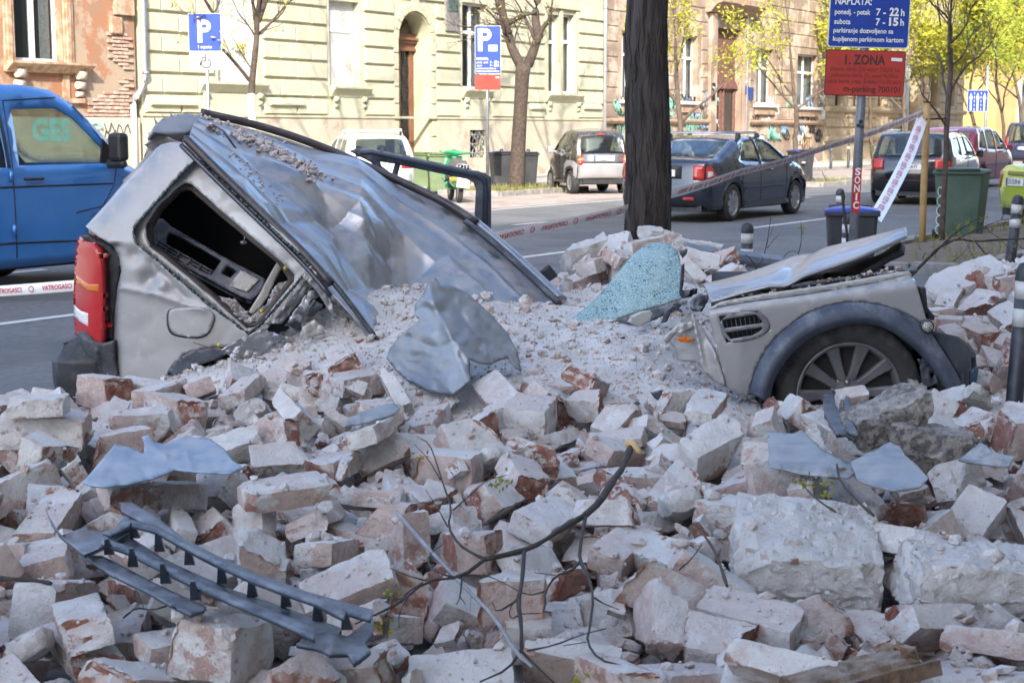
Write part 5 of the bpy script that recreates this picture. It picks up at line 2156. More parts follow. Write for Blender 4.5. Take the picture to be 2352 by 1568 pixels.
def tree(name, label, base, trunk, seed, depth, spread=.55, bark=bark_young, leaf=None, per=0, lsize=.05, lrad=.12, first_len=1.6, white=None, minr=.006, kids=(2, 3), up=.25, limbs=None, wig=.12, explicit=False, leafy=1.0):
    """trunk: list of (point, radius); limbs: explicit start limbs (point, direction, radius, length)"""
    rr = random.Random(seed)
    t_ = empty(name, base)
    q = MB()
    q.tube([p for p, r in trunk], [r for p, r in trunk], 14)
    out, tips = [], []
    if limbs is None:
        p, r = trunk[-1]
        limbs = [(p, (Vector(p) - Vector(trunk[-2][0])).normalized(), r * .9, first_len)]
        for k in range(3):
            i = rr.randint(max(1, len(trunk) - 3), len(trunk) - 1)
            a = rr.uniform(0, 6.28)
            limbs.append((trunk[i][0], Vector((math.cos(a), math.sin(a), .9)).normalized(), trunk[i][1] * .6, first_len * .9))
    for lm_ in limbs:
        p, d, r, l_ = lm_[:4]
        if explicit:
            p, d = Vector(p), Vector(d)
            bow = Vector((rr.gauss(0, .05), rr.gauss(0, .05), rr.gauss(0, .05))) * d.length
            pts = [p + d * (k / 6) + bow * math.sin(math.pi * k / 6) for k in range(7)]
            r_e = lm_[4] if len(lm_) > 4 else r * .72
            out.append((pts, [r + (r_e - r) * k / 6 for k in range(7)]))
            for k in range(rr.randint(3, 5)):
                i = rr.choice((2, 3, 4, 5, 6))
                nd_ = (d.normalized() + Vector((rr.gauss(0, 1), rr.gauss(0, 1), rr.gauss(0, .7))).normalized() * spread * 1.3 + Vector((0, 0, up))).normalized()
                grow(rr, pts[i], nd_, min(.03, r * rr.uniform(.28, .42)), d.length * rr.uniform(.35, .6), depth - 1, out, tips, spread, up, minr, kids, wig)
            grow(rr, pts[6], d.normalized(), r_e * .8, d.length * .5, depth - 1, out, tips, spread, up, minr, kids, wig)
        else:
            grow(rr, Vector(p), Vector(d).normalized(), r, l_, depth, out, tips, spread, up, minr, kids, wig)
    for pts, rad in out:
        q.tube(pts, rad, 6 if rad[0] < .03 else 9, cap=False)
    tk = q.build('trunk', bark, t_, norm=False)
    if white:
        q = MB()
        q.tube([p for p, r in white], [r for p, r in white], 16, cap=False)
        q.build('limewash', limewash, t_)
    if leaf:
        q = MB()
        leaves(q, [t for t in tips if rr.random() < leafy], rr, per, lsize, lrad)
        q.build('crown', leaf, t_, norm=False)
    rebase(t_, base)
    tag(t_, label, 'tree')
    return t_


# the big dark street tree by the wreck
Yt = 11.6
bp_, tp_ = PX(1478, 700, Yt), PX(1492, 0, Yt)
r0 = 50 / FP * Yt
big_t = []
for k in range(13):
    f = k / 12
    p = bp_.lerp(tp_, f) + Vector((.02 * math.sin(f * 5), 0, 0))
    rr0 = r0 * (1.08 - .16 * f + .25 * max(0, .14 - f) * 4)
    big_t.append((p, rr0))
up_p = tp_ + Vector((.05, 0, 1.6))
big_t.append((up_p, r0 * .86))
bt = tree('street_tree', 'thick black barked tree trunk rising behind the windscreen', Vector((bp_.x, bp_.y, 0)), big_t, 4, 3, bark=bark_dark, limbs=[(up_p, (-.5, .2, 1), r0 * .6, 2.4), (up_p, (.6, .3, 1), r0 * .6, 2.6), (up_p, (.1, -.6, 1), r0 * .5, 2.2)], minr=.012)
# bark ridges, real relief on the trunk
q = MB()
rr = random.Random(12)
for k in range(300):
    a = rr.uniform(0, 2 * math.pi)
    f0 = rr.uniform(-.02, .92)
    l_ = rr.uniform(.05, .16)
    pts, rad = [], []
    for i in range(6):
        f = f0 + l_ * i / 5
        ci = min(12, max(0, f * 12))
        p = bp_.lerp(tp_, max(0, f))
        rr1 = r0 * (1.08 - .16 * f + .25 * max(0, .14 - f) * 4)
        aa = a + .05 * math.sin(i * 1.7 + k)
        pts.append(p + Vector((.02 * math.sin(max(0, f) * 5) + rr1 * math.cos(aa), rr1 * math.sin(aa), 0)))
        rad.append(.006 * math.sin(math.pi * (i + .4) / 5.8) + .003)
    q.tube(pts, rad, 5, cap=False)
o = q.build('bark_ridges', bark_dark, bt, norm=False)
o['kind'] = 'stuff'
o.matrix_parent_inverse = Matrix.Translation(-Vector((bp_.x, bp_.y, 0)))
for (px, py, w_, h_) in ((1492, 420, 30, 40), (1497, 478, 22, 26), (1470, 512, 18, 22)):
    pass


def px_path(pts, y):
    return [PX(a, b, y) for a, b in pts]


# young lime-washed tree before the pale house
Y1_ = 29.6
tr_ = [(PX(x, y, Y1_), w / 2 / FP * Y1_) for x, y, w in ((583, 470, 20), (582, 330, 18), (578, 250, 17), (577, 215, 16), (580, 180, 15), (586, 120, 14), (590, 80, 12))]
lb_ = []
for (x0, y0, x1, y1, dy, w) in ((578, 192, 500, 100, -.4, 9), (500, 100, 470, 0, -.5, 8), (590, 85, 575, -30, .2, 10), (590, 85, 600, -40, -.2, 11), (588, 88, 640, 40, .3, 6), (588, 90, 555, 40, .4, 5), (578, 160, 550, 115, .1, 4), (600, 80, 680, -10, .2, 5)):
    a, b = PX(x0, y0, Y1_), PX(x1, y1, Y1_ + dy)
    lb_.append((a, b - a, w / 2 / FP * Y1_, (b - a).length * 1.1))
p = PX(592, 50, Y1_)
lb_.append((p, Vector((.35, .1, 8.0)), .065, 0, .025))
for k in range(9):
    a = k * 2.4
    lb_.append((p + Vector((.35, .1, 8.0)) * (.2 + .085 * k), Vector((math.cos(a) * 1.5, math.sin(a) * 1.5, 1.6)), .032, 0))
tree('lime_washed_tree', 'young street tree with lime-washed lower trunk before the pale house', Vector((tr_[0][0].x, Y1_, .006)), tr_, 21, 4, leaf=leaf_y, per=2, lsize=.04, lrad=.07, limbs=lb_, explicit=True, leafy=.5, white=[(p, r * 1.06) for p, r in tr_[:4]], minr=.005, up=.1, bark=bark_mid)
# forked tree in the planter
Y2_ = GP(1188, 443).y
tr_ = [(PX(x, y, Y2_), w / 2 / FP * Y2_) for x, y, w in ((1184, 452, 46), (1186, 420, 38), (1191, 330, 33), (1196, 240, 31), (1200, 170, 33), (1204, 145, 36))]
lb_ = []
for (x0, y0, x1, y1, dy, w) in ((1196, 150, 1166, 70, .1, 24), (1166, 78, 1152, -30, -.1, 21), (1212, 150, 1238, 80, -.1, 25), (1238, 88, 1248, -40, .3, 21), (1232, 100, 1200, 30, .4, 9), (1200, 38, 1150, 60, .5, 7), (1150, 60, 1115, 20, -.2, 6), (1120, 75, 1050, 60, -.3, 4), (1232, 30, 1190, 40, .3, 6), (1195, 36, 1140, 75, .2, 6), (1140, 72, 1080, 90, -.2, 4)):
    a, b = PX(x0, y0, Y2_), PX(x1, y1, Y2_ + dy)
    lb_.append((a, b - a, w / 2 / FP * Y2_, (b - a).length * 1.15))
for px, dx in ((1152, -.9), (1248, .9)):
    p = PX(px, -28, Y2_)
    lb_.append((p, Vector((dx, .2, 6.0)), .11, 0, .04))
    for k in range(5):
        a = k * 2.4 + px
        lb_.append((p + Vector((dx, .2, 6.0)) * (.25 + .15 * k), Vector((math.cos(a) * 1.6, math.sin(a) * 1.6, 1.5)), .045, 0))
tree('forked_tree', 'leafless tree forking into two thick limbs above the grassy planter', Vector((tr_[0][0].x, Y2_, .006)), tr_, 33, 4, leaf=leaf_y, per=1, lsize=.04, lrad=.06, limbs=lb_, explicit=True, leafy=.16, minr=.007, up=.05, bark=bark_mid, spread=.7)


def far_tree(px, py_base, top_y, w, label, seed, leaf, per, lean=0, lrad=.17, lsize=.06, depth=4, name='street_tree', first=1.5, white=False, y=None):
    g = GP(px, py_base) if y is None else Vector((XA(px, y), y, 0))
    Y_ = g.y
    tp2 = PX(px + lean, top_y, Y_)
    r_ = w / 2 / FP * Y_
    tk = [(g.lerp(tp2, k / 6) + Vector((.05 * math.sin(k * 1.3 + seed), 0, 0)), r_ * (1.15 - .4 * k / 6)) for k in range(7)]
    tree(name, label, g, tk, seed, depth, leaf=leaf, per=per, lsize=lsize, lrad=lrad, first_len=first, minr=.007, kids=(2, 3), up=.22)


far_tree(1552, 445, 205, 15, 'slim tree with fresh yellow-green leaves just right of the black trunk', 41, leaf_y, 9, lean=8, first=1.25, y=41, lrad=.14, lsize=.06)
far_tree(1822, 425, 220, 12, 'slim tree with fresh yellow-green leaves before the brown house', 52, leaf_y, 10, lean=2, first=1.5, y=48, lrad=.15, lsize=.065)
far_tree(2072, 400, 190, 9, 'leafy yellow-green tree before the arched entrance of the stone house', 63, leaf_y, 26, first=2.0, lrad=.32, lsize=.11, y=66)
far_tree(2228, 395, 215, 9, 'dense yellow-green tree beyond the lane sign', 74, leaf_y, 40, first=2.2, lrad=.42, lsize=.13, y=74)
far_tree(2292, 400, 200, 8, 'greener leaved tree before the ochre building gates', 85, leaf_g, 12, first=2.6, lrad=.26, lsize=.09, y=70)
far_tree(2335, 395, 200, 9, 'broad yellow-green tree at the end of the row', 96, leaf_y, 40, first=2.4, lrad=.44, lsize=.14, y=80)
far_tree(1990, 395, 120, 8, 'yellow-green tree behind the large parking sign', 97, leaf_y, 22, first=2.0, lrad=.32, lsize=.11, y=70)
# near sapling tied to its stake
Y3_ = 20.4
tr_ = [(PX(x, y, Y3_), w / 2 / FP * Y3_) for x, y, w in ((2163, 572, 15), (2164, 520, 13.5), (2168, 450, 13), (2172, 380, 12), (2174, 300, 12), (2177, 250, 13), (2180, 210, 12), (2184, 160, 11), (2184, 110, 9)) ]
lb_ = []
for (x0, y0, x1, y1, dy, w) in ((2182, 215, 2250, 130, .2, 7), (2184, 170, 2180, 60, -.1, 8), (2182, 100, 2140, 10, .2, 6), (2184, 100, 2230, 20, -.2, 5), (2186, 150, 2225, 90, .4, 5), (2172, 290, 2120, 220, -.3, 5), (2182, 80, 2190, -40, 0, 6), (2160, 60, 2150, -30, .1, 4), (2178, 230, 2165, 150, .3, 6)):
    a, b = PX(x0, y0, Y3_), PX(x1, y1, Y3_ + dy)
    lb_.append((a, b - a, w / 2 / FP * Y3_, (b - a).length * 1.1))
tree('sapling', 'dark stemmed sapling tied to a wooden stake in the near planter', Vector((tr_[0][0].x, Y3_, .0)), tr_, 101, 2, leaf=leaf_y, per=1, lsize=.03, lrad=.05, limbs=lb_, explicit=True, minr=.004, up=.2, bark=M('bark_sapling', (.06, .043, .036), (.1, .075, .06), rough=.85, scale=14, bump=.3, bscale=60))
stk_ = empty('wooden_stake', (XA(2118, 20.2), 20.2, 0))
q = MB()
q.tube([PX(2117, 590, 20.2), PX(2121, 450, 20.2), PX(2126, 330, 20.2), PX(2129, 234, 20.2)], .045, 12)
q.build('stake', M('stake_wood', (.36, .22, .08), (.42, .28, .12), rough=.7, scale=6), stk_)
q = MB()
q.tube([PX(2129, 237, 20.2), PX(2129.5, 233, 20.2)], .048, 12)
q.build('stake_top', M('stake_end', (.08, .05, .03), rough=.9), stk_)
q = MB()
q.tube([PX(2128, 274, 20.15), PX(2150, 273, 20.3), PX(2172, 272, 20.35)], .012, 6)
q.build('tie', black_plastic, stk_)
rebase(stk_, (XA(2118, 20.2), 20.2, 0))
tag(stk_, 'pale wooden stake with dark top holding the sapling and the tape', 'stake')


# planters: kerb stones, soil and grass
def planter(s0, s1, t0, t1, label, nst, seed, mound=.12, zb=0.0, grass=True):
    t_ = empty('planter', ST((s0 + s1) / 2, (t0 + t1) / 2, 0))
    rr = random.Random(seed)
    q = MB()
    vs = []
    NI, NJ = 24, 10
    for i in range(NI + 1):
        for j in range(NJ + 1):
            a, b = i / NI, j / NJ
            z = .07 + mound * math.sin(math.pi * a) * math.sin(math.pi * b) + .025 * mnoise.noise(Vector((a * 9, b * 5, seed)))
            vs.append(ST(s0 + .1 + (s1 - s0 - .2) * a, t0 + .1 + (t1 - t0 - .2) * b, z))
    q.add(vs, [(i * (NJ + 1) + j, (i + 1) * (NJ + 1) + j, (i + 1) * (NJ + 1) + j + 1, i * (NJ + 1) + j + 1) for i in range(NI) for j in range(NJ)], True)
    q.build('soil', soil_m, t_, norm=False)
    def run(a, b, n):
        for k in range(n):
            p, r = a.lerp(b, (k + .012) / n), a.lerp(b, (k + .988) / n)
            d = (b - a).normalized()
            nn = Vector((-d.y, d.x, 0)) * .07
            j = lambda: Vector((rr.uniform(-.008, .008), rr.uniform(-.008, .008), 0))
            z1 = .13 + rr.uniform(-.012, .012)
            m_ = MB()
            bs = [p - nn + j(), r - nn + j(), r + nn + j(), p + nn + j()]
            m_.add([Vector((v_.x, v_.y, 0)) for v_ in bs] + [Vector((v_.x, v_.y, z1 + rr.uniform(-.006, .006))) for v_ in bs], [(4, 5, 6, 7), (0, 1, 5, 4), (1, 2, 6, 5), (2, 3, 7, 6), (3, 0, 4, 7)])
            m_.build('kerb_stone', kerb_m, t_, bevel=.014)
    c = [ST(s0, t0, 0), ST(s1, t0, 0), ST(s1, t1, 0), ST(s0, t1, 0)]
    n2 = max(2, int((t1 - t0) / .55))
    run(c[0], c[1], nst)
    run(c[1], c[2], n2)
    run(c[2], c[3], nst)
    run(c[3], c[0], n2)
    if grass:
        q = MB()
        for k in range(grass):
            a, b = rr.random(), rr.random()
            i, j = int(a * NI), int(b * NJ)
            p = Vector(vs[min(i, NI) * (NJ + 1) + min(j, NJ)]) + Vector((rr.uniform(-.25, .25), rr.uniform(-.12, .12), 0))
            if mnoise.noise(p * 1.3) < (.05 if mound > .08 else -.2):
                continue
            h_ = rr.uniform(.05, .16)
            an = rr.uniform(0, 6.28)
            dx = Vector((math.cos(an), math.sin(an), 0)) * .012
            tip = p + Vector((rr.gauss(0, .04), rr.gauss(0, .04), h_))
            q.add([p - dx, p + dx, tip], [(0, 1, 2)])
        g_ = q.build('grass', leaf_mat('grass_blade', (.25, .25, .085)), t_, norm=False)
        g_['kind'] = 'stuff'
    rebase(t_, ST((s0 + s1) / 2, (t0 + t1) / 2, 0))
    tag(t_, label, 'planter')


g1 = to_st(GP(1188, 443))
planter(g1[0] - 2.2, g1[0] + 1.9, g1[1] - .9, g1[1] + .8, 'stone edged planter with short grass under the forked tree', 7, 4, grass=1300, mound=.06)
g2 = to_st(GP(1822, 425))
planter(g2[0] - 1.2, g2[0] + 3.2, g2[1] - 1.3, g2[1] + .3, 'low stone edged planter at the foot of the slim leafy tree', 8, 5, grass=300, mound=.03)
g3 = to_st(Vector((XA(2163, 20.4), 20.4, 0)))
planter(g3[0] - 3.6, g3[0] + 6.5, g3[1] - 1.35, g3[1] + .55, 'bare earth planter with dark kerb around the sapling', 16, 6, grass=700, mound=.10)
for k, (px, Y) in enumerate(((583, 29.6),)):
    g4 = to_st(Vector((XA(px, Y), Y, 0)))
    planter(g4[0] - 1.6, g4[0] + 1.6, g4[1] - .8, g4[1] + .8, 'stone edged planter around the lime-washed tree', 6, 7, grass=600, mound=.04)
# ------------------------------------------------------------------ rubble: dust mound, bricks, chips
def rubble_mat(name, kind):
    m, nt, b, ln = base_mat(name)
    g = nd(nt, 'ShaderNodeNewGeometry')
    oi = nd(nt, 'ShaderNodeObjectInfo')
    rnd = math_n(nt, ln, 'FRACT', math_n(nt, ln, 'ADD', math_n(nt, ln, 'MULTIPLY', oi.outputs['Random'], 7.31), g.outputs['Random Per Island']), 0.0)
    vec = nd(nt, 'ShaderNodeVectorMath', operation='ADD')
    ln(g.outputs['Position'], vec.inputs[0])
    ofs = nd(nt, 'ShaderNodeCombineXYZ')
    ln(math_n(nt, ln, 'MULTIPLY', rnd, 37.0), ofs.inputs[0])
    ln(math_n(nt, ln, 'MULTIPLY', rnd, 91.0), ofs.inputs[2])
    ln(ofs.outputs[0], vec.inputs[1])
    p = vec.outputs[0]
    att = nd(nt, 'ShaderNodeAttribute', attribute_name='core')
    sx = nd(nt, 'ShaderNodeSeparateXYZ')
    ln(g.outputs['Normal'], sx.inputs[0])
    # brick clay, fired unevenly
    clay = mixc(nt, ln, ramp(nt, ln, noise_n(nt, ln, p, 16, 6), .35, .65), (.33, .135, .098), (.43, .25, .19))
    pale = mixc(nt, ln, ramp(nt, ln, noise_n(nt, ln, p, 11, 6, .6), .35, .65), (.61, .575, .54), (.79, .765, .735))
    pink = mixc(nt, ln, ramp(nt, ln, noise_n(nt, ln, p, 24, 6, .65), .35, .65), (.55, .41, .36), (.65, .535, .48))
    # face coat: mortar or dusted clay, by brick
    th = math_n(nt, ln, 'ADD', math_n(nt, ln, 'MULTIPLY', rnd, .30), .355)
    n1 = noise_n(nt, ln, p, 5.5, 5, .6)
    d1 = math_n(nt, ln, 'SUBTRACT', n1, th)
    coat = mixc(nt, ln, ramp(nt, ln, d1, -.05, .04), pink, pale)
    # broken faces show the red core; thin dust lies over it and on everything that faces up
    n2 = noise_n(nt, ln, p, 22, 7, .7)
    up_ = math_n(nt, ln, 'MULTIPLY', ramp(nt, ln, sx.outputs['Z'], -.1, .9), .30)
    rr2 = math_n(nt, ln, 'FRACT', math_n(nt, ln, 'MULTIPLY', rnd, 13.7), 0.0)
    cv = math_n(nt, ln, 'ADD', math_n(nt, ln, 'SUBTRACT', n2, up_), math_n(nt, ln, 'MULTIPLY', math_n(nt, ln, 'SUBTRACT', rr2, .5), .32))
    redf = math_n(nt, ln, 'MULTIPLY', att.outputs['Fac'], ramp(nt, ln, cv, .30, .42))
    # knocked-off coat on the faces too
    n3 = noise_n(nt, ln, p, 8, 8, .72)
    bare = math_n(nt, ln, 'MULTIPLY', ramp(nt, ln, math_n(nt, ln, 'SUBTRACT', n3, math_n(nt, ln, 'MULTIPLY', up_, .45)), .545, .60), .8)
    redf = math_n(nt, ln, 'MAXIMUM', redf, bare)
    if kind == 'mortar':
        coat = mixc(nt, ln, ramp(nt, ln, noise_n(nt, ln, p, 7, 6, .6), .4, .6), (.54, .51, .47), (.70, .67, .63))
        redf = math_n(nt, ln, 'MULTIPLY', redf, .12)
    c = mixc(nt, ln, redf, coat, clay)
    # fine settled dust
    n4 = noise_n(nt, ln, g.outputs['Position'], 30, 6, .7)
    df = math_n(nt, ln, 'MULTIPLY', ramp(nt, ln, math_n(nt, ln, 'ADD', n4, up_), .55, .8), .6)
    c = mixc(nt, ln, df, c, (.66, .63, .60))
    vp = nd(nt, 'ShaderNodeTexVoronoi', Scale=70.0)
    ln(p, vp.inputs['Vector'])
    pit = math_n(nt, ln, 'MULTIPLY', math_n(nt, ln, 'SUBTRACT', 1.0, ramp(nt, ln, vp.outputs['Distance'], .08, .24)), ramp(nt, ln, noise_n(nt, ln, p, 20, 3), .45, .6))
    c = mixc(nt, ln, math_n(nt, ln, 'MULTIPLY', pit, .55), c, (.20, .16, .13))
    ln(c, b.inputs['Base Color'])
    b.inputs['Roughness'].default_value = .95
    b.inputs['Specular IOR Level'].default_value = .15
    bn = nd(nt, 'ShaderNodeBump', Strength=.85, Distance=.02)
    hh = math_n(nt, ln, 'ADD', noise_n(nt, ln, p, 55, 8, .72), math_n(nt, ln, 'MULTIPLY', noise_n(nt, ln, p, 14, 4, .6), 1.2))
    ln(hh, bn.inputs['Height'])
    ln(bn.outputs[0], b.inputs['Normal'])
    return m


brick_m = rubble_mat('dusty_brick', 'brick')
mortar_m = rubble_mat('lime_mortar', 'mortar')
dust_m = M('mortar_dust', (.60, .57, .535), (.69, .665, .635), rough=1, scale=5, bump=.9, bscale=45, c3=(.62, .56, .515), s3=3, lo3=.55, hi3=.75, spec=.1)


def set_core(me, core):
    at = me.attributes.new('core', 'FLOAT', 'POINT')
    at.data.foreach_set('value', core)


def brick_shape(seed, L, W, H, cuts=0, rough=.0075, res=(15, 9, 6), lump=0.0, chip=.02):
    """one block: rounded, chipped, with optional broken faces; returns verts, faces, core"""
    rr = random.Random(seed)
    nx, ny, nz = res
    idx = {}
    vs = []

    def vid(i, j, k):
        if (i, j, k) not in idx:
            idx[(i, j, k)] = len(vs)
            vs.append(Vector(((i / nx - .5) * L, (j / ny - .5) * W, (k / nz - .5) * H)))
        return idx[(i, j, k)]
    fs_ = []
    for i in range(nx):
        for j in range(ny):
            fs_.append((vid(i, j, 0), vid(i, j + 1, 0), vid(i + 1, j + 1, 0), vid(i + 1, j, 0)))
            fs_.append((vid(i, j, nz), vid(i + 1, j, nz), vid(i + 1, j + 1, nz), vid(i, j + 1, nz)))
    for i in range(nx):
        for k in range(nz):
            fs_.append((vid(i, 0, k), vid(i + 1, 0, k), vid(i + 1, 0, k + 1), vid(i, 0, k + 1)))
            fs_.append((vid(i, ny, k), vid(i, ny, k + 1), vid(i + 1, ny, k + 1), vid(i + 1, ny, k)))
    for j in range(ny):
        for k in range(nz):
            fs_.append((vid(0, j, k), vid(0, j, k + 1), vid(0, j + 1, k + 1), vid(0, j + 1, k)))
            fs_.append((vid(nx, j, k), vid(nx, j + 1, k), vid(nx, j + 1, k + 1), vid(nx, j, k + 1)))
    core = [0.0] * len(vs)
    hv = Vector((L / 2, W / 2, H / 2))
    so = Vector((rr.uniform(-90, 90), rr.uniform(-90, 90), rr.uniform(-90, 90)))
    planes = []
    for c in range(cuts):
        n = Vector((rr.choice((-1, 1)) * rr.uniform(.7, 1), rr.uniform(-.75, .75), rr.uniform(-.7, .7))).normalized()
        ext = abs(n.x) * hv.x + abs(n.y) * hv.y + abs(n.z) * hv.z
        planes.append((n, ext * rr.uniform(.30, .62), 1.0))
    for c in range(rr.randint(2, 4)):       # chipped corners
        n = Vector((rr.choice((-1, 1)) * rr.uniform(.3, 1), rr.choice((-1, 1)) * rr.uniform(.4, 1), rr.choice((-1, 1)) * rr.uniform(.5, 1))).normalized()
        ext = abs(n.x) * hv.x + abs(n.y) * hv.y + abs(n.z) * hv.z
        planes.append((n, ext - rr.uniform(.25, 1.6) * chip, .8))
    # taper so no block is a perfect cuboid
    ta, tb = rr.uniform(-.10, .10), rr.uniform(-.12, .12)
    tc = rr.uniform(-.12, .12)
    for i, v in enumerate(vs):
        e = sum(1 for q in range(3) if abs(abs(v[q]) - hv[q]) < 1e-6)
        if e >= 2:
            r_ = .0018 if e == 2 else .003
            for q in range(3):
                if abs(abs(v[q]) - hv[q]) < 1e-6:
                    v[q] -= math.copysign(r_, v[q])
        v.y *= 1 + ta * v.x / hv.x
        v.z *= 1 + tb * v.x / hv.x
        v.y += tc * v.z
        w = mnoise.noise_vector(v * 14 + so)
        v += w * (.55 * rough + .012 * lump)
        for n, d, cc in planes:
            q = v.dot(n) - d
            if q > 0:
                # a hackly broken surface
                v -= n * (q - .012 * mnoise.noise(v * 26 + so) - .006 * mnoise.noise(v * 70 + so))
                core[i] = max(core[i], cc if q > .004 else .5)
        v += mnoise.noise_vector(v * 48 + so) * rough * .55
    if lump:
        for v in vs:
            q = Vector((v.x / hv.x, v.y / hv.y, v.z / hv.z))
            k = max(abs(q.x), abs(q.y), abs(q.z)) / max(q.length, 1e-6)
            v *= (1 - lump) + lump * k * 1.15
    return vs, fs_, core


def block_mesh(name, seed, *a, **k):
    mat_ = k.pop('m', brick_m)
    vs, f, core = brick_shape(seed, *a, **k)
    me = bpy.data.meshes.new(name)
    me.from_pydata([tuple(v) for v in vs], [], f)
    me.polygons.foreach_set('use_smooth', [True] * len(f))
    set_core(me, core)
    me.set_sharp_from_angle(angle=R(30))
    me.materials.append(mat_)
    return me


KINDS = []      # (name, mesh, dims, label, weight)
vr = random.Random(11)
for k in range(11):
    d = (vr.uniform(.265, .295), vr.uniform(.132, .148), vr.uniform(.068, .092))
    KINDS.append(('brick', block_mesh('brick', 100 + k, *d), d, 'whole', 1.0))
for k in range(12):
    d = (vr.uniform(.27, .29), vr.uniform(.13, .15), vr.uniform(.068, .092))
    KINDS.append(('broken_brick', block_mesh('broken_brick', 200 + k, *d, cuts=1), (d[0] * .8, d[1], d[2]), 'half', 1.0))
for k in range(8):
    d = (vr.uniform(.2, .27), vr.uniform(.13, .15), vr.uniform(.09, .12))
    KINDS.append(('broken_brick', block_mesh('broken_brick', 260 + k, *d, cuts=2), (d[0] * .62, d[1] * .9, d[2] * .9), 'stub', .9))
for k in range(6):
    d = (vr.uniform(.13, .22), vr.uniform(.11, .16), vr.uniform(.06, .11))
    KINDS.append(('mortar_lump', block_mesh('mortar_lump', 300 + k, *d, cuts=1, rough=.012, lump=.45, m=mortar_m), (d[0] * .75, d[1] * .85, d[2] * .85), 'lump', .5))
for k in range(5):
    d = (vr.uniform(.25, .31), vr.uniform(.15, .2), vr.uniform(.13, .17))
    KINDS.append(('mortared_brick_block', block_mesh('mortared_brick_block', 340 + k, *d, cuts=1, rough=.009, lump=.12), (d[0] * .85, d[1], d[2] * .95), 'block', .28))

# target surface of the heap, read off the photograph as (column, distance, height)
CT = []
for y, z in ((3.5, .10), (4.1, .13), (4.7, .155), (5.4, .19), (6.1, .225), (6.7, .27)):
    for px in (-350, 0, 400, 800, 1176, 1600, 2000, 2352, 2700):
        CT.append((px, y, z - (.04 if px < 0 else 0)))
CT += [(px, 7.2, z) for px, z in ((-300, .02), (-100, .1), (100, .22), (300, .28), (600, .36), (900, .39), (1176, .36), (1500, .32), (1800, .26), (2100, .26), (2352, .27), (2700, .3))]
CT += [(px, 7.8, z) for px, z in ((-100, -.03), (150, .12), (400, .32), (650, .44), (900, .5), (1176, .48), (1450, .5), (1600, .34), (2200, .27), (2352, .32), (2700, .4))]
CT += [(px, 8.4, z) for px, z in ((0, -.08), (200, -.05), (450, .25), (650, .45), (850, .72), (1000, .64), (1120, .6), (1300, .52), (1500, .56), (1700, .44), (2250, .40), (2352, .45), (2700, .6))]
CT += [(px, 9.2, z) for px, z in ((200, -.1), (450, .1), (700, .35), (950, .6), (1100, .65), (1280, .55), (1400, .6), (1600, .6), (1800, .48), (2150, .46), (2300, .58), (2600, .7))]
CT += [(px, 10.0, z) for px, z in ((100, -.1), (400, -.1), (700, .05), (950, .25), (1120, .42), (1250, .52), (1350, .68), (1500, .77), (1650, .66), (1800, .46), (2100, .42), (2300, .64), (2600, .8))]
CT += [(px, 11.0, z) for px, z in ((300, -.15), (700, -.15), (1000, -.12), (1200, .15), (1300, .42), (1400, .66), (1550, .70), (1650, .52), (1800, .22), (2000, .12), (2200, .3), (2400, .6))]
CT += [(px, 12.3, z) for px, z in ((0, -.2), (600, -.2), (1000, -.2), (1250, -.1), (1450, .2), (1600, .15), (1800, -.05), (2000, -.05), (2250, .05), (2450, .1))]
CT += [(px, 13.6, -.2) for px in (0, 600, 1200, 1800, 2400)]
cpt = np.array([(XA(px, y), y, z) for px, y, z in CT])
X0, X1, Y0, Y1, RES = -4.6, 5.0, 3.6, 13.4, .016
NX, NY = int((X1 - X0) / RES), int((Y1 - Y0) / RES)
n_ = len(cpt)
A = np.sqrt(((cpt[:, None, :2] - cpt[None, :, :2]) ** 2).sum(-1))
A = np.where(A > 0, A * A * np.log(A + 1e-9), 0) + np.eye(n_) * .05
Pm = np.c_[np.ones(n_), cpt[:, :2]]
big = np.zeros((n_ + 3, n_ + 3))
big[:n_, :n_] = A
big[:n_, n_:] = Pm
big[n_:, :n_] = Pm.T
co = np.linalg.solve(big, np.r_[cpt[:, 2], 0, 0, 0])


def surf(x, y):
    """heap height at arrays x, y"""
    x, y = np.asarray(x, float), np.asarray(y, float)
    out = co[n_] + co[n_ + 1] * x + co[n_ + 2] * y
    for i in range(n_):
        r2 = (x - cpt[i, 0]) ** 2 + (y - cpt[i, 1]) ** 2 + 1e-9
        out = out + co[i] * .5 * r2 * np.log(r2)
    return out


# coarse evaluation, then bilinear to the fine grid
cg = 6
gx = np.linspace(X0, X1, NX // cg)
gy = np.linspace(Y0, Y1, NY // cg)
GX, GY = np.meshgrid(gx, gy)
TC = surf(GX, GY)


def bil(grid, x, y):
    u = np.clip((np.asarray(x) - X0) / (X1 - X0) * (grid.shape[1] - 1), 0, grid.shape[1] - 1.001)
    v = np.clip((np.asarray(y) - Y0) / (Y1 - Y0) * (grid.shape[0] - 1), 0, grid.shape[0] - 1.001)
    i, j = u.astype(int), v.astype(int)
    a, b = u - i, v - j
    return grid[j, i] * (1 - a) * (1 - b) + grid[j, i + 1] * a * (1 - b) + grid[j + 1, i] * (1 - a) * b + grid[j + 1, i + 1] * a * b


FX, FY = np.meshgrid(np.linspace(X0, X1, NX), np.linspace(Y0, Y1, NY))
T = bil(TC, FX, FY)


def col_of(x, y):
    return 1176 + x / y * FP * .985


CC = col_of(FX, FY)
# where bricks lie thick, and where dust and chips lie over everything
def ss(v, a, b):
    q = np.clip((v - a) / (b - a), 0, 1)
    return q * q * (3 - 2 * q)


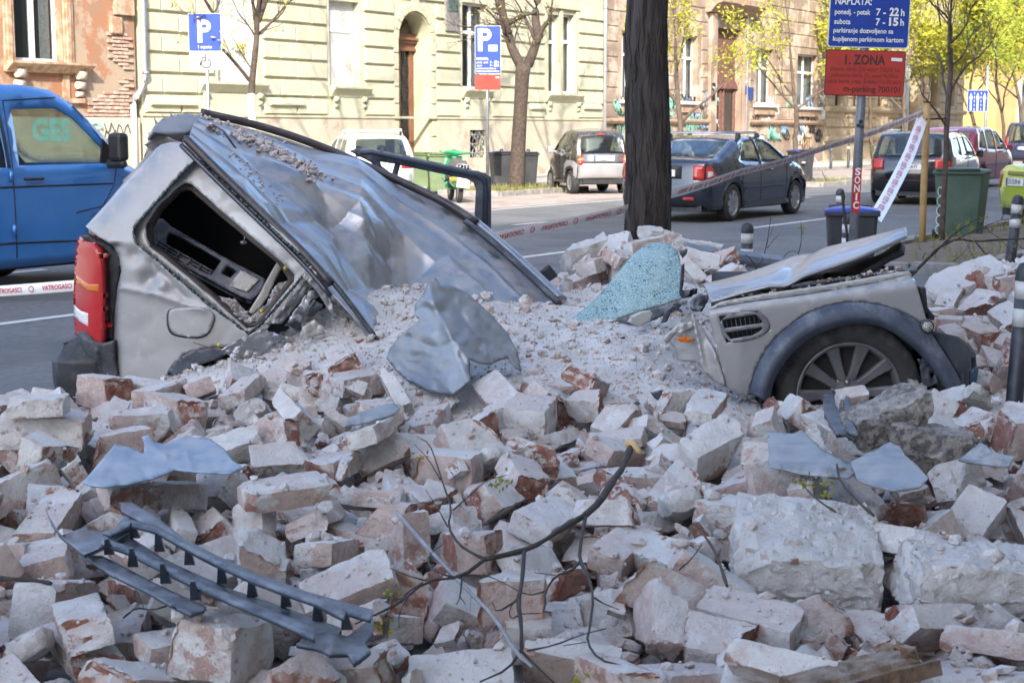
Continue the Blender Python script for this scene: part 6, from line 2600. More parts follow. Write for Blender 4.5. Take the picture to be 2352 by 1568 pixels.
front = 1 - ss(FY - .38 * (1 - ss(CC, 650, 950)), 6.9, 7.35)
back = ss(FY, 9.4, 9.9) * ss(CC, 1240, 1290) * (1 - ss(CC, 1690, 1760))
rightm = ss(CC, 2080, 2150) * ss(FY, 7.4, 8.2) * .6
BR = np.clip(front + back + rightm, 0, 1)
BASE = T - .19 * BR - .01
# dust surface with lumps
nz_x, nz_y = np.meshgrid(np.linspace(0, 1, NX // 3), np.linspace(0, 1, NY // 3))
small = np.zeros(nz_x.shape)
hx0 = X0 + nz_x * (X1 - X0)
hy0 = Y0 + nz_y * (Y1 - Y0)
for j in range(small.shape[0]):
    for i in range(small.shape[1]):
        q = Vector((hx0[j, i], hy0[j, i], 0))
        small[j, i] = .020 * mnoise.noise(q * 4.5) + .014 * mnoise.noise(q * 11) + .009 * mnoise.noise(q * 26)
H = BASE + bil(small, FX, FY)
# ground dust mound mesh
sub = 2
mx, my = FX[::sub, ::sub], FY[::sub, ::sub]
mz = H[::sub, ::sub].copy()
nyy, nxx = mx.shape
rs = np.random.RandomState(5)
mz += rs.normal(0, .0022, mz.shape)
vv = np.stack([mx.ravel(), my.ravel(), mz.ravel()], 1)
ii = np.arange(nyy * nxx).reshape(nyy, nxx)
qd = np.stack([ii[:-1, :-1].ravel(), ii[:-1, 1:].ravel(), ii[1:, 1:].ravel(), ii[1:, :-1].ravel()], 1)
keep = (mz[:-1, :-1] > -.03) | (mz[1:, 1:] > -.03)
qd = qd[keep.ravel()]
me = bpy.data.meshes.new('dust_mound')
me.from_pydata(vv.tolist(), [], qd.tolist())
me.polygons.foreach_set('use_smooth', [True] * len(me.polygons))
dm_ = put('dust_mound', me, dust_m)
tag(dm_, 'pale mound of crushed mortar dust and grit under the bricks', 'rubble', kind='stuff')

# ---- drop the bricks one by one on the heap so that each rests on what lies below it
placed = []           # (kind index, matrix, score)
IDX = -np.ones(H.shape, int)
OCC = np.zeros(H.shape, bool)


def obb_span(Rm, dims, cx, cy):
    """grid window and lower/upper height of a turned box centred at height 0"""
    hv = np.array(dims) / 2
    ext = np.abs(Rm) @ hv
    i0, i1 = int((cx - ext[0] - X0) / RES), int((cx + ext[0] - X0) / RES) + 2
    j0, j1 = int((cy - ext[1] - Y0) / RES), int((cy + ext[1] - Y0) / RES) + 2
    if i0 < 1 or j0 < 1 or i1 > NX - 1 or j1 > NY - 1:
        return None
    dx = FX[j0:j1, i0:i1] - cx
    dy = FY[j0:j1, i0:i1] - cy
    lo = np.full(dx.shape, -9.0)
    hi = np.full(dx.shape, 9.0)
    for k in range(3):
        a = Rm[0, k] * dx + Rm[1, k] * dy
        b = Rm[2, k]
        if abs(b) < 1e-6:
            out = np.abs(a) > hv[k]
            lo = np.where(out, 9, lo)
            continue
        z1 = (-hv[k] - a) / b
        z2 = (hv[k] - a) / b
        lo = np.maximum(lo, np.minimum(z1, z2))
        hi = np.minimum(hi, np.maximum(z1, z2))
    return (j0, j1, i0, i1), lo, hi, lo < hi


def drop(ki, cx, cy, Rm, scale=1.0, sink=.006, commit=True):
    dims = [q * scale for q in KINDS[ki][2]]
    r_ = obb_span(Rm, dims, cx, cy)
    if r_ is None:
        return None
    (j0, j1, i0, i1), lo, hi, ok = r_
    if not ok.any():
        return None
    hw = H[j0:j1, i0:i1]
    gap_ = np.where(ok, hw - lo, -9)
    zc = np.percentile(gap_[ok], 96) - sink
    if not commit:
        return zc, zc + hi[ok].max()
    H[j0:j1, i0:i1] = np.where(ok & (zc + hi > hw), zc + hi, hw)
    IDX[j0:j1, i0:i1] = np.where(ok & (zc + hi > hw), len(placed), IDX[j0:j1, i0:i1])
    Mw = Matrix([[Rm[a][b] for b in range(3)] for a in range(3)]).to_4x4()
    Mw = Matrix.Translation((cx, cy, float(zc))) @ Mw @ Matrix.Scale(scale, 4)
    placed.append((ki, Mw))
    return zc


def local_normal(cx, cy, r=.12):
    i, j = int((cx - X0) / RES), int((cy - Y0) / RES)
    k = int(r / RES)
    w = H[max(0, j - k):j + k + 1, max(0, i - k):i + k + 1]
    if w.size < 9:
        return Vector((0, 0, 1))
    gyv, gxv = np.gradient(w, RES)
    return Vector((float(-gxv.mean()), float(-gyv.mean()), 1)).normalized()


def turn(nrm, yaw, face, tilt, rr):
    n = (nrm + Vector((rr.gauss(0, tilt), rr.gauss(0, tilt), 0))).normalized()
    a = Vector((math.cos(yaw), math.sin(yaw), 0))
    a = (a - n * a.dot(n)).normalized()
    b = n.cross(a)
    cols = {0: (a, b, n), 1: (a, n, -b), 2: (n, a, b)}[face]       # flat, on edge, on end
    return np.array([[cols[c][r_] for c in range(3)] for r_ in range(3)])


rb = random.Random(2024)
SLAB = [('masonry_slab', 1850, 1275, .03, (.46, .44, .19), (R(14), R(4), R(-8)), 501, 'pale masonry slab with squared edge and grit on top, above the plank'),
        ('masonry_slab', 2215, 1325, .05, (.50, .25, .15), (R(6), R(3), R(-4)), 502, 'long pitted mortar slab lying beside the squared slab')]
SLM = []


def PL(px, py, off):
    """point on the heap's mean slope, off metres above it"""
    d = ray(px, py)
    k = (-.085 + off - EYE) / (d.z - .053 * d.y)
    return Vector((d.x * k, d.y * k, EYE + d.z * k))




def rr_s(cy):
    return rb.uniform(.98, 1.13) * (1.0 if cy < 6.1 else .84)


wts = [k[4] for k in KINDS]
WB = BR.copy()
WB[(FX > 4.4) | (FX < -4.2) | (FY < 3.75)] = 0
# leave out what no step aside would show
SLQ = []
WB[(np.abs(CC - 1176) > 1500)] = 0
# bricks do not lie where the wreck stands
WB[(FY > 7.2) & (FY < 8.6) & (CC > 1560) & (CC < 2120)] = 0
for nm, px, py, off, dims, rot, sd, lb in SLAB:
    p = PL(px, py, off)
    R3 = Matrix.Rotation(rot[2], 3, 'Z') @ Matrix.Rotation(rot[1], 3, 'Y') @ Matrix.Rotation(rot[0], 3, 'X')
    SLM.append(Matrix.Translation(p) @ R3.to_4x4())
    (j0, j1, i0, i1), lo, hi, ok = obb_span(np.array(R3), [q * .95 for q in dims], p.x, p.y)
    H[j0:j1, i0:i1] = np.where(ok, np.maximum(H[j0:j1, i0:i1], p.z + hi), H[j0:j1, i0:i1])
    WB[j0:j1, i0:i1] = np.where(ok, WB[j0:j1, i0:i1] * .06, WB[j0:j1, i0:i1])
pf = (WB / WB.sum()).ravel().cumsum()
NB = 1080
for nbr in range(NB):
    ki = rb.choices(range(len(KINDS)), wts)[0]
    best = None
    for c in range(7):
        f = int(np.searchsorted(pf, rb.random()))
        f = min(f, FX.size - 1)
        cx, cy = FX.flat[f], FY.flat[f]
        face = rb.choices((0, 1, 2), (.5, .36, .14))[0]
        Rm = turn(local_normal(cx, cy), rb.uniform(0, 2 * math.pi), face, .34, rb)
        sc_ = rb.uniform(.93, 1.06) * (1.0 if cy < 7.3 else .95)
        z = drop(ki, cx, cy, Rm, sc_, commit=False)
        if z is None:
            continue
        over = z[1] - float(bil(TC, cx, cy)) 
        if best is None or over < best[0]:
            best = (over, cx, cy, Rm, sc_)
    if best and best[0] < .22:
        drop(ki, *best[1:4], scale=best[4])

# smaller fragments that fill the gaps between the bricks
small_k = [i for i, k in enumerate(KINDS) if k[3] in ('half', 'stub', 'lump')]
for nbr in range(520):
    ki = rb.choice(small_k)
    best = None
    for c in range(6):
        f = min(int(np.searchsorted(pf, rb.random())), FX.size - 1)
        cx, cy = FX.flat[f], FY.flat[f]
        Rm = turn(local_normal(cx, cy, .06), rb.uniform(0, 6.28), rb.choice((0, 1, 2)), .35, rb)
        sc_ = rb.uniform(.3, .58)
        z = drop(ki, cx, cy, Rm, sc_, commit=False)
        if z is None:
            continue
        over = z[1] - float(bil(TC, cx, cy))
        if best is None or over < best[0]:
            best = (over, cx, cy, Rm, sc_)
    if best and best[0] < .14:
        drop(ki, *best[1:4], scale=best[4])
# ---- keep the 300 that show largest as single things; the others are one mass
score = np.zeros(len(placed))
wv = 1.0 / (FY ** 2)
vis = (np.abs(CC - 1176) < 1230) & (IDX >= 0)
np.add.at(score, IDX[vis], wv[vis])
order = list(np.argsort(-score))
single = set(int(q) for q in order[:296])
LBL = {'whole': 'whole clay brick coated in pale mortar',
       'half': 'long brick snapped across with one hackly end',
       'stub': 'short brick stub broken at both ends',
       'lump': 'rounded grey lump of lime mortar',
       'block': 'thick block of bricks still mortared together'}


def zone(p):
    c = 1176 + p.x / p.y * FP * .985
    if p.y > 9.2 and c < 1900:
        return 'on the mound by the tree'
    if p.y > 7.3 and c > 1900:
        return 'beyond the front bumper'
    if p.y > 6.4:
        return 'before the tail lamp' if c < 700 else ('below the torn body panel' if c < 1500 else 'in front of the wheel')
    if c < 380:
        return 'around the end bracket of the plastic grille'
    if c < 800:
        return 'around the plastic grille' if p.y < 5.7 else 'above the plastic grille'
    if c < 1560:
        return 'under the forked branch' if p.y < 5.9 else 'behind the forked branch'
    return 'around the plank' if p.y < 5.0 else 'around the masonry slabs'



CATN = {'whole': 'brick', 'half': 'brick', 'stub': 'brick', 'lump': 'mortar lump', 'block': 'brick block'}
GRP = {'whole': 'whole bricks', 'half': 'snapped bricks', 'stub': 'brick stubs', 'lump': 'mortar lumps', 'block': 'mortared blocks'}
mass_v, mass_f, mass_c = [], [], []
for q, (ki, Mw) in enumerate(placed):
    nm, me, dims, kd, _ = KINDS[ki]
    if q in single:
        o = bpy.data.objects.new(nm, me)
        COL.objects.link(o)
        o.matrix_world = Mw
        zn = zone(Mw.translation)
        tag(o, LBL[kd] + ' ' + zn, CATN[kd], GRP[kd] + ' ' + zn)
    else:
        n0 = len(mass_v)
        mass_v += [tuple(Mw @ v.co) for v in me.vertices]
        mass_f += [tuple(n0 + i for i in p.vertices) for p in me.polygons]
        cr = np.zeros(len(me.vertices))
        me.attributes['core'].data.foreach_get('value', cr)
        mass_c += cr.tolist()
me = bpy.data.meshes.new('buried_bricks')
me.from_pydata(mass_v, [], mass_f)
me.polygons.foreach_set('use_smooth', [True] * len(mass_f))
set_core(me, mass_c)
me.set_sharp_from_angle(angle=R(30))
tag(put('buried_bricks', me, brick_m), 'mass of half hidden bricks packed between the larger ones', 'rubble', kind='stuff')

# ---- chips and grit
chip_v, chip_f, chip_c = [], [], []
protos = []
for k in range(14):
    bm = bmesh.new()
    bmesh.ops.create_icosphere(bm, subdivisions=1, radius=1)
    rr = random.Random(k)
    sx = Vector((rr.uniform(.7, 1.3), rr.uniform(.6, 1.0), rr.uniform(.45, .8)))
    pl = [(Vector((rr.gauss(0, 1), rr.gauss(0, 1), rr.gauss(0, 1))).normalized(), rr.uniform(.35, .7)) for _ in range(4)]
    for v in bm.verts:
        v.co = Vector((v.co.x * sx.x, v.co.y * sx.y, v.co.z * sx.z)) * rr.uniform(.85, 1.15)
        for n, d in pl:
            e = v.co.dot(n) - d
            if e > 0:
                v.co -= n * e
    protos.append(([v.co.copy() for v in bm.verts], [tuple(v.index for v in f.verts) for f in bm.faces]))
    bm.free()


def chip(x, y, z, r, rr, core=None):
    vs, f = rr.choice(protos)
    q = Matrix.Rotation(rr.uniform(0, 6.28), 3, 'Z') @ Matrix.Rotation(rr.gauss(0, .6), 3, 'X')
    n0 = len(chip_v)
    chip_v.extend([(x + r * p.x, y + r * p.y, z + r * p.z) for p in (q @ v for v in vs)])
    chip_f.extend([tuple(n0 + i for i in t) for t in f])
    c = (rr.random() < .11) * rr.uniform(.5, 1) if core is None else core
    chip_c.extend([c] * len(vs))


def hgt(x, y):
    i, j = int((x - X0) / RES), int((y - Y0) / RES)
    if 0 <= i < NX and 0 <= j < NY:
        return float(H[j, i])
    return 0.0


rc = random.Random(99)
DW = np.where(T > -.02, .35 + 1.7 * (1 - BR), 0)
DW = np.where(BR > .5, np.where(IDX >= 0, .015, .28), DW)
DW[(np.abs(CC - 1176) > 1350)] = 0
DW[FY > 12] = 0
DW = DW / FY ** 1.0
pc = (DW / DW.sum()).ravel().cumsum()
for q in range(26000):
    f = min(int(np.searchsorted(pc, rc.random())), FX.size - 1)
    x, y = float(FX.flat[f]), float(FY.flat[f])
    r = min(.036, .0042 * rc.paretovariate(1.7))
    if BR.flat[f] < .5:
        r = min(.03, .0042 * rc.paretovariate(2.1))
    if q % 120 == 0:
        r = rc.uniform(.025, .055)
    if IDX.flat[f] >= 0:
        r = min(r, .014)
    chip(x, y, float(H.flat[f]) + r * .25, r, rc)
    if r > .012:
        i, j = f % NX, f // NX
        k = int(r * .6 / RES)
        if k:
            H[j - k:j + k + 1, i - k:i + k + 1] = np.maximum(H[j - k:j + k + 1, i - k:i + k + 1], H.flat[f] + r * .5)
# ------------------------------------------------------------------ the crushed car
def ZJ(X, Y):
    return (306.25 + .2891 * X, 343 + .2891 * Y)


def cv(fn, pts):
    return [fn(*p) for p in pts]


silver = M('silver_paint', (.33, .32, .318), (.30, .295, .295), rough=.44, metal=.35, scale=3, coat=.25, dust=.75, dustc=(.5, .46, .42))
silver_roof = M('silver_roof_paint', (.33, .335, .345), (.28, .287, .30), rough=.30, metal=.7, scale=2, coat=.3, dust=.55, dustc=(.47, .42, .37), c3=(.25, .265, .3), s3=3)
bare_metal = M('dull_inner_metal', (.46, .45, .43), (.40, .39, .38), rough=.5, metal=.45, scale=6, dust=.8, dustc=(.5, .46, .41))
trim_black = M('black_trim', (.022, .024, .03), (.04, .042, .05), rough=.45, scale=10, dust=.35, dustc=(.32, .32, .33))
trim_dusty = M('dusty_black_plastic', (.045, .05, .065), (.075, .08, .1), rough=.55, scale=14, dust=.75, dustc=(.36, .36, .37))
rail_m = M('dark_rail', (.03, .022, .024), (.05, .04, .045), rough=.4, scale=7, dust=.25, dustc=(.3, .27, .25))
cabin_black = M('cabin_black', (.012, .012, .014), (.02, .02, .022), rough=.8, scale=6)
car = empty('wrecked_car')


def side(px, py):
    return 8.17 - (px - 200) * .00050 + max(0, 560 - py) * .0006


hole = cv(ZJ, [(500, 90), (420, 150), (20, 600), (2, 650), (20, 740), (130, 830), (560, 1200), (915, 1462), (1020, 1380), (1385, 960), (1405, 910), (1340, 860), (545, 105)])
outer = cv(Z4, [(700, 240), (655, 252), (625, 285), (288, 652), (335, 690), (420, 745), (452, 800), (463, 870), (445, 950), (430, 1080), (426, 1250), (436, 1400), (470, 1500), (640, 1500), (700, 1350), (770, 1280), (880, 1250), (1000, 1240), (1110, 1200), (1180, 1150), (1290, 1020), (1395, 880), (1400, 830), (1330, 760), (860, 305), (800, 252), (750, 238)])
qf = shaped(lambda x, y: side(x, y) + .10 * math.exp(-max(0, (x - 197) + (y - 521) * .83) / 22) * (1 if y < 540 else .4) + .07 * math.exp(-abs(x - 262) / 9) * (1 if y > 560 else 0),
            dents=((345, 640, 20, .03), (372, 655, 14, -.018), (308, 585, 18, .02)),
            creases=((262, 658, 345, 672, 4, -.014), (345, 672, 470, 712, 5, -.02), (345, 600, 430, 690, 6, .018)),
            crumple=(.0022, 90), seed=2)
panel('quarter_panel', outer, qf, silver, car, [hole], step=7, thick=.008)
ring_in = cv(ZJ, [(405, 262), (345, 300), (180, 460), (92, 600), (100, 700), (125, 780), (250, 870), (600, 1160), (900, 1430), (1000, 1400), (1070, 1300), (1275, 1050), (1280, 990), (1160, 880), (700, 490), (460, 275)])
hole_out = cv(ZJ, [(495, 70), (400, 140), (0, 590), (-18, 650), (5, 760), (115, 850), (550, 1220), (910, 1485), (1040, 1395), (1400, 980), (1425, 900), (1350, 845), (555, 85)])
panel('window_flange', hole_out, shaped(lambda x, y: side(x, y) + .045, crumple=(.006, 60), seed=4), bare_metal, car, [ring_in], step=8, thick=.02)
# headlining edge, a darker inner frame behind the flange
ri2 = cv(ZJ, [(400, 310), (350, 330), (200, 480), (130, 610), (130, 760), (260, 850), (610, 1140), (880, 1390), (980, 1370), (1050, 1280), (1230, 1030), (1150, 910), (700, 540), (460, 330)])
panel('inner_frame', [(x - (6 if x < 480 else -4), y - 3) for x, y in ring_in], lambda x, y: side(x, y) + .12, M('brown_trim', (.06, .045, .04), (.09, .07, .06), rough=.7), car, [ri2], step=9, thick=.05)
# crumbled safety glass hanging in the rubber
mb = MB()
pts = densify(hole, 3.0)
rg = random.Random(5)
mb.tube([PX(x + rg.uniform(-.8, .8), y + rg.uniform(-.8, .8), side(x, y) - .004 + rg.uniform(-.004, .004)) for x, y in pts + pts[:1]], [rg.uniform(.003, .0105) for _ in range(len(pts) + 1)], 6)
mb.build('window_seal', M('glass_crumbs', (.012, .022, .022), (.06, .10, .10), rough=.25, scale=90, lo=.45, hi=.65), car)
# dark load bay behind the opening
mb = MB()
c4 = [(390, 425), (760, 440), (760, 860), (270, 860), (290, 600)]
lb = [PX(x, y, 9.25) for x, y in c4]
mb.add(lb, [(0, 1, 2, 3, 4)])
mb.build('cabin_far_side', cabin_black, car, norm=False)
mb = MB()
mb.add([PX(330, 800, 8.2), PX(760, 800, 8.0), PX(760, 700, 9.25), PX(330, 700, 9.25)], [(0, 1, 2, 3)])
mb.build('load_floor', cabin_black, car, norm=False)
# moulded side trim with openings and slats
tr_f = shaped(lambda x, y: 8.42 + (y - 560) * -.0012, crumple=(.004, 50), seed=8)
tr = panel('trim_panel', [(170, 545), (235, 550), (300, 610), (760, 878), (1060, 1035), (1010, 1130), (940, 1195), (860, 1170), (700, 1090), (130, 770), (112, 640)], tr_f, M('grey_cabin_plastic', (.055, .065, .085), (.08, .09, .11), rough=.5, scale=9, dust=.6, dustc=(.33, .31, .29)), car,
           [[(285, 655), (420, 720), (700, 882), (620, 998), (560, 985), (255, 770), (262, 690)], [(745, 922), (825, 965), (770, 1022), (697, 982)]], step=7, thick=.03, conv=ZJ)
panel('storage_pocket', [(850, 962), (1000, 1032), (905, 1130), (762, 1082)], lambda x, y: tr_f(x, y) - .012, dust_m, tr, step=8, thick=.01, conv=ZJ)
for k in range(5):
    mb = MB()
    a, b = ZJ(118 + k * 14, 800 - k * 22), ZJ(900 + k * 10, 1222 - k * 18)
    mb.tube([PX(a[0] + (b[0] - a[0]) * i / 6, a[1] + (b[1] - a[1]) * i / 6, 8.36 + .01 * k) for i in range(7)], .007, 5)
    mb.build('trim_slat', trim_dusty, tr)
for k in range(9):
    mb = MB()
    a = ZJ(170 + k * 85, 770 + k * 48)
    mb.tube([PX(a[0], a[1], 8.355), PX(a[0] + 9, a[1] - 14, 8.40)], .006, 5)
    mb.build('trim_rib', trim_dusty, tr)
panel('pillar_trim', [(1150, 888), (1215, 905), (1270, 955), (1278, 1010), (1230, 945), (1180, 945), (1130, 1040), (1060, 1190), (1010, 1260), (945, 1312), (918, 1290), (1000, 1160), (1090, 990)], lambda x, y: 8.14 + (x - 640) * .0008, M('beige_trim', (.48, .45, .40), (.42, .39, .35), rough=.6, scale=8, dust=.5), car, step=6, thick=.012, conv=ZJ)
mb = MB()
a, b = ZJ(888, 672), ZJ(875, 730)
mb.tube([PX(*a, 8.4), PX(a[0] - 1, a[1] + 10, 8.4), PX(*b, 8.4)], .004, 5)
mb.lathe([(0, -.012), (.018, -.006), (.018, .006), (0, .012)], 10, c=PX(b[0], b[1] + 3, 8.4))
mb.build('hanging_bulb', steel, car)
for X, Y in ((1210, 940), (1022, 1282), (1248, 1385), (682, 1552)):
    mb = MB()
    c = PX(*ZJ(X, Y), 8.03)
    mb.lathe([(0, -.012), (.011, -.009), (.011, .006), (0, .01)], 10, axis='y', c=c)
    mb.build('yellow_clip', M('yellow_clip', (.6, .42, .03), rough=.5), car)
# rubble that fell into the opening
panel('rubble_in_window', [(620, 1150), (900, 1452), (1030, 1390), (1290, 1080), (1250, 1040), (1150, 1060), (1060, 1230), (930, 1330), (820, 1200)], shaped(lambda x, y: 8.22 + (690 - y) * .0012, crumple=(.03, 25), seed=3), dust_m, car, step=6, thick=.02, conv=ZJ)
rg = random.Random(21)
for k in range(330):
    X, Y = rg.uniform(640, 1290), rg.uniform(1050, 1450)
    if pip((X, Y), [(640, 1160), (900, 1450), (1030, 1385), (1285, 1080), (1250, 1045), (1150, 1070), (1060, 1240), (960, 1330), (820, 1210)]):
        r = min(.028, .007 * rg.paretovariate(1.6))
        x, y = ZJ(X, Y)
        p = PX(x, y, 8.19 + (690 - y) * .0012)
        chip(p.x, p.y, p.z, r, rg)
# crushed pillar and sill sections to the right of the opening
for pts, dd_, m_, nm in (([(1035, 1382), (1330, 1035), (1350, 1010), (1420, 1090), (1400, 1115), (1180, 1385)], 7.98, silver, 'door_pillar'),
                     ([(1205, 1395), (1400, 1118), (1445, 1112), (1485, 1165), (1420, 1200), (1330, 1390)], 7.95, silver_roof, 'door_pillar'),
                     ([(1365, 1315), (1440, 1200), (1505, 1230), (1500, 1260), (1420, 1330)], 7.93, trim_dusty, 'door_hinge_post'),
                     ([(1398, 935), (1440, 908), (1530, 1080), (1615, 1335), (1560, 1290), (1475, 1150), (1345, 1008)], 7.90, silver, 'door_pillar'),
                     ([(700, 1590), (860, 1500), (1020, 1430), (1120, 1455), (1200, 1500), (1265, 1528), (1120, 1545), (1000, 1640), (800, 1670)], 7.88, silver_roof, 'torn_sill'),
                     ([(1320, 1492), (1345, 1410), (1440, 1352), (1500, 1400), (1525, 1468), (1440, 1480), (1365, 1512)], 7.86, bare_metal, 'hub_cover'),
                     ([(1225, 1390), (1290, 1352), (1335, 1392), (1320, 1450), (1270, 1420)], 7.9, trim_black, 'bracket')):
    pp = cv(ZJ, pts)
    cx = sum(p[0] for p in pp) / len(pp)
    panel(nm, pp, shaped(lambda x, y: dd_ + (x - cx) * .0006, crumple=(.014, 28), seed=dd_ * 10), m_, car, step=5, thick=.012, sharp=18)
panel('wheel_arch', [(690, 1365), (740, 1300), (820, 1258), (930, 1248), (1010, 1262), (940, 1300), (850, 1330), (780, 1400)], 8.0, trim_dusty, car, step=7, thick=.03, conv=Z4)

# fuel flap
ff = smooth_poly(cv(Z4, [(692, 1062), (735, 1052), (830, 1050), (912, 1070), (918, 1110), (880, 1196), (760, 1190), (698, 1168)]), 2)
panel('fuel_flap', ff, lambda x, y: qf(x, y) - .016, silver, car, step=6, thick=.012)
ffc = (sum(p[0] for p in ff) / len(ff), sum(p[1] for p in ff) / len(ff))
panel('fuel_recess', [(ffc[0] + (x - ffc[0]) * 1.06 - 1.5, ffc[1] + (y - ffc[1]) * 1.08 + 1) for x, y in ff], lambda x, y: qf(x, y) - .003, trim_black, car, step=8, thick=.004)

# tail lamp in its dark housing
def lampf(x, y):
    return 8.16 + .22 * max(0, (241 - x) / 72) ** 2


lo_ = [(253, 702), (275, 712), (310, 730), (350, 775), (368, 845), (374, 960), (372, 1100), (368, 1226), (300, 1214), (234, 1182), (228, 1000), (236, 820)]
red = M('red_lens', (.42, .012, .014), (.48, .016, .016), rough=.15, scale=5, coat=.6)
amber = M('amber_lens', (.62, .16, .012), rough=.15, coat=.6)
white_l = M('clear_lens', (.75, .7, .7), rough=.15, coat=.5)
lo2 = cv(Z4, lo_)
lamp = panel('tail_lamp', lo2, lampf, red, car, step=5, thick=.06)
panel('amber_lens', [(237, 885), (300, 935), (352, 935), (352, 972), (300, 968), (234, 925)], lambda x, y: lampf(x, y) - .004, amber, lamp, step=5, thick=.01, conv=Z4)
panel('reversing_lens', [(229, 1035), (262, 1065), (299, 1078), (299, 1140), (262, 1120), (230, 1090)], lambda x, y: lampf(x, y) - .004, white_l, lamp, step=5, thick=.01, conv=Z4)
panel('lamp_housing', [(262, 698), (300, 690), (345, 722), (420, 745), (455, 800), (465, 870), (440, 980), (428, 1100), (428, 1225), (372, 1232), (360, 1100), (360, 850), (330, 760)], lambda x, y: 8.235, trim_black, car, step=8, thick=.05, conv=Z4)

# rear bumper: a swept section that turns the corner and runs across the tail
prof = [(.07, .07), (.02, .11), (.0, .24), (.0, .345), (.03, .375), (.07, .435), (.20, .45), (.20, .07)]
plan = []
c0, c1 = PX(222, 830, 8.14), Vector((PX(150, 830, 8.5).x, 0, 0))
for x, y, nx_, ny_ in ((c0.x + .03, 8.14, 0, -1), (c0.x, 8.12, 0, -1), (c1.x + .13, 8.125, 0, -1), (c1.x + .05, 8.15, -.5, -.85), (c1.x + .01, 8.22, -.9, -.4), (c1.x, 8.34, -1, -.05), (c1.x, 8.7, -1, 0), (c1.x, 9.2, -1, 0), (c1.x + .01, 9.7, -1, 0), (c1.x + .12, 9.95, -.6, .7)):
    plan.append((x, y, nx_, ny_))
mb = MB()
vs = []
for x, y, a, b in plan:
    for o_, z in prof:
        vs.append((x - a * o_ , y - b * o_, z))
n = len(prof)
mb.add(vs, [(i * n + k, i * n + (k + 1) % n, (i + 1) * n + (k + 1) % n, (i + 1) * n + k) for i in range(len(plan) - 1) for k in range(n)], True)
mb.build('rear_bumper', M('bumper_black', (.014, .015, .018), (.024, .025, .03), rough=.5, scale=8, dust=.25, dustc=(.2, .2, .2)), car, bevel=.03).data.set_sharp_from_angle(angle=R(22))
for k in range(4):
    mb = MB()
    a = c1.x + .05 + k * .03
    mb.tube([(a + .06, 8.42, .452), (a + .06, 9.6, .452)], .008, 6)
    mb.build('step_tread', trim_dusty, car)
panel('bumper_corner', [(248, 1165), (300, 1212), (378, 1226), (428, 1212), (432, 1300), (450, 1400), (485, 1440), (480, 1500), (330, 1505), (300, 1440), (330, 1335), (318, 1305), (250, 1275)], shaped(lambda x, y: 8.135 + .10 * max(0, (215 - x) / 40) ** 2, creases=((222, 800, 232, 900, 3, -.012),)), trim_black, car, step=6, thick=.07, conv=Z4)

# tailgate and roof spoiler
mb = MB()
tg0, tg1 = PX(202, 520, 8.32), PX(345, 345, 8.4)
far = Vector((.12, 1.35, .05))
mb.add([tg0, tg1, tg1 + far, tg0 + far, (PX(240, 800, 8.35).x, 8.36, .42), (PX(240, 800, 8.35).x + .05, 9.7, .42)], [(0, 1, 2, 3), (4, 0, 3, 5)])
mb.build('tailgate', silver, car, solid=.05, norm=False)
sp_p = [Z4(612, 190), Z4(625, 160), Z4(660, 128), Z4(720, 105), Z4(790, 100), Z4(842, 108), Z4(850, 122), Z4(800, 190), Z4(755, 240), Z4(690, 212)]
panel('roof_spoiler', sp_p, lambda x, y: 8.36 + max(0, (x - 350)) * .0030 + max(0, 305 - y) * .004, M('grey_spoiler', (.30, .29, .29), (.36, .35, .35), rough=.4, metal=.4, scale=5, dust=.4), car, step=5, thick=.06)
panel('spoiler_side', [Z4(p[0], p[1]) for p in [(612, 190), (690, 212), (757, 240), (735, 258), (690, 243), (650, 262), (590, 330), (575, 325)]], lambda x, y: 8.42 + (x - 330) * .0008, silver, car, step=5, thick=.03)
panel('rear_glass_edge', [Z4(p[0], p[1]) for p in [(640, 262), (655, 275), (540, 400), (480, 440), (465, 432), (560, 340)]], lambda x, y: 8.40, M('dusty_rear_glass', (.2, .2, .2), (.3, .29, .27), rough=.3), car, step=5, thick=.01)

# roof, pressed with ribs and badly creased
nearc = [(432, 327, 8.22), (500, 395, 8.16), (600, 492, 8.07), (715, 600, 7.97), (792, 692, 7.88), (870, 800, 7.84), (960, 900, 7.8)]
farc = [(455, 268, 9.42), (600, 300, 9.5), (740, 347, 9.52), (900, 418, 9.48), (1055, 490, 9.4), (1170, 585, 9.15), (1292, 700, 8.85)]


def lerp_path(path, t):
    q = t * (len(path) - 1)
    i = min(int(q), len(path) - 2)
    f = q - i
    return tuple(path[i][k] * (1 - f) + path[i + 1][k] * f for k in range(3))


def smooth_path(path, it=2):
    for _ in range(it):
        o = [path[0]]
        for i in range(len(path) - 1):
            a, b = path[i], path[i + 1]
            o += [tuple(a[k] * .75 + b[k] * .25 for k in range(3)), tuple(a[k] * .25 + b[k] * .75 for k in range(3))]
        path = o + [path[-1]]
    return path


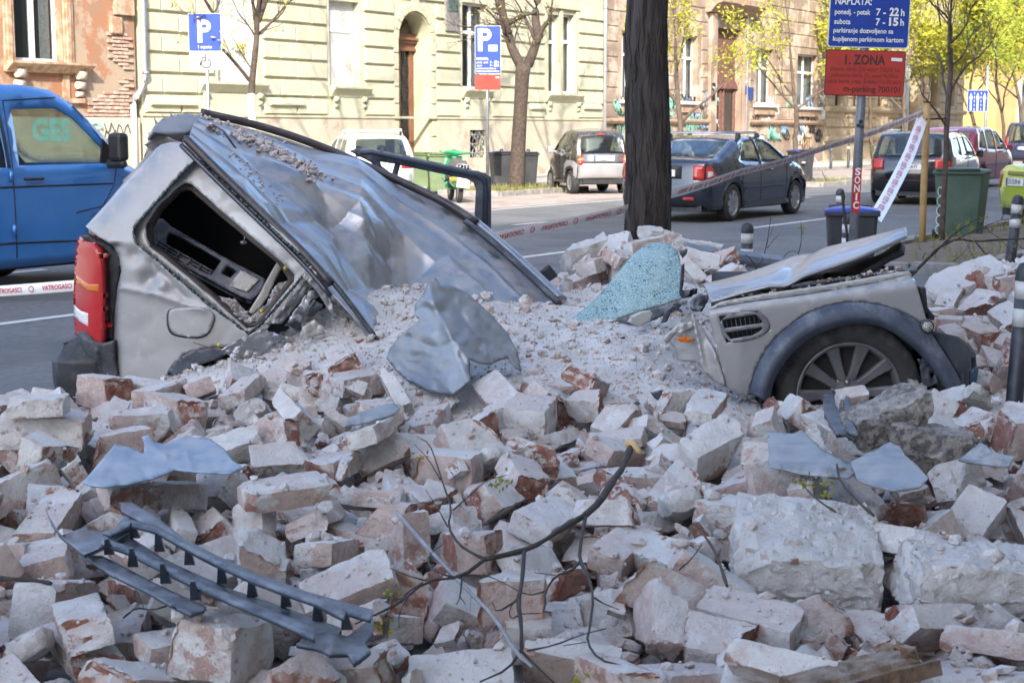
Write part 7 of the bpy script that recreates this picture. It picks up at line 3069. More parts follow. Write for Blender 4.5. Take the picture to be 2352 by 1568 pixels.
nearc, farc = smooth_path(nearc), smooth_path(farc)
NA, NBb = 240, 140
folds = [  # (a0,b0,a1,b1,width,height)  creases in roof coordinates: a rear to front, b near to far
    (.42, 1.0, .50, .55, .030, .05), (.50, .55, .38, .10, .035, -.06), (.50, .55, .62, .30, .03, .05), (.62, .30, .58, .0, .04, -.05),
    (.30, .45, .50, .55, .03, .03), (.70, .75, .62, .30, .04, -.06), (.70, .75, .86, .45, .04, .05), (.30, .0, .42, .32, .03, .035), (.80, .2, .70, .55, .05, -.05), (.22, .5, .32, .2, .03, -.02)]
vs = []
roof_pt = {}
for i in range(NA + 1):
    for j in range(NBb + 1):
        a, b = i / NA, j / NBb
        p0 = PX(*lerp_path(nearc, a))
        p1 = PX(*lerp_path(farc, a))
        p = p0.lerp(p1, b)
        up_ = Vector((.25, -.35, .9)).normalized()
        hgt_ = .05 * math.sin(math.pi * b) * (1 - a)
        for q in (.16, .32, .5, .68, .84):              # pressed ribs
            hgt_ += .010 * math.exp(-((b - q) / .014) ** 2)
        for a0, b0, a1, b1, w, h_ in folds:
            hgt_ += 1.35 * h_ * max(0, 1 - seg_d(a, b, a0, b0, a1, b1) / (w * 3.2))
        k = min(1, max(0, (a - .2) * 2.5))
        hgt_ += k * .022 * (abs(mnoise.noise(Vector((a * 4, b * 2.6, 1)))) * 2 - .7) + k * .006 * (abs(mnoise.noise(Vector((a * 13, b * 8, 4)))) * 2 - .6)
        hgt_ -= k * .10 * math.exp(-((a - .62) / .16) ** 2 - ((b - .45) / .3) ** 2)
        edge = min(1, b / .06, (1 - b) / .05)
        hgt_ *= .35 + .65 * max(0, edge)
        p = p + up_ * hgt_
        vs.append(p)
        roof_pt[(i, j)] = p
mb = MB()
W_ = NBb + 1
mb.add(vs, [(i * W_ + j, (i + 1) * W_ + j, (i + 1) * W_ + j + 1, i * W_ + j + 1) for i in range(NA) for j in range(NBb)], True)
mb.build('roof', silver_roof, car, solid=.012, norm=False).data.set_sharp_from_angle(angle=R(13))


def rail(path, t0, t1, off, r, n, name, m_, flat=.8):
    mb = MB()
    pts = []
    for k in range(n + 1):
        x, y, d = lerp_path(path, t0 + (t1 - t0) * k / n)
        pts.append(PX(x, y, d) + off)
    mb.tube(pts, r, 8, flat=flat)
    return mb.build(name, m_, car)


rail(nearc, .02, .60, Vector((-.01, -.03, .025)), .028, 24, 'roof_rail', rail_m)
rail(nearc, .56, .80, Vector((.01, -.02, .02)), .018, 12, 'roof_edge_trim', trim_black)
rail(nearc, .03, .62, Vector((-.035, -.05, -.005)), .016, 24, 'gutter_trim', M('blue_black_trim', (.03, .035, .05), rough=.25))
rail(farc, .03, .70, Vector((0, -.02, .03)), .03, 26, 'roof_rail', rail_m)
rail(farc, .68, 1.0, Vector((-.02, -.08, .012)), .022, 14, 'roof_edge_trim', trim_black)
rail(farc, .62, 1.0, Vector((.0, .03, .03)), .045, 14, 'cant_rail', silver_roof, flat=.5)
# rubble lying on the roof
rg = random.Random(8)
for (i0, j0, i1, j1, n, sp2, rm) in ((2, 58, 26, 60, 70, 2.0, .016), (20, 46, 48, 40, 230, 3.2, .026), (26, 50, 46, 46, 120, 3.5, .02), (12, 34, 18, 34, 8, 1, .035), (24, 20, 44, 16, 40, 3, .008), (8, 62, 20, 62, 40, 1.5, .014)):
    for k in range(n):
        t_ = rg.random()
        i = int(min(NA, max(0, 2 * (i0 + (i1 - i0) * t_ + rg.gauss(0, 1)))))
        j = int(min(NBb, max(0, 2 * (j0 + (j1 - j0) * t_ + rg.gauss(0, sp2)))))
        p = roof_pt[(i, j)]
        r = min(rm, .006 * rg.paretovariate(1.2))
        chip(p.x, p.y - .005, p.z + r * .5, r, rg)
mb = MB()
p0, p1 = roof_pt[(28, 68)], roof_pt[(48, 52)]
mb.tube([p0 + Vector((0, -.02, .03)), (p0 + p1) / 2 + Vector((0, -.03, .05)), p1 + Vector((0, -.02, .02))], [.012, .016, .01], 6, flat=.4)
mb.build('aerial_stub', trim_black, car)

# far side door frame standing open
dfo = [(440, 238), (478, 222), (560, 228), (700, 255), (1165, 356), (1196, 378), (1194, 662), (1108, 615), (1118, 450), (1104, 410), (1060, 392), (700, 318), (640, 330), (560, 290)]
panel('far_door', [(440, 238), (478, 222), (560, 228), (700, 255), (1165, 356), (1196, 378), (1196, 720), (1100, 720), (680, 420), (560, 300)], lambda x, y: 9.95 + (x - 900) * -.0002, trim_dusty, car,
      [[(708, 312), (1070, 388), (1104, 404), (1118, 440), (1110, 606), (920, 490), (692, 372)], [(598, 292), (684, 306), (668, 362), (606, 318)]], step=7, thick=.06, conv=Z5)
mb = MB()
mb.tube([PX(*Z5(x, y), 9.90) for x, y in ((500, 248), (560, 244), (700, 275), (1120, 366), (1160, 390), (1170, 430), (1166, 640))], .016, 8)
mb.build('door_seal', M('blue_black_trim2', (.035, .045, .07), rough=.3), car)

# ---------------- front end
def wingf(x, y):
    return 7.22 + .10 * math.exp(-max(0, y - (700 - (x - 1625) * .128)) / 6.0) + max(0, (1700 - x)) * .0004


arch_o = [(1035, 862), (1050, 790), (1078, 715), (1150, 600), (1280, 492), (1420, 436), (1560, 420), (1700, 445), (1830, 502), (1900, 560)]
arch_o = smooth_poly(arch_o, 2, closed=False)
vent = [(888, 492), (1075, 468), (1128, 520), (1130, 560), (1065, 600), (925, 620)]
wing = [(835, 462), (1000, 432), (1300, 392), (1600, 340), (1810, 294), (1832, 322), (1862, 430), (1893, 540)] + [p for p in reversed(arch_o) if p[0] < 1885] + [(1030, 880), (965, 860), (918, 830), (870, 620)]
wg = panel('front_wing', wing, wingf, silver, car, [vent], step=7, thick=.01, conv=Z6)
inn = smooth_poly([(1135, 905), (1145, 830), (1170, 770), (1250, 655), (1380, 565), (1560, 527), (1690, 548), (1820, 640), (1915, 750), (1978, 850)], 2, closed=False)
outn = arch_o + smooth_poly([(1900, 560), (1985, 690), (2048, 800), (2056, 835)], 1, closed=False)[1:]
pa = cv(Z6, outn + list(reversed(inn)))


ocv, icv = cv(Z6, outn), cv(Z6, inn)


def archf(x, y):
    do = min(seg_d(x, y, *ocv[i], *ocv[i + 1]) for i in range(len(ocv) - 1))
    di = min(seg_d(x, y, *icv[i], *icv[i + 1]) for i in range(len(icv) - 1))
    t_ = do / (do + di + 1e-6)
    return 7.20 - .05 * math.sin(min(1, t_ * 1.6) * math.pi * .5) + .05 * max(0, t_ - .75) * 4


panel('wheel_arch_trim', pa, archf, M('arch_plastic', (.04, .05, .075), (.07, .085, .115), rough=.5, scale=7, dust=.45, dustc=(.30, .31, .34)), car, step=5, thick=.03)
vf = smooth_poly(cv(Z6, vent), 1)
vc = (sum(p[0] for p in vf) / len(vf), sum(p[1] for p in vf) / len(vf))
vo = panel('side_vent', [(vc[0] + (x - vc[0]) * 1.04, vc[1] + (y - vc[1]) * 1.05) for x, y in vf], lambda x, y: wingf(x, y) - .008, M('vent_grey', (.12, .12, .13), (.16, .16, .165), rough=.5, dust=.5), wg,
           [cv(Z6, [(905, 510), (1065, 484), (1100, 518), (1095, 528), (915, 552)]), cv(Z6, [(922, 572), (1100, 545), (1095, 560), (1055, 585), (945, 604)])], step=5, thick=.02)
panel('vent_dark', vent, 7.30, cabin_black, wg, step=12, thick=.01, conv=Z6)
for k in range(8):
    mb = MB()
    x0 = 925 + k * 22
    mb.tube([PX(*Z6(x0, 512 - k * 3), 7.25), PX(*Z6(x0 + 14, 604 - k * 3), 7.25)], .0025, 4)
    mb.build('vent_bar', trim_dusty, vo)
# wheel
wc = PX(*Z6(1490, 850), 7.42)
tyre = MB()
RO, WD = .352, .12
tp = [(.250, -WD + .01), (.262, -WD - .004), (.30, -WD - .012), (.330, -WD + .0), (.347, -WD + .022), (RO, -WD + .05), (RO, WD - .05), (.340, WD - .01), (.25, WD)]
tyre.lathe(tp, 56, axis='y', c=wc)
for k in range(3):
    h_ = -.05 + k * .05
    tyre.lathe([(RO + .001, h_ - .006), (RO - .008, h_), (RO + .001, h_ + .006)], 56, axis='y', c=wc)
ty = tyre.build('tyre', M('dusty_tyre', (.035, .035, .037), (.06, .058, .056), rough=.85, scale=8, bump=.15, bscale=90, dust=.5, dustc=(.22, .2, .19)), car)
rim_m = M('rim_alloy', (.17, .17, .178), (.22, .22, .225), rough=.42, metal=.5, scale=8, dust=.5, dustc=(.36, .34, .33))
rim = MB()
rim.lathe([(.252, -WD + .012), (.246, -WD + .004), (.232, -WD + .016), (.222, -WD + .05), (.215, WD - .03)], 56, axis='y', c=wc)
rm_ = rim.build('rim', rim_m, ty)
mb = MB()
mb.lathe([(.0, -WD + .036), (.028, -WD + .037), (.031, -WD + .045), (.034, -WD + .050), (.070, -WD + .052), (.08, -WD + .058), (.084, -WD + .09)], 32, axis='y', c=wc, smooth=False)
mb.build('hub', rim_m, rm_)
for k in range(10):
    a = math.radians(3 + 36 * k)
    er, et = Vector((math.cos(a), 0, math.sin(a))), Vector((-math.sin(a), 0, math.cos(a)))
    mb = MB()
    ring = []
    for r_, w_, y_ in ((.07, .022, -WD + .058), (.14, .025, -WD + .045), (.20, .031, -WD + .030), (.236, .037, -WD + .016)):
        for e, f in ((-1, .0), (-.72, -.014), (.72, -.014), (1, .0), (.8, .03), (-.8, .03)):
            ring.append(wc + er * r_ + et * (w_ * e) + Vector((0, y_ + f, 0)))
    mb.add(ring, [(i * 6 + q, i * 6 + (q + 1) % 6, (i + 1) * 6 + (q + 1) % 6, (i + 1) * 6 + q) for i in range(3) for q in range(6)])
    mb.build('spoke', rim_m, rm_, bevel=.003)
for k in range(5):
    a = math.radians(22 + 72 * k)
    mb = MB()
    c = wc + Vector((math.cos(a) * .056, -WD + .046, math.sin(a) * .056))
    mb.lathe([(0, -.012), (.010, -.010), (.012, .0), (.012, .01)], 10, axis='y', c=c)
    mb.build('wheel_nut', steel, rm_)
mb = MB()
mb.lathe([(.0, .0), (.19, .0), (.19, .02)], 40, axis='y', c=wc + Vector((0, -.01, 0)))
mb.build('brake_disc', M('brake_dark', (.01, .01, .01), (.025, .02, .018), rough=.6, metal=.4, scale=6), ty)
# liner of the wheel housing and inner structure ahead of it
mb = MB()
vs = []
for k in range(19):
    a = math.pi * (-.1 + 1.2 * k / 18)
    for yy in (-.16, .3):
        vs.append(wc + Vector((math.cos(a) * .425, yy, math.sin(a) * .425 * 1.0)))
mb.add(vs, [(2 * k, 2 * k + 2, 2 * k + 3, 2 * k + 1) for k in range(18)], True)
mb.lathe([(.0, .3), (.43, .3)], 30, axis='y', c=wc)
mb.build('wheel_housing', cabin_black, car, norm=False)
panel('inner_bracket', [(1850, 700), (1910, 690), (1960, 780), (1990, 860), (1985, 930), (1880, 930), (1862, 820)], shaped(lambda x, y: 7.30, crumple=(.02, 20), seed=6), trim_dusty, car, [[(1885, 830), (1940, 822), (1940, 842), (1888, 850)], [(1905, 765), (1920, 765), (1920, 785), (1905, 785)]], step=6, thick=.02, conv=Z6)
panel('front_bumper', [(1905, 560), (1960, 572), (2040, 592), (2095, 630), (2120, 670), (2130, 770), (2118, 850), (2095, 900), (2020, 935), (1900, 945), (1955, 880), (2000, 855), (2058, 840), (2050, 790), (1990, 690)], shaped(lambda x, y: 7.30 + .35 * max(0, (x - 2150) / 90) ** 2, dents=((2190, 870, 14, .03),), crumple=(.006, 60)), M('bumper_plastic', (.035, .042, .06), (.06, .07, .09), rough=.5, scale=6, dust=.8, dustc=(.33, .34, .36)), car, [[(2100, 690), (2116, 690), (2116, 740), (2100, 748)]], step=6, thick=.03, conv=Z6)
panel('fog_lamp_bezel', [(2094, 760), (2125, 735), (2135, 745), (2112, 840), (2095, 860)], lambda x, y: 7.50, M('lamp_blue', (.05, .09, .14), rough=.2), car, step=5, thick=.02, conv=Z6)
panel('headlamp_side', [(1848, 352), (1880, 355), (1890, 450), (1924, 495), (1920, 512), (1896, 512), (1872, 470)], 7.34, trim_black, car, step=6, thick=.05, conv=Z6)
c = PX(*Z6(1890, 543), 7.17)
mb = MB()
mb.lathe([(0, 0), (.030, 0), (.034, .012), (.03, .06)], 20, axis='y', c=c)
sm_ = mb.build('side_lamp', trim_black, car)
mb = MB()
mb.lathe([(0, -.003), (.024, -.003), (.024, .002)], 20, axis='y', c=c)
mb.build('lens', M('honeycomb_lens', (.5, .48, .42), (.12, .11, .1), rough=.3, scale=220, lo=.48, hi=.54), sm_)
# bonnet, buckled and lifted
bn_near = smooth_path([(*Z6(850, 418), 7.42), (*Z6(960, 390), 7.40), (*Z6(1130, 345), 7.38), (*Z6(1300, 296), 7.38), (*Z6(1480, 236), 7.40), (*Z6(1640, 172), 7.45), (*Z6(1788, 106), 7.55)])
bn_far = smooth_path([(*Z6(792, 344), 7.95), (*Z6(930, 318), 8.15), (*Z6(1150, 240), 8.35), (*Z6(1330, 178), 8.45), (*Z6(1500, 138), 8.45), (*Z6(1640, 112), 8.3), (*Z6(1780, 96), 7.95)])
mb = MB()
vs = []
for i in range(61):
    for j in range(25):
        a, b = i / 60, j / 24
        p = PX(*lerp_path(bn_near, a)).lerp(PX(*lerp_path(bn_far, a)), b)
        p.z += .035 * math.sin(math.pi * b) + .004 * mnoise.noise(Vector((a * 6, b * 3, 9))) - .02 * max(0, 1 - abs(a - .42 - .1 * b) / .07) - .012 * math.exp(-abs(b - .1) / .03)
        vs.append(p)
mb.add(vs, [(i * 25 + j, (i + 1) * 25 + j, (i + 1) * 25 + j + 1, i * 25 + j + 1) for i in range(60) for j in range(24)], True)
bo = mb.build('bonnet', silver_roof, car, solid=.014, norm=False)
mb = MB()
vs = []
for i in range(31):
    for j in range(7):
        a, b = .12 + .82 * i / 30, .06 + .8 * j / 6
        p = PX(*lerp_path(bn_near, a)).lerp(PX(*lerp_path(bn_far, a)), b)
        p.z -= .05 + .06 * math.sin(math.pi * min(1, i / 30)) + .02 * mnoise.noise(Vector((a * 9, b * 4, 2)))
        vs.append(p)
mb.add(vs, [(i * 7 + j, (i + 1) * 7 + j, (i + 1) * 7 + j + 1, i * 7 + j + 1) for i in range(30) for j in range(6)], True)
mb.build('bonnet_lining', cabin_black, bo, solid=.03, norm=False)
# engine bay
xa, xb = PX(1720, 640, 7.4).x, PX(2100, 640, 7.4).x
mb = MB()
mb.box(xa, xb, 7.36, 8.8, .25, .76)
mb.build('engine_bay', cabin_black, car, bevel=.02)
for (p, q, r_, m_) in (((1230, 348, 7.4), (1830, 268, 7.55), .02, trim_dusty), ((1270, 330, 7.7), (1800, 272, 7.9), .016, dark_steel), ((1180, 318, 7.6), (1330, 360, 7.4), .014, dark_steel), ((1400, 300, 7.9), (1720, 262, 8.1), .022, trim_black), ((1580, 230, 8.2), (1700, 262, 7.8), .012, dark_steel), ((900, 400, 7.6), (1080, 380, 7.45), .014, steel)):
    mb = MB()
    mb.tube([PX(*Z6(p[0], p[1]), p[2]), PX(*Z6((p[0] + q[0]) / 2, (p[1] + q[1]) / 2 + 4), (p[2] + q[2]) / 2), PX(*Z6(q[0], q[1]), q[2])], r_, 6, flat=.7)
    mb.build('bay_strut', m_, car)
mb = MB()
e0, e1 = PX(*Z6(1635, 300), 7.45), PX(*Z6(1828, 275), 7.5)
mb.tube([e0, e1], .032, 8, flat=.5)
mb.build('bay_cover', trim_dusty, car)
panel('wing_top', [(840, 460), (900, 425), (1100, 388), (1400, 345), (1800, 275), (1815, 296), (1600, 342), (1300, 394), (1000, 434)], lambda x, y: 7.33 + max(0, 660 - y - (x - 1800) * .13) * .002, bare_metal, car, step=6, thick=.02, conv=Z6)
rg = random.Random(31)
for k in range(170):
    X = rg.uniform(880, 1780)
    Y = 432 - (X - 1000) * .165 - rg.uniform(8, 42)
    p = PX(*Z6(X, Y), 7.40)
    r = min(.022, .005 * rg.paretovariate(1.4)) * (1.3 if 1130 < X < 1330 else .8)
    chip(p.x, p.y + rg.uniform(0, .08), p.z + r * .3, r, rg)
# windscreen, crazed all over
gm, nt, bsd, ln = base_mat('crazed_glass')
pos = nd(nt, 'ShaderNodeNewGeometry').outputs['Position']
vo_ = nd(nt, 'ShaderNodeTexVoronoi', Scale=62, feature='DISTANCE_TO_EDGE')
ln(pos, vo_.inputs['Vector'])
v2_ = nd(nt, 'ShaderNodeTexVoronoi', Scale=62)
ln(pos, v2_.inputs['Vector'])
cr_ = ramp(nt, ln, vo_.outputs['Distance'], .0, .12)
cel = mixc(nt, ln, ramp(nt, ln, v2_.outputs['Color'], .1, .9), (.07, .19, .21), (.26, .43, .44))
cel = mixc(nt, ln, ramp(nt, ln, noise_n(nt, ln, pos, 7, 5, .6), .4, .62), cel, (.30, .46, .47))
ln(mixc(nt, ln, cr_, (.50, .64, .64), cel), bsd.inputs['Base Color'])
bsd.inputs['Roughness'].default_value = .16
bsd.inputs['Transmission Weight'].default_value = .15
bb = nd(nt, 'ShaderNodeBump', Strength=.6, Distance=.01)
ln(math_n(nt, ln, 'ADD', vo_.outputs['Distance'], noise_n(nt, ln, pos, 60, 4)), bb.inputs['Height'])
ln(bb.outputs[0], bsd.inputs['Normal'])
wsp = [(140, 552), (190, 500), (300, 410), (400, 290), (470, 205), (520, 160), (562, 138), (640, 140), (665, 160), (697, 182), (712, 280), (716, 400), (700, 412), (500, 470), (330, 520), (170, 556)]
panel('windscreen', smooth_poly(cv(Z6, wsp), 1), shaped(lambda x, y: 8.35 + (745 - y) * .0026, dents=((1480, 620, 90, -.05),), crumple=(.02, 120), seed=7), gm, car, step=7, thick=.008)
panel('cowl_panel', [(318, 535), (520, 470), (690, 424), (712, 440), (690, 462), (600, 500), (560, 520), (440, 548), (360, 545)], shaped(lambda x, y: 8.2 + (x - 1500) * -.0006, crumple=(.015, 40), seed=1), trim_dusty, car, step=6, thick=.02, conv=Z6)
panel('airbag_flap', [(450, 520), (470, 490), (520, 468), (560, 466), (580, 485), (560, 520), (500, 545)], lambda x, y: 8.08, bare_metal, car, step=6, thick=.01, conv=Z6)
# torn door skin and odd pieces between windscreen and wing
panel('front_door_skin', [(640, 605), (660, 560), (720, 500), (765, 480), (795, 525), (838, 600), (870, 660), (915, 800), (912, 832), (860, 800), (780, 715), (690, 705), (680, 650)], shaped(lambda x, y: 7.24 + (1640 - x) * .0012, dents=((1560, 740, 14, .03),), creases=((1590, 720, 1620, 860, 5, -.03),), crumple=(.005, 60), seed=12), silver, car, step=6, thick=.01, conv=Z6)
panel('pillar_shard', [(760, 420), (800, 395), (845, 388), (835, 425), (800, 470), (765, 470), (750, 455)], shaped(lambda x, y: 7.7, crumple=(.03, 20)), trim_dusty, car, step=5, thick=.02, conv=Z6)
panel('pillar_shard', [(610, 528), (640, 460), (668, 440), (715, 465), (712, 476), (668, 456), (640, 520)], lambda x, y: 7.75, trim_dusty, car, step=5, thick=.02, conv=Z6)
panel('pillar_shard', [(620, 600), (690, 535), (760, 515), (785, 535), (740, 560), (680, 580), (640, 625)], shaped(lambda x, y: 7.28, crumple=(.012, 20)), bare_metal, car, step=5, thick=.01, conv=Z6)
panel('side_repeater', [(683, 592), (768, 598), (770, 606), (745, 620), (700, 614)], lambda x, y: 7.27, amber, car, step=5, thick=.02, conv=Z6)
panel('scuttle_shard', [(700, 180), (740, 170), (735, 195), (715, 215)], 8.3, trim_black, car, step=5, thick=.02, conv=Z6)
panel('scuttle_shard', [(712, 250), (725, 240), (720, 340), (706, 400), (700, 380)], 8.35, trim_black, car, step=5, thick=.02, conv=Z6)
panel('scuttle_shard', [(700, 370), (780, 362), (760, 400), (712, 408)], shaped(lambda x, y: 8.1, crumple=(.03, 15)), trim_black, car, step=5, thick=.02, conv=Z6)
rebase(car, (-.2, 8.2, 0))
tag(car, 'crushed silver off-road car buried in brick rubble, roof caved in', 'car')
# ------------------------------------------------------------------ debris lying on the heap
def ZG(X, Y):
    return (.4727 * X, 826.9 + .4727 * Y)


def ZB_(X, Y):
    return (796.25 + .414 * X, 918.75 + .414 * Y)


def ZR(X, Y):
    return (1555.75 + .414 * X, 918.75 + .414 * Y)


def on_heap(off, dents=(), creases=(), crumple=(0, 60), seed=0, tilt=0.0, py0=0):
    return shaped(lambda x, y: PL(x, y, off + tilt * (py0 - y)).y, dents, creases, crumple, seed)


def solo(o, label, cat, group=None):
    return tag(o, label, cat, group)


# torn body panel standing in the dust
tp1 = [(640, 1345), (660, 1290), (700, 1235), (760, 1185), (815, 1140), (790, 1115), (790, 1060), (830, 1010), (870, 930), (905, 912), (930, 955), (990, 955), (1080, 1000), (1200, 1110), (1285, 1205), (1342, 1310), (1362, 1412), (1330, 1390), (1290, 1335), (1200, 1375), (1140, 1368), (1085, 1345), (1090, 1460), (1000, 1540), (920, 1532), (840, 1510), (740, 1450), (690, 1410)]
solo(panel('torn_body_panel', tp1, shaped(lambda x, y: 6.98 + (905 - y) * .0013 + .16 * abs((x - 1010) - (y - 720) * .42) / 100, dents=((960, 850, 40, .02), (1085, 775, 30, -.03), (1010, 720, 20, .02)), creases=((985, 690, 1078, 830, 7, -.03), (1040, 690, 1110, 800, 8, .02), (1110, 800, 1140, 830, 6, -.025), (925, 770, 1000, 800, 6, .012)), crumple=(.012, 48), seed=9), M('dusty_blue_metal', (.19, .21, .245), (.25, .27, .3), rough=.42, metal=.45, scale=4, dust=.7, dustc=(.36, .355, .35)), step=6, thick=.008, conv=Z5), 'torn curved grey body panel standing upright in the dust between the wreck halves', 'metal panel')
tin = M('zinc_sheet', (.20, .215, .235), (.27, .285, .30), rough=.5, metal=.35, scale=5, dust=.7, dustc=(.37, .37, .37))
blue_tin = M('bluish_sheet', (.19, .26, .34), (.25, .32, .40), rough=.42, metal=.35, scale=5, dust=.6, dustc=(.4, .42, .44))
solo(panel('metal_sheet', [(402, 592), (430, 560), (480, 500), (560, 405), (640, 425), (700, 455), (700, 400), (690, 372), (722, 358), (745, 395), (800, 405), (900, 372), (1020, 380), (1090, 430), (1130, 485), (1182, 522), (1120, 548), (990, 545), (850, 530), (750, 572), (620, 600), (500, 615), (440, 606)], on_heap(.22, creases=((300, 1050, 520, 1060, 10, .05), (330, 1010, 380, 1045, 6, -.03), (430, 1040, 440, 1075, 4, -.03)), crumple=(.02, 70), seed=4), blue_tin, step=6, thick=.006, conv=ZG), 'crumpled bluish metal sheet on the heap before the tail lamp', 'metal sheet')
solo(panel('metal_sheet', [(788, 978), (800, 962), (830, 945), (870, 932), (905, 924), (919, 936), (905, 950), (880, 960), (830, 972)], on_heap(.17, crumple=(.03, 40), seed=1), tin, step=5, thick=.006), 'small flat silver metal sheet among the bricks below the torn panel', 'metal sheet')
solo(panel('metal_sheet', [(500, 170), (560, 178), (640, 185), (690, 162), (740, 215), (800, 270), (880, 310), (960, 352), (1002, 388), (955, 430), (850, 425), (700, 410), (590, 385), (510, 370)], on_heap(.20, creases=((1790, 1070, 1960, 1075, 6, -.06),), crumple=(.03, 70), seed=6), tin, step=6, thick=.005, conv=ZR), 'dull grey metal sheet with torn edge below the front wheel', 'metal sheet')
solo(panel('metal_sheet', [(985, 400), (960, 345), (1060, 290), (1180, 230), (1240, 262), (1260, 300), (1320, 350), (1392, 430), (1350, 480), (1270, 498), (1200, 500), (1090, 478), (1000, 440)], on_heap(.24, dents=((2040, 1070, 60, -.05),), crumple=(.02, 70), seed=3), tin, step=6, thick=.005, conv=ZR), 'rounded grey metal sheet overlapping another beside the concrete lumps', 'metal sheet')
solo(panel('metal_sheet', [(1560, 332), (1640, 265), (1680, 232), (1720, 255), (1745, 285), (1810, 300), (1872, 312), (1845, 368), (1760, 365), (1680, 350)], on_heap(.20, creases=((2250, 1030, 2320, 1060, 5, -.05),), crumple=(.03, 40), seed=5), M('dark_sheet', (.16, .16, .17), (.22, .22, .23), rough=.5, metal=.4, scale=6, dust=.6), step=5, thick=.006, conv=ZR), 'folded dark metal strip near the dark bollard', 'metal strip')
# plastic grille torn from the bumper
gr_m = M('grille_plastic', (.03, .042, .062), (.05, .065, .09), rough=.4, scale=6, dust=.7, dustc=(.26, .28, .31))
gr = empty('bumper_grille', PL(430, 1330, .1))


def gstrip(name, a, b, off, thick=.008):
    panel(name, a + list(reversed(b)), on_heap(off), gr_m, gr, step=7, thick=thick, conv=ZG)


gstrip('upper_blade', [(585, 690), (640, 690), (760, 760), (900, 868), (1060, 950), (1250, 1035), (1500, 1125), (1814, 1212)], [(590, 730), (700, 790), (870, 900), (1030, 985), (1220, 1065), (1480, 1155), (1690, 1230), (1800, 1262)], .26)
gstrip('middle_blade', [(620, 850), (700, 900), (800, 965), (960, 1040), (1150, 1120), (1400, 1205), (1660, 1300)], [(560, 870), (680, 950), (790, 1020), (950, 1100), (1140, 1185), (1390, 1270), (1560, 1330), (1640, 1345)], .21)
gstrip('front_bar', [(500, 860), (620, 900), (800, 985), (1000, 1085), (1350, 1225), (1530, 1290)], [(490, 885), (610, 925), (790, 1015), (990, 1115), (1340, 1265), (1530, 1352)], .255, .012)
gstrip('rear_bar', [(640, 775), (760, 805), (920, 890), (1070, 965), (1220, 1035), (1380, 1095), (1540, 1150), (1680, 1215)], [(640, 795), (760, 828), (920, 918), (1070, 995), (1220, 1065), (1380, 1125), (1540, 1180), (1670, 1250)], .305, .012)
gstrip('lower_blade', [(410, 945), (500, 950), (600, 1000), (740, 1075), (900, 1150), (1002, 1195)], [(420, 960), (540, 1040), (700, 1115), (830, 1190), (925, 1236), (990, 1215)], .20)
panel('end_bracket', [(225, 722), (240, 760), (290, 840), (330, 880), (410, 945), (520, 900), (640, 830), (640, 790), (560, 830), (430, 825), (420, 805), (300, 850), (250, 790)], on_heap(.23, dents=((160, 1230, 20, .05),)), gr_m, gr, step=7, thick=.01, conv=ZG)
panel('end_bracket', [(580, 690), (640, 690), (600, 760), (560, 815), (500, 835), (540, 850), (640, 800), (690, 770)], on_heap(.25), gr_m, gr, step=7, thick=.01, conv=ZG)
panel('end_bracket', [(1440, 1375), (1530, 1330), (1600, 1320), (1690, 1340), (1814, 1240), (1814, 1320), (1770, 1370), (1800, 1410), (1720, 1470), (1690, 1420), (1600, 1430), (1520, 1390)], on_heap(.21, dents=((760, 1470, 25, -.06),)), gr_m, gr, step=7, thick=.012, conv=ZG)
for x0, y0, x1, y1 in ((640, 790, 650, 865), (760, 820, 770, 930), (908, 895, 915, 995), (1066, 970, 1075, 1085), (1216, 1045, 1220, 1150), (1376, 1100, 1385, 1200), (1535, 1150, 1540, 1265), (1670, 1220, 1680, 1310), (515, 870, 525, 945), (635, 915, 640, 1005), (785, 990, 800, 1085), (932, 1075, 945, 1165)):
    q = MB()
    a, b = PL(*ZG(x0, y0), .29), PL(*ZG(x1, y1), .21)
    w = Vector((.017, .0, 0))
    q.add([a - w * .25, a + w * .3, b + w, b - w * .7, a - w * .25 + Vector((0, .012, .0)), a + w * .3 + Vector((0, .012, 0)), b + w + Vector((0, .012, .0)), b - w * .7 + Vector((0, .012, 0))], [(0, 1, 2, 3), (7, 6, 5, 4), (0, 4, 5, 1), (1, 5, 6, 2), (2, 6, 7, 3), (3, 7, 4, 0)])
    q.build('grille_rib', gr_m, gr)
rebase(gr, PL(430, 1330, .1))
solo(gr, 'blue-black plastic bumper grille with ribs lying across the bricks', 'car grille')


# masonry lumps too big for the brick heap
def lump(name, px, py, off, dims, rot, seed, label, cat, m_=mortar_m, **k):
    me = block_mesh(name, seed, *dims, res=(26, 18, 10), m=m_, **k)
    o = put(name, me, None)
    p = PL(px, py, off)
    o.matrix_world = Matrix.Translation(p) @ Matrix.Rotation(rot[2], 4, 'Z') @ Matrix.Rotation(rot[1], 4, 'Y') @ Matrix.Rotation(rot[0], 4, 'X')
    return tag(o, label, cat)


for (nm, px, py, off, dims, rot, sd, lb), Mw in zip(SLAB, SLM):
    o = put(nm, block_mesh(nm, sd, *dims, res=(30, 24, 12), m=mortar_m, cuts=0 if sd == 501 else 1, rough=.02, lump=.1, chip=.05), None)
    o.matrix_world = Mw
    tag(o, lb, 'masonry slab')
conc = M('pebbly_concrete', (.14, .13, .125), (.30, .27, .24), rough=1, scale=38, bump=1.0, bscale=55, dust=.6, lo=.42, hi=.58)
p = lump('concrete_lump', 2045, 955, .26, (.34, .17, .12), (R(10), R(-24), R(5)), 503, 'dark pebbly concrete lump propped in front of the wheel', 'concrete lump', m_=conc, cuts=1, rough=.02, lump=.2)
lump('concrete_lump', 2105, 1012, .18, (.40, .2, .12), (R(0), R(6), R(-10)), 504, 'grey pebbly concrete slab under the darker lump', 'concrete lump', m_=conc, cuts=1, rough=.02, lump=.2)
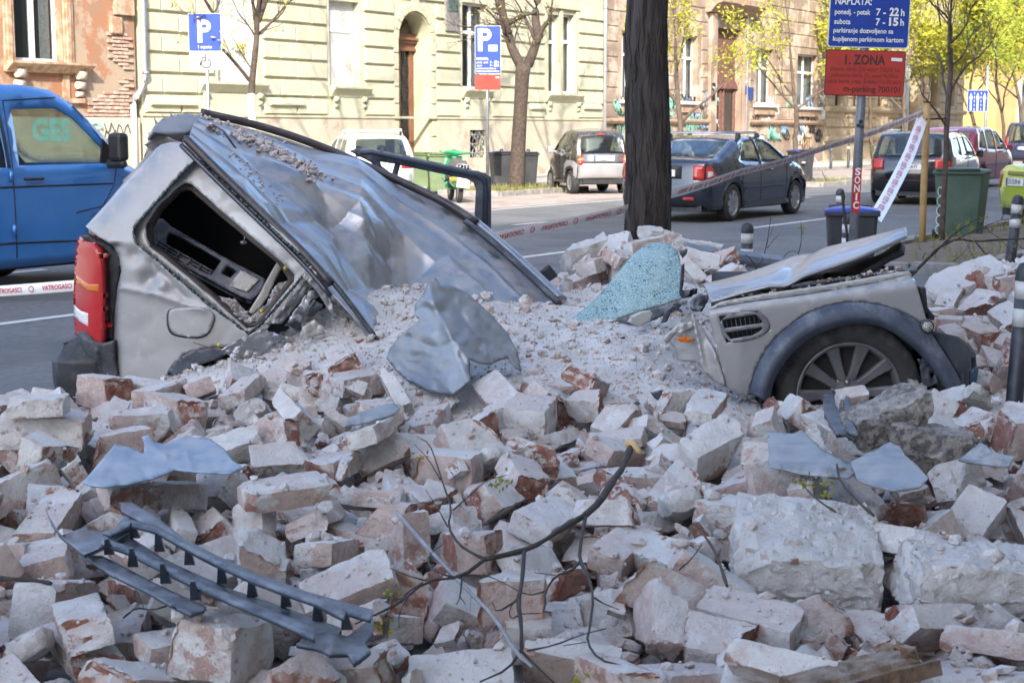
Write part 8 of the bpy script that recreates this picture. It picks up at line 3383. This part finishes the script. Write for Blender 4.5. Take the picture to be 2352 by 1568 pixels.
lump('brick_pair', 105, 985, .12, (.33, .18, .13), (R(3), R(2), R(4)), 505, 'two bricks mortared together with a loose brick on top, by the bumper', 'brick block', m_=brick_m, cuts=0, rough=.01)
lump('brick', 88, 932, .235, (.22, .12, .075), (R(0), R(-2), R(3)), 506, 'pale brick balanced on the mortared pair by the bumper', 'brick', m_=brick_m, rough=.006)
for (px, py, Y, dims, rot, sd, lb_) in ((2215, 645, 9.6, (.52, .26, .085), (R(20), R(-18), R(12)), 511, 'long pale masonry slab leaning on the mound beyond the front bumper'), (1350, 585, 10.3, (.34, .22, .16), (0, R(-12), R(20)), 512, 'large pale masonry block on top of the mound left of the windscreen'), (1505, 545, 10.6, (.2, .16, .13), (R(8), R(6), R(30)), 513, 'squared pale block topping the mound against the tree'), (1605, 572, 10.4, (.32, .18, .1), (0, R(6), R(-12)), 514, 'flat pale block right of the tree foot')):
    me = block_mesh('masonry_block', sd, *dims, res=(20, 12, 8), m=mortar_m, cuts=0, rough=.014, chip=.05)
    o = put('masonry_block', me, None)
    p = PX(px, py, Y)
    o.matrix_world = Matrix.Translation(p) @ Matrix.Rotation(rot[2], 4, 'Z') @ Matrix.Rotation(rot[1], 4, 'Y') @ Matrix.Rotation(rot[0], 4, 'X')
    tag(o, lb_, 'masonry block')
rg = random.Random(64)
for k in range(420):           # grit on the big slab
    x, y = rg.gauss(1860, 85), rg.gauss(1235, 45)
    pnt = PL(x, y, .0)
    pnt.z = hgt(pnt.x, pnt.y)
    chip(pnt.x, pnt.y, pnt.z, min(.022, .004 * rg.paretovariate(1.5)), rg)

# broken branch
br_m = M('branch_bark', (.035, .03, .026), (.06, .05, .042), rough=.85, scale=24, bump=.5, bscale=70)
bud_m = leaf_mat('bud_green', (.24, .25, .025))


def branch(name, paths, conv, fn, label, bark=br_m, buds=(), cat='branch', cut=None):
    t_ = empty(name)
    q = MB()
    first = None
    for pts, r0_, r1_ in paths:
        pp = [conv(*p) for p in pts]
        pp = smooth_poly(pp, 1, closed=False)
        w = [fn(x, y, i / (len(pp) - 1), r0_) for i, (x, y) in enumerate(pp)]
        rr = random.Random(len(pp))
        q.tube(w, [(r0_ + (r1_ - r0_) * i / (len(w) - 1)) * .58 * rr.uniform(.78, 1.28) for i in range(len(w))], 7)
        first = first or w[0]
    q.build('limb', bark, t_)
    rr = random.Random(4)
    for x, y in buds:
        m_ = MB()
        c = fn(*conv(x, y), .5, .01)
        for k in range(10):
            a = Vector((rr.gauss(0, 1), rr.gauss(0, 1), rr.gauss(0, 1))).normalized()
            b = a.orthogonal().normalized()
            cc = c + Vector((rr.gauss(0, .012), rr.gauss(0, .012), rr.gauss(-.008, .012)))
            s_ = .009
            m_.add([cc - a * s_, cc + b * s_ * .6, cc + a * s_, cc - b * s_ * .6], [(0, 1, 2, 3)])
        m_.build('bud_cluster', bud_m, t_, norm=False)
    if cut:
        m_ = MB()
        m_.tube(cut[0], cut[1], 8)
        m_.build('broken_end', M('fresh_wood', (.55, .38, .18), (.48, .32, .15), rough=.8, scale=30), t_)
    rebase(t_, first)
    return tag(t_, label, cat)


bfn = lambda x, y, t, r: PL(x, y, .22 + (1240 - y) * .0004)
main = [([(1580, 255), (1545, 330), (1530, 380), (1480, 440), (1400, 570), (1320, 640)], .021, .017), ([(1320, 640), (1180, 720), (1080, 790), (990, 830), (870, 860), (770, 880)], .015, .012), ([(770, 880), (640, 980), (440, 1000), (300, 1120), (160, 1190), (45, 1240)], .010, .003),
        ([(640, 985), (540, 970), (460, 930), (450, 860), (530, 800)], .006, .002), ([(300, 1120), (330, 1070), (420, 1010)], .004, .004), ([(640, 990), (630, 1090), (610, 1130)], .005, .002), ([(630, 1090), (660, 1130)], .004, .002),
        ([(765, 880), (700, 850), (620, 800), (560, 700), (585, 600), (540, 480), (500, 350), (460, 240), (390, 200)], .009, .002), ([(590, 610), (690, 520), (780, 440), (890, 415)], .004, .002), ([(560, 700), (500, 590), (440, 500)], .004, .002), ([(520, 440), (450, 320), (375, 245)], .004, .002),
        ([(985, 840), (975, 1000), (950, 1120), (970, 1250), (970, 1380)], .011, .009), ([(970, 1380), (900, 1490), (740, 1560)], .007, .004), ([(970, 1390), (1060, 1480), (1150, 1565)], .006, .004), ([(945, 1110), (830, 1180), (810, 1120)], .005, .002), ([(960, 1185), (1080, 1180)], .004, .002), ([(960, 1190), (910, 1215), (900, 1160), (950, 1090)], .004, .002),
        ([(1000, 1390), (1150, 1360), (1300, 1300), (1440, 1265)], .005, .002), ([(1325, 650), (1300, 780), (1290, 890), (1340, 970), (1370, 1090), (1350, 1260), (1330, 1340), (1400, 1440), (1530, 1470)], .011, .003), ([(1290, 900), (1240, 950), (1160, 970), (1100, 1060), (1100, 1150), (1090, 1170)], .008, .003), ([(1160, 970), (1040, 955)], .003, .002), ([(1375, 1095), (1430, 1130), (1510, 1160)], .005, .002), ([(1100, 1060), (1000, 1085), (870, 1010), (750, 960)], .004, .002), ([(1330, 1340), (1200, 1360)], .003, .002), ([(440, 1000), (330, 970), (240, 930)], .004, .002), ([(370, 1070), (280, 1110), (190, 1095)], .003, .002), ([(240, 1145), (195, 1230)], .003, .002), ([(340, 1090), (290, 1180), (290, 1260)], .004, .002)]
a, b = bfn(*ZB_(1580, 255), 0, 0), bfn(*ZB_(1630, 290), 0, 0)
branch('fallen_branch', main, ZB_, bfn, 'black forked tree branch with a fresh broken end lying over the bricks', buds=((820, 450), (880, 440), (240, 1030), (1290, 1525), (420, 305), (190, 1250)), cut=([a + Vector((-.02, 0, .012)), a + Vector((.0, 0, .004)), b], [.012, .02, .007]))
branch('wooden_stick', [([(275, 615), (380, 740), (480, 850), (660, 1040), (820, 1200), (940, 1400), (1030, 1480)], .012, .008), ([(690, 1060), (685, 1170)], .005, .003)], ZB_, lambda x, y, t, r: PL(x, y, .14), 'long grey weathered stick leaning under the forked branch', bark=M('grey_wood', (.22, .22, .23), (.3, .3, .31), rough=.85, scale=9, bump=.3, bscale=60), cat='stick')
branch('twig', [([(885, 355), (900, 450), (1000, 560), (1090, 640)], .006, .008), ([(680, 440), (720, 500), (800, 570), (880, 620)], .004, .006), ([(900, 440), (830, 430)], .003, .002)], ZR, lambda x, y, t, r: PL(x, y, .27), 'thin budding twig stuck between bricks under the grey sheets', buds=((672, 432), (725, 465), (828, 428), (830, 500)), cat='twig')
branch('twig', [([(90, 680), (160, 760), (220, 860), (275, 1030)], .005, .008), ([(10, 940), (80, 880), (135, 800)], .004, .003)], ZR, lambda x, y, t, r: PL(x, y, .22), 'bare grey twig beside the squared masonry slab', bark=bark_mid, cat='twig')
branch('twig', [([(600, 1250), (660, 1200), (740, 1215), (820, 1190)], .005, .003), ([(700, 1205), (660, 1110)], .003, .002)], ZG, lambda x, y, t, r: PL(x, y, .14), 'short dark twig below the plastic grille', cat='twig')
branch('iron_rod', [([(-20, 1060), (90, 1065), (180, 1070), (250, 1085)], .012, .010)], ZG, lambda x, y, t, r: PL(x, y, .15), 'dark rod poking out between bricks left of the grille', cat='rod')
branch('iron_rod', [([(815, 1220), (950, 1260), (1100, 1290), (1180, 1305)], .004, .004)], Z4, lambda x, y, t, r: PX(x, y, 7.72), 'thin rusty wire rod lying before the fuel flap', bark=M('rust', (.16, .09, .06), rough=.9), cat='rod')
# plank
wood_m = M('rotten_plank', (.13, .08, .045), (.24, .155, .095), rough=.9, scale=22, bump=.9, bscale=70, dust=.4)
q = MB()
a, b = PL(*ZR(640, 1600), .12), PL(*ZR(1312, 1425), .14)
n, m2 = 40, 14
rr = random.Random(2)
dv = (b - a).normalized()
sv_ = Vector((-dv.y, dv.x, .12)).normalized()
up_ = dv.cross(sv_).normalized()
if up_.z < 0:
    up_ = -up_
groove = [rr.uniform(-.006, .006) for _ in range(m2 + 1)]
endj = [rr.uniform(-.05, .04) for _ in range(m2 + 1)]
vs = []
for i in range(n + 1):
    for j in range(m2 + 1):
        u_ = j / m2
        l_ = i / n
        p = a + (b - a) * l_ + dv * (endj[j] if i == n else (endj[j] * .4 if i == n - 1 else 0))
        h_ = groove[j] + .005 * mnoise.noise(Vector((l_ * 9, u_ * 11, 0))) - (.03 if j in (0, m2) else 0) - .02 * max(0, abs(u_ - .5) * 2 - .75) * 3
        vs.append(p + sv_ * ((u_ - .5) * .13) + up_ * (.012 + h_))
q.add(vs, [(i * (m2 + 1) + j, (i + 1) * (m2 + 1) + j, (i + 1) * (m2 + 1) + j + 1, i * (m2 + 1) + j + 1) for i in range(n) for j in range(m2)])
tag(q.build('plank', wood_m, solid=.03, norm=False), 'splintered brown wooden plank half buried below the slabs', 'plank')
# black plastic shards before the wheel
for pts, off, lb_ in (([(1385, 872), (1415, 858), (1440, 862), (1450, 920), (1490, 980), (1555, 1060), (1545, 1085), (1500, 1055), (1455, 1060), (1420, 1010), (1395, 960)], .26, 'black plastic shard standing before the alloy wheel'), ([(1488, 900), (1500, 872), (1516, 880), (1522, 950), (1530, 1000), (1560, 1060), (1500, 1040)], .30, 'pointed black plastic splinter beside the standing shard')):
    solo(panel('plastic_shard', pts, on_heap(off, crumple=(.03, 18), tilt=-.0012, py0=1000), trim_black, step=5, thick=.012, conv=Z6), lb_, 'plastic shard')
solo(panel('plastic_shard', [(560, 858), (620, 845), (700, 862), (738, 885), (700, 880), (640, 872), (610, 905), (580, 885)], lambda x, y: PX(x, y, 7.0).y, trim_dusty, step=5, thick=.01, conv=Z6), 'bent dark plastic strip in the chips left of the wing', 'plastic strip')
solo(panel('plastic_shard', [(300, 640), (380, 610), (440, 590), (436, 600), (370, 622), (305, 645)], lambda x, y: 7.95, trim_black, step=5, thick=.012, conv=Z6), 'narrow black strip lying in the dust below the windscreen', 'plastic strip')
o = panel('plastic_box', [(20, 290), (75, 245), (118, 300), (70, 332)], lambda x, y: 9.45, trim_black, step=6, thick=.1, conv=Z6)
solo(o, 'small black plastic box at the lower end of the caved roof', 'plastic box')
# crash barrier beam behind the windscreen
q = MB()
a, b = PX(1568, 592, 10.0), PX(1790, 618, 10.9)
pr = [(-.09, 0), (-.06, .03), (-.03, .03), (0, 0), (.03, .03), (.06, .03), (.09, 0)]
dv = (b - a).normalized()
nv = Vector((-dv.y, dv.x, 0)) * -1
vs = [p + Vector((0, 0, u_)) + nv * w_ for p in (a, b) for u_, w_ in pr]
q.add(vs, [(k, k + 1, k + 8, k + 7) for k in range(6)])
tag(q.build('steel_beam', M('beam_blue_grey', (.2, .23, .28), (.26, .29, .34), rough=.5, metal=.4, scale=5), solid=.006, norm=False), 'blue-grey corrugated steel beam lying behind the bonnet', 'beam')
# broken limb with buds by the planter
nfn = lambda x, y, t, r: PX(x, y, 13.2)
lm = [([(2085, 640), (2110, 615), (2140, 585), (2165, 562), (2200, 548), (2240, 555), (2300, 550), (2360, 548)], .028, .012), ([(2165, 562), (2200, 530), (2240, 505), (2262, 495)], .014, .004), ([(2200, 548), (2260, 520), (2300, 505), (2352, 500)], .010, .004), ([(2240, 555), (2270, 590), (2310, 600), (2360, 585)], .010, .005), ([(2262, 520), (2280, 540), (2330, 560), (2356, 575)], .007, .003), ([(2300, 505), (2310, 480), (2305, 465)], .006, .003), ([(2320, 502), (2345, 485), (2352, 470)], .006, .003), ([(2190, 600), (2215, 580), (2225, 560)], .005, .003), ([(2240, 600), (2225, 570), (2215, 545)], .004, .003), ([(2330, 600), (2320, 575), (2300, 550)], .006, .004), ([(2225, 520), (2232, 500), (2228, 490)], .003, .002)]
rr = random.Random(77)
bd_ = [(2262, 495), (2255, 500), (2225, 508), (2232, 520), (2205, 515), (2210, 545), (2238, 545), (2182, 590), (2190, 598), (2240, 580), (2250, 590), (2270, 595), (2280, 560), (2300, 545), (2262, 575), (2215, 585), (2200, 600), (2230, 605), (2310, 590), (2340, 560), (2300, 470), (2345, 500), (2208, 605), (2222, 592)]
branch('broken_limb', lm, lambda a, b: (a, b), nfn, 'broken tree limb with yellow-green buds sprawled over the earth planter', bark=bark_dark, buds=bd_ + [(x + rr.uniform(-6, 6), y + rr.uniform(-5, 8)) for x, y in bd_])
branch('twig', [([(1742, 622), (1760, 570), (1768, 520), (1770, 495)], .008, .003), ([(1762, 570), (1782, 545), (1790, 540)], .004, .002), ([(1768, 545), (1778, 515)], .003, .002)], lambda a, b: (a, b), lambda x, y, t, r: PX(x, y, 11.5), 'bare twig standing up behind the lifted bonnet', bark=bark_dark, cat='twig')
branch('twig', [([(1825, 610), (1838, 570), (1842, 540), (1840, 515)], .007, .003), ([(1840, 545), (1846, 528)], .003, .002), ([(1800, 590), (1815, 575), (1835, 580)], .004, .003)], lambda a, b: (a, b), lambda x, y, t, r: PX(x, y, 11.8), 'budding twig standing behind the bonnet before the road', bark=bark_dark, buds=((1842, 518), (1838, 522), (1846, 530)), cat='twig')
branch('twig', [([(1745, 640), (1735, 610), (1720, 590), (1712, 585)], .008, .003), ([(1735, 612), (1750, 600), (1752, 590)], .005, .003)], lambda a, b: (a, b), lambda x, y, t, r: PX(x, y, 10.2), 'short dark twig beside the steel beam', bark=bark_dark, cat='twig')
branch('stick', [([(1948, 580), (1944, 520), (1936, 470), (1937, 447)], .022, .026)], lambda a, b: (a, b), lambda x, y, t, r: PX(x, y, 14.3), 'dark upright stick leaning on the bollard by the black bin', bark=bark_dark, cat='stick')
branch('cable', [([(2150, 922), (2200, 924), (2260, 920), (2310, 921), (2360, 912), (2420, 915)], .006, .006)], lambda a, b: (a, b), lambda x, y, t, r: PX(x, y, 7.55), 'dark cable lying at the foot of the dark bollard', bark=black_plastic, cat='cable')
me = bpy.data.meshes.new('rubble_chips')
me.from_pydata(chip_v, [], chip_f)
set_core(me, chip_c)
tag(put('rubble_chips', me, brick_m), 'scattered chips and grit of brick and mortar over the heap', 'rubble', kind='stuff')
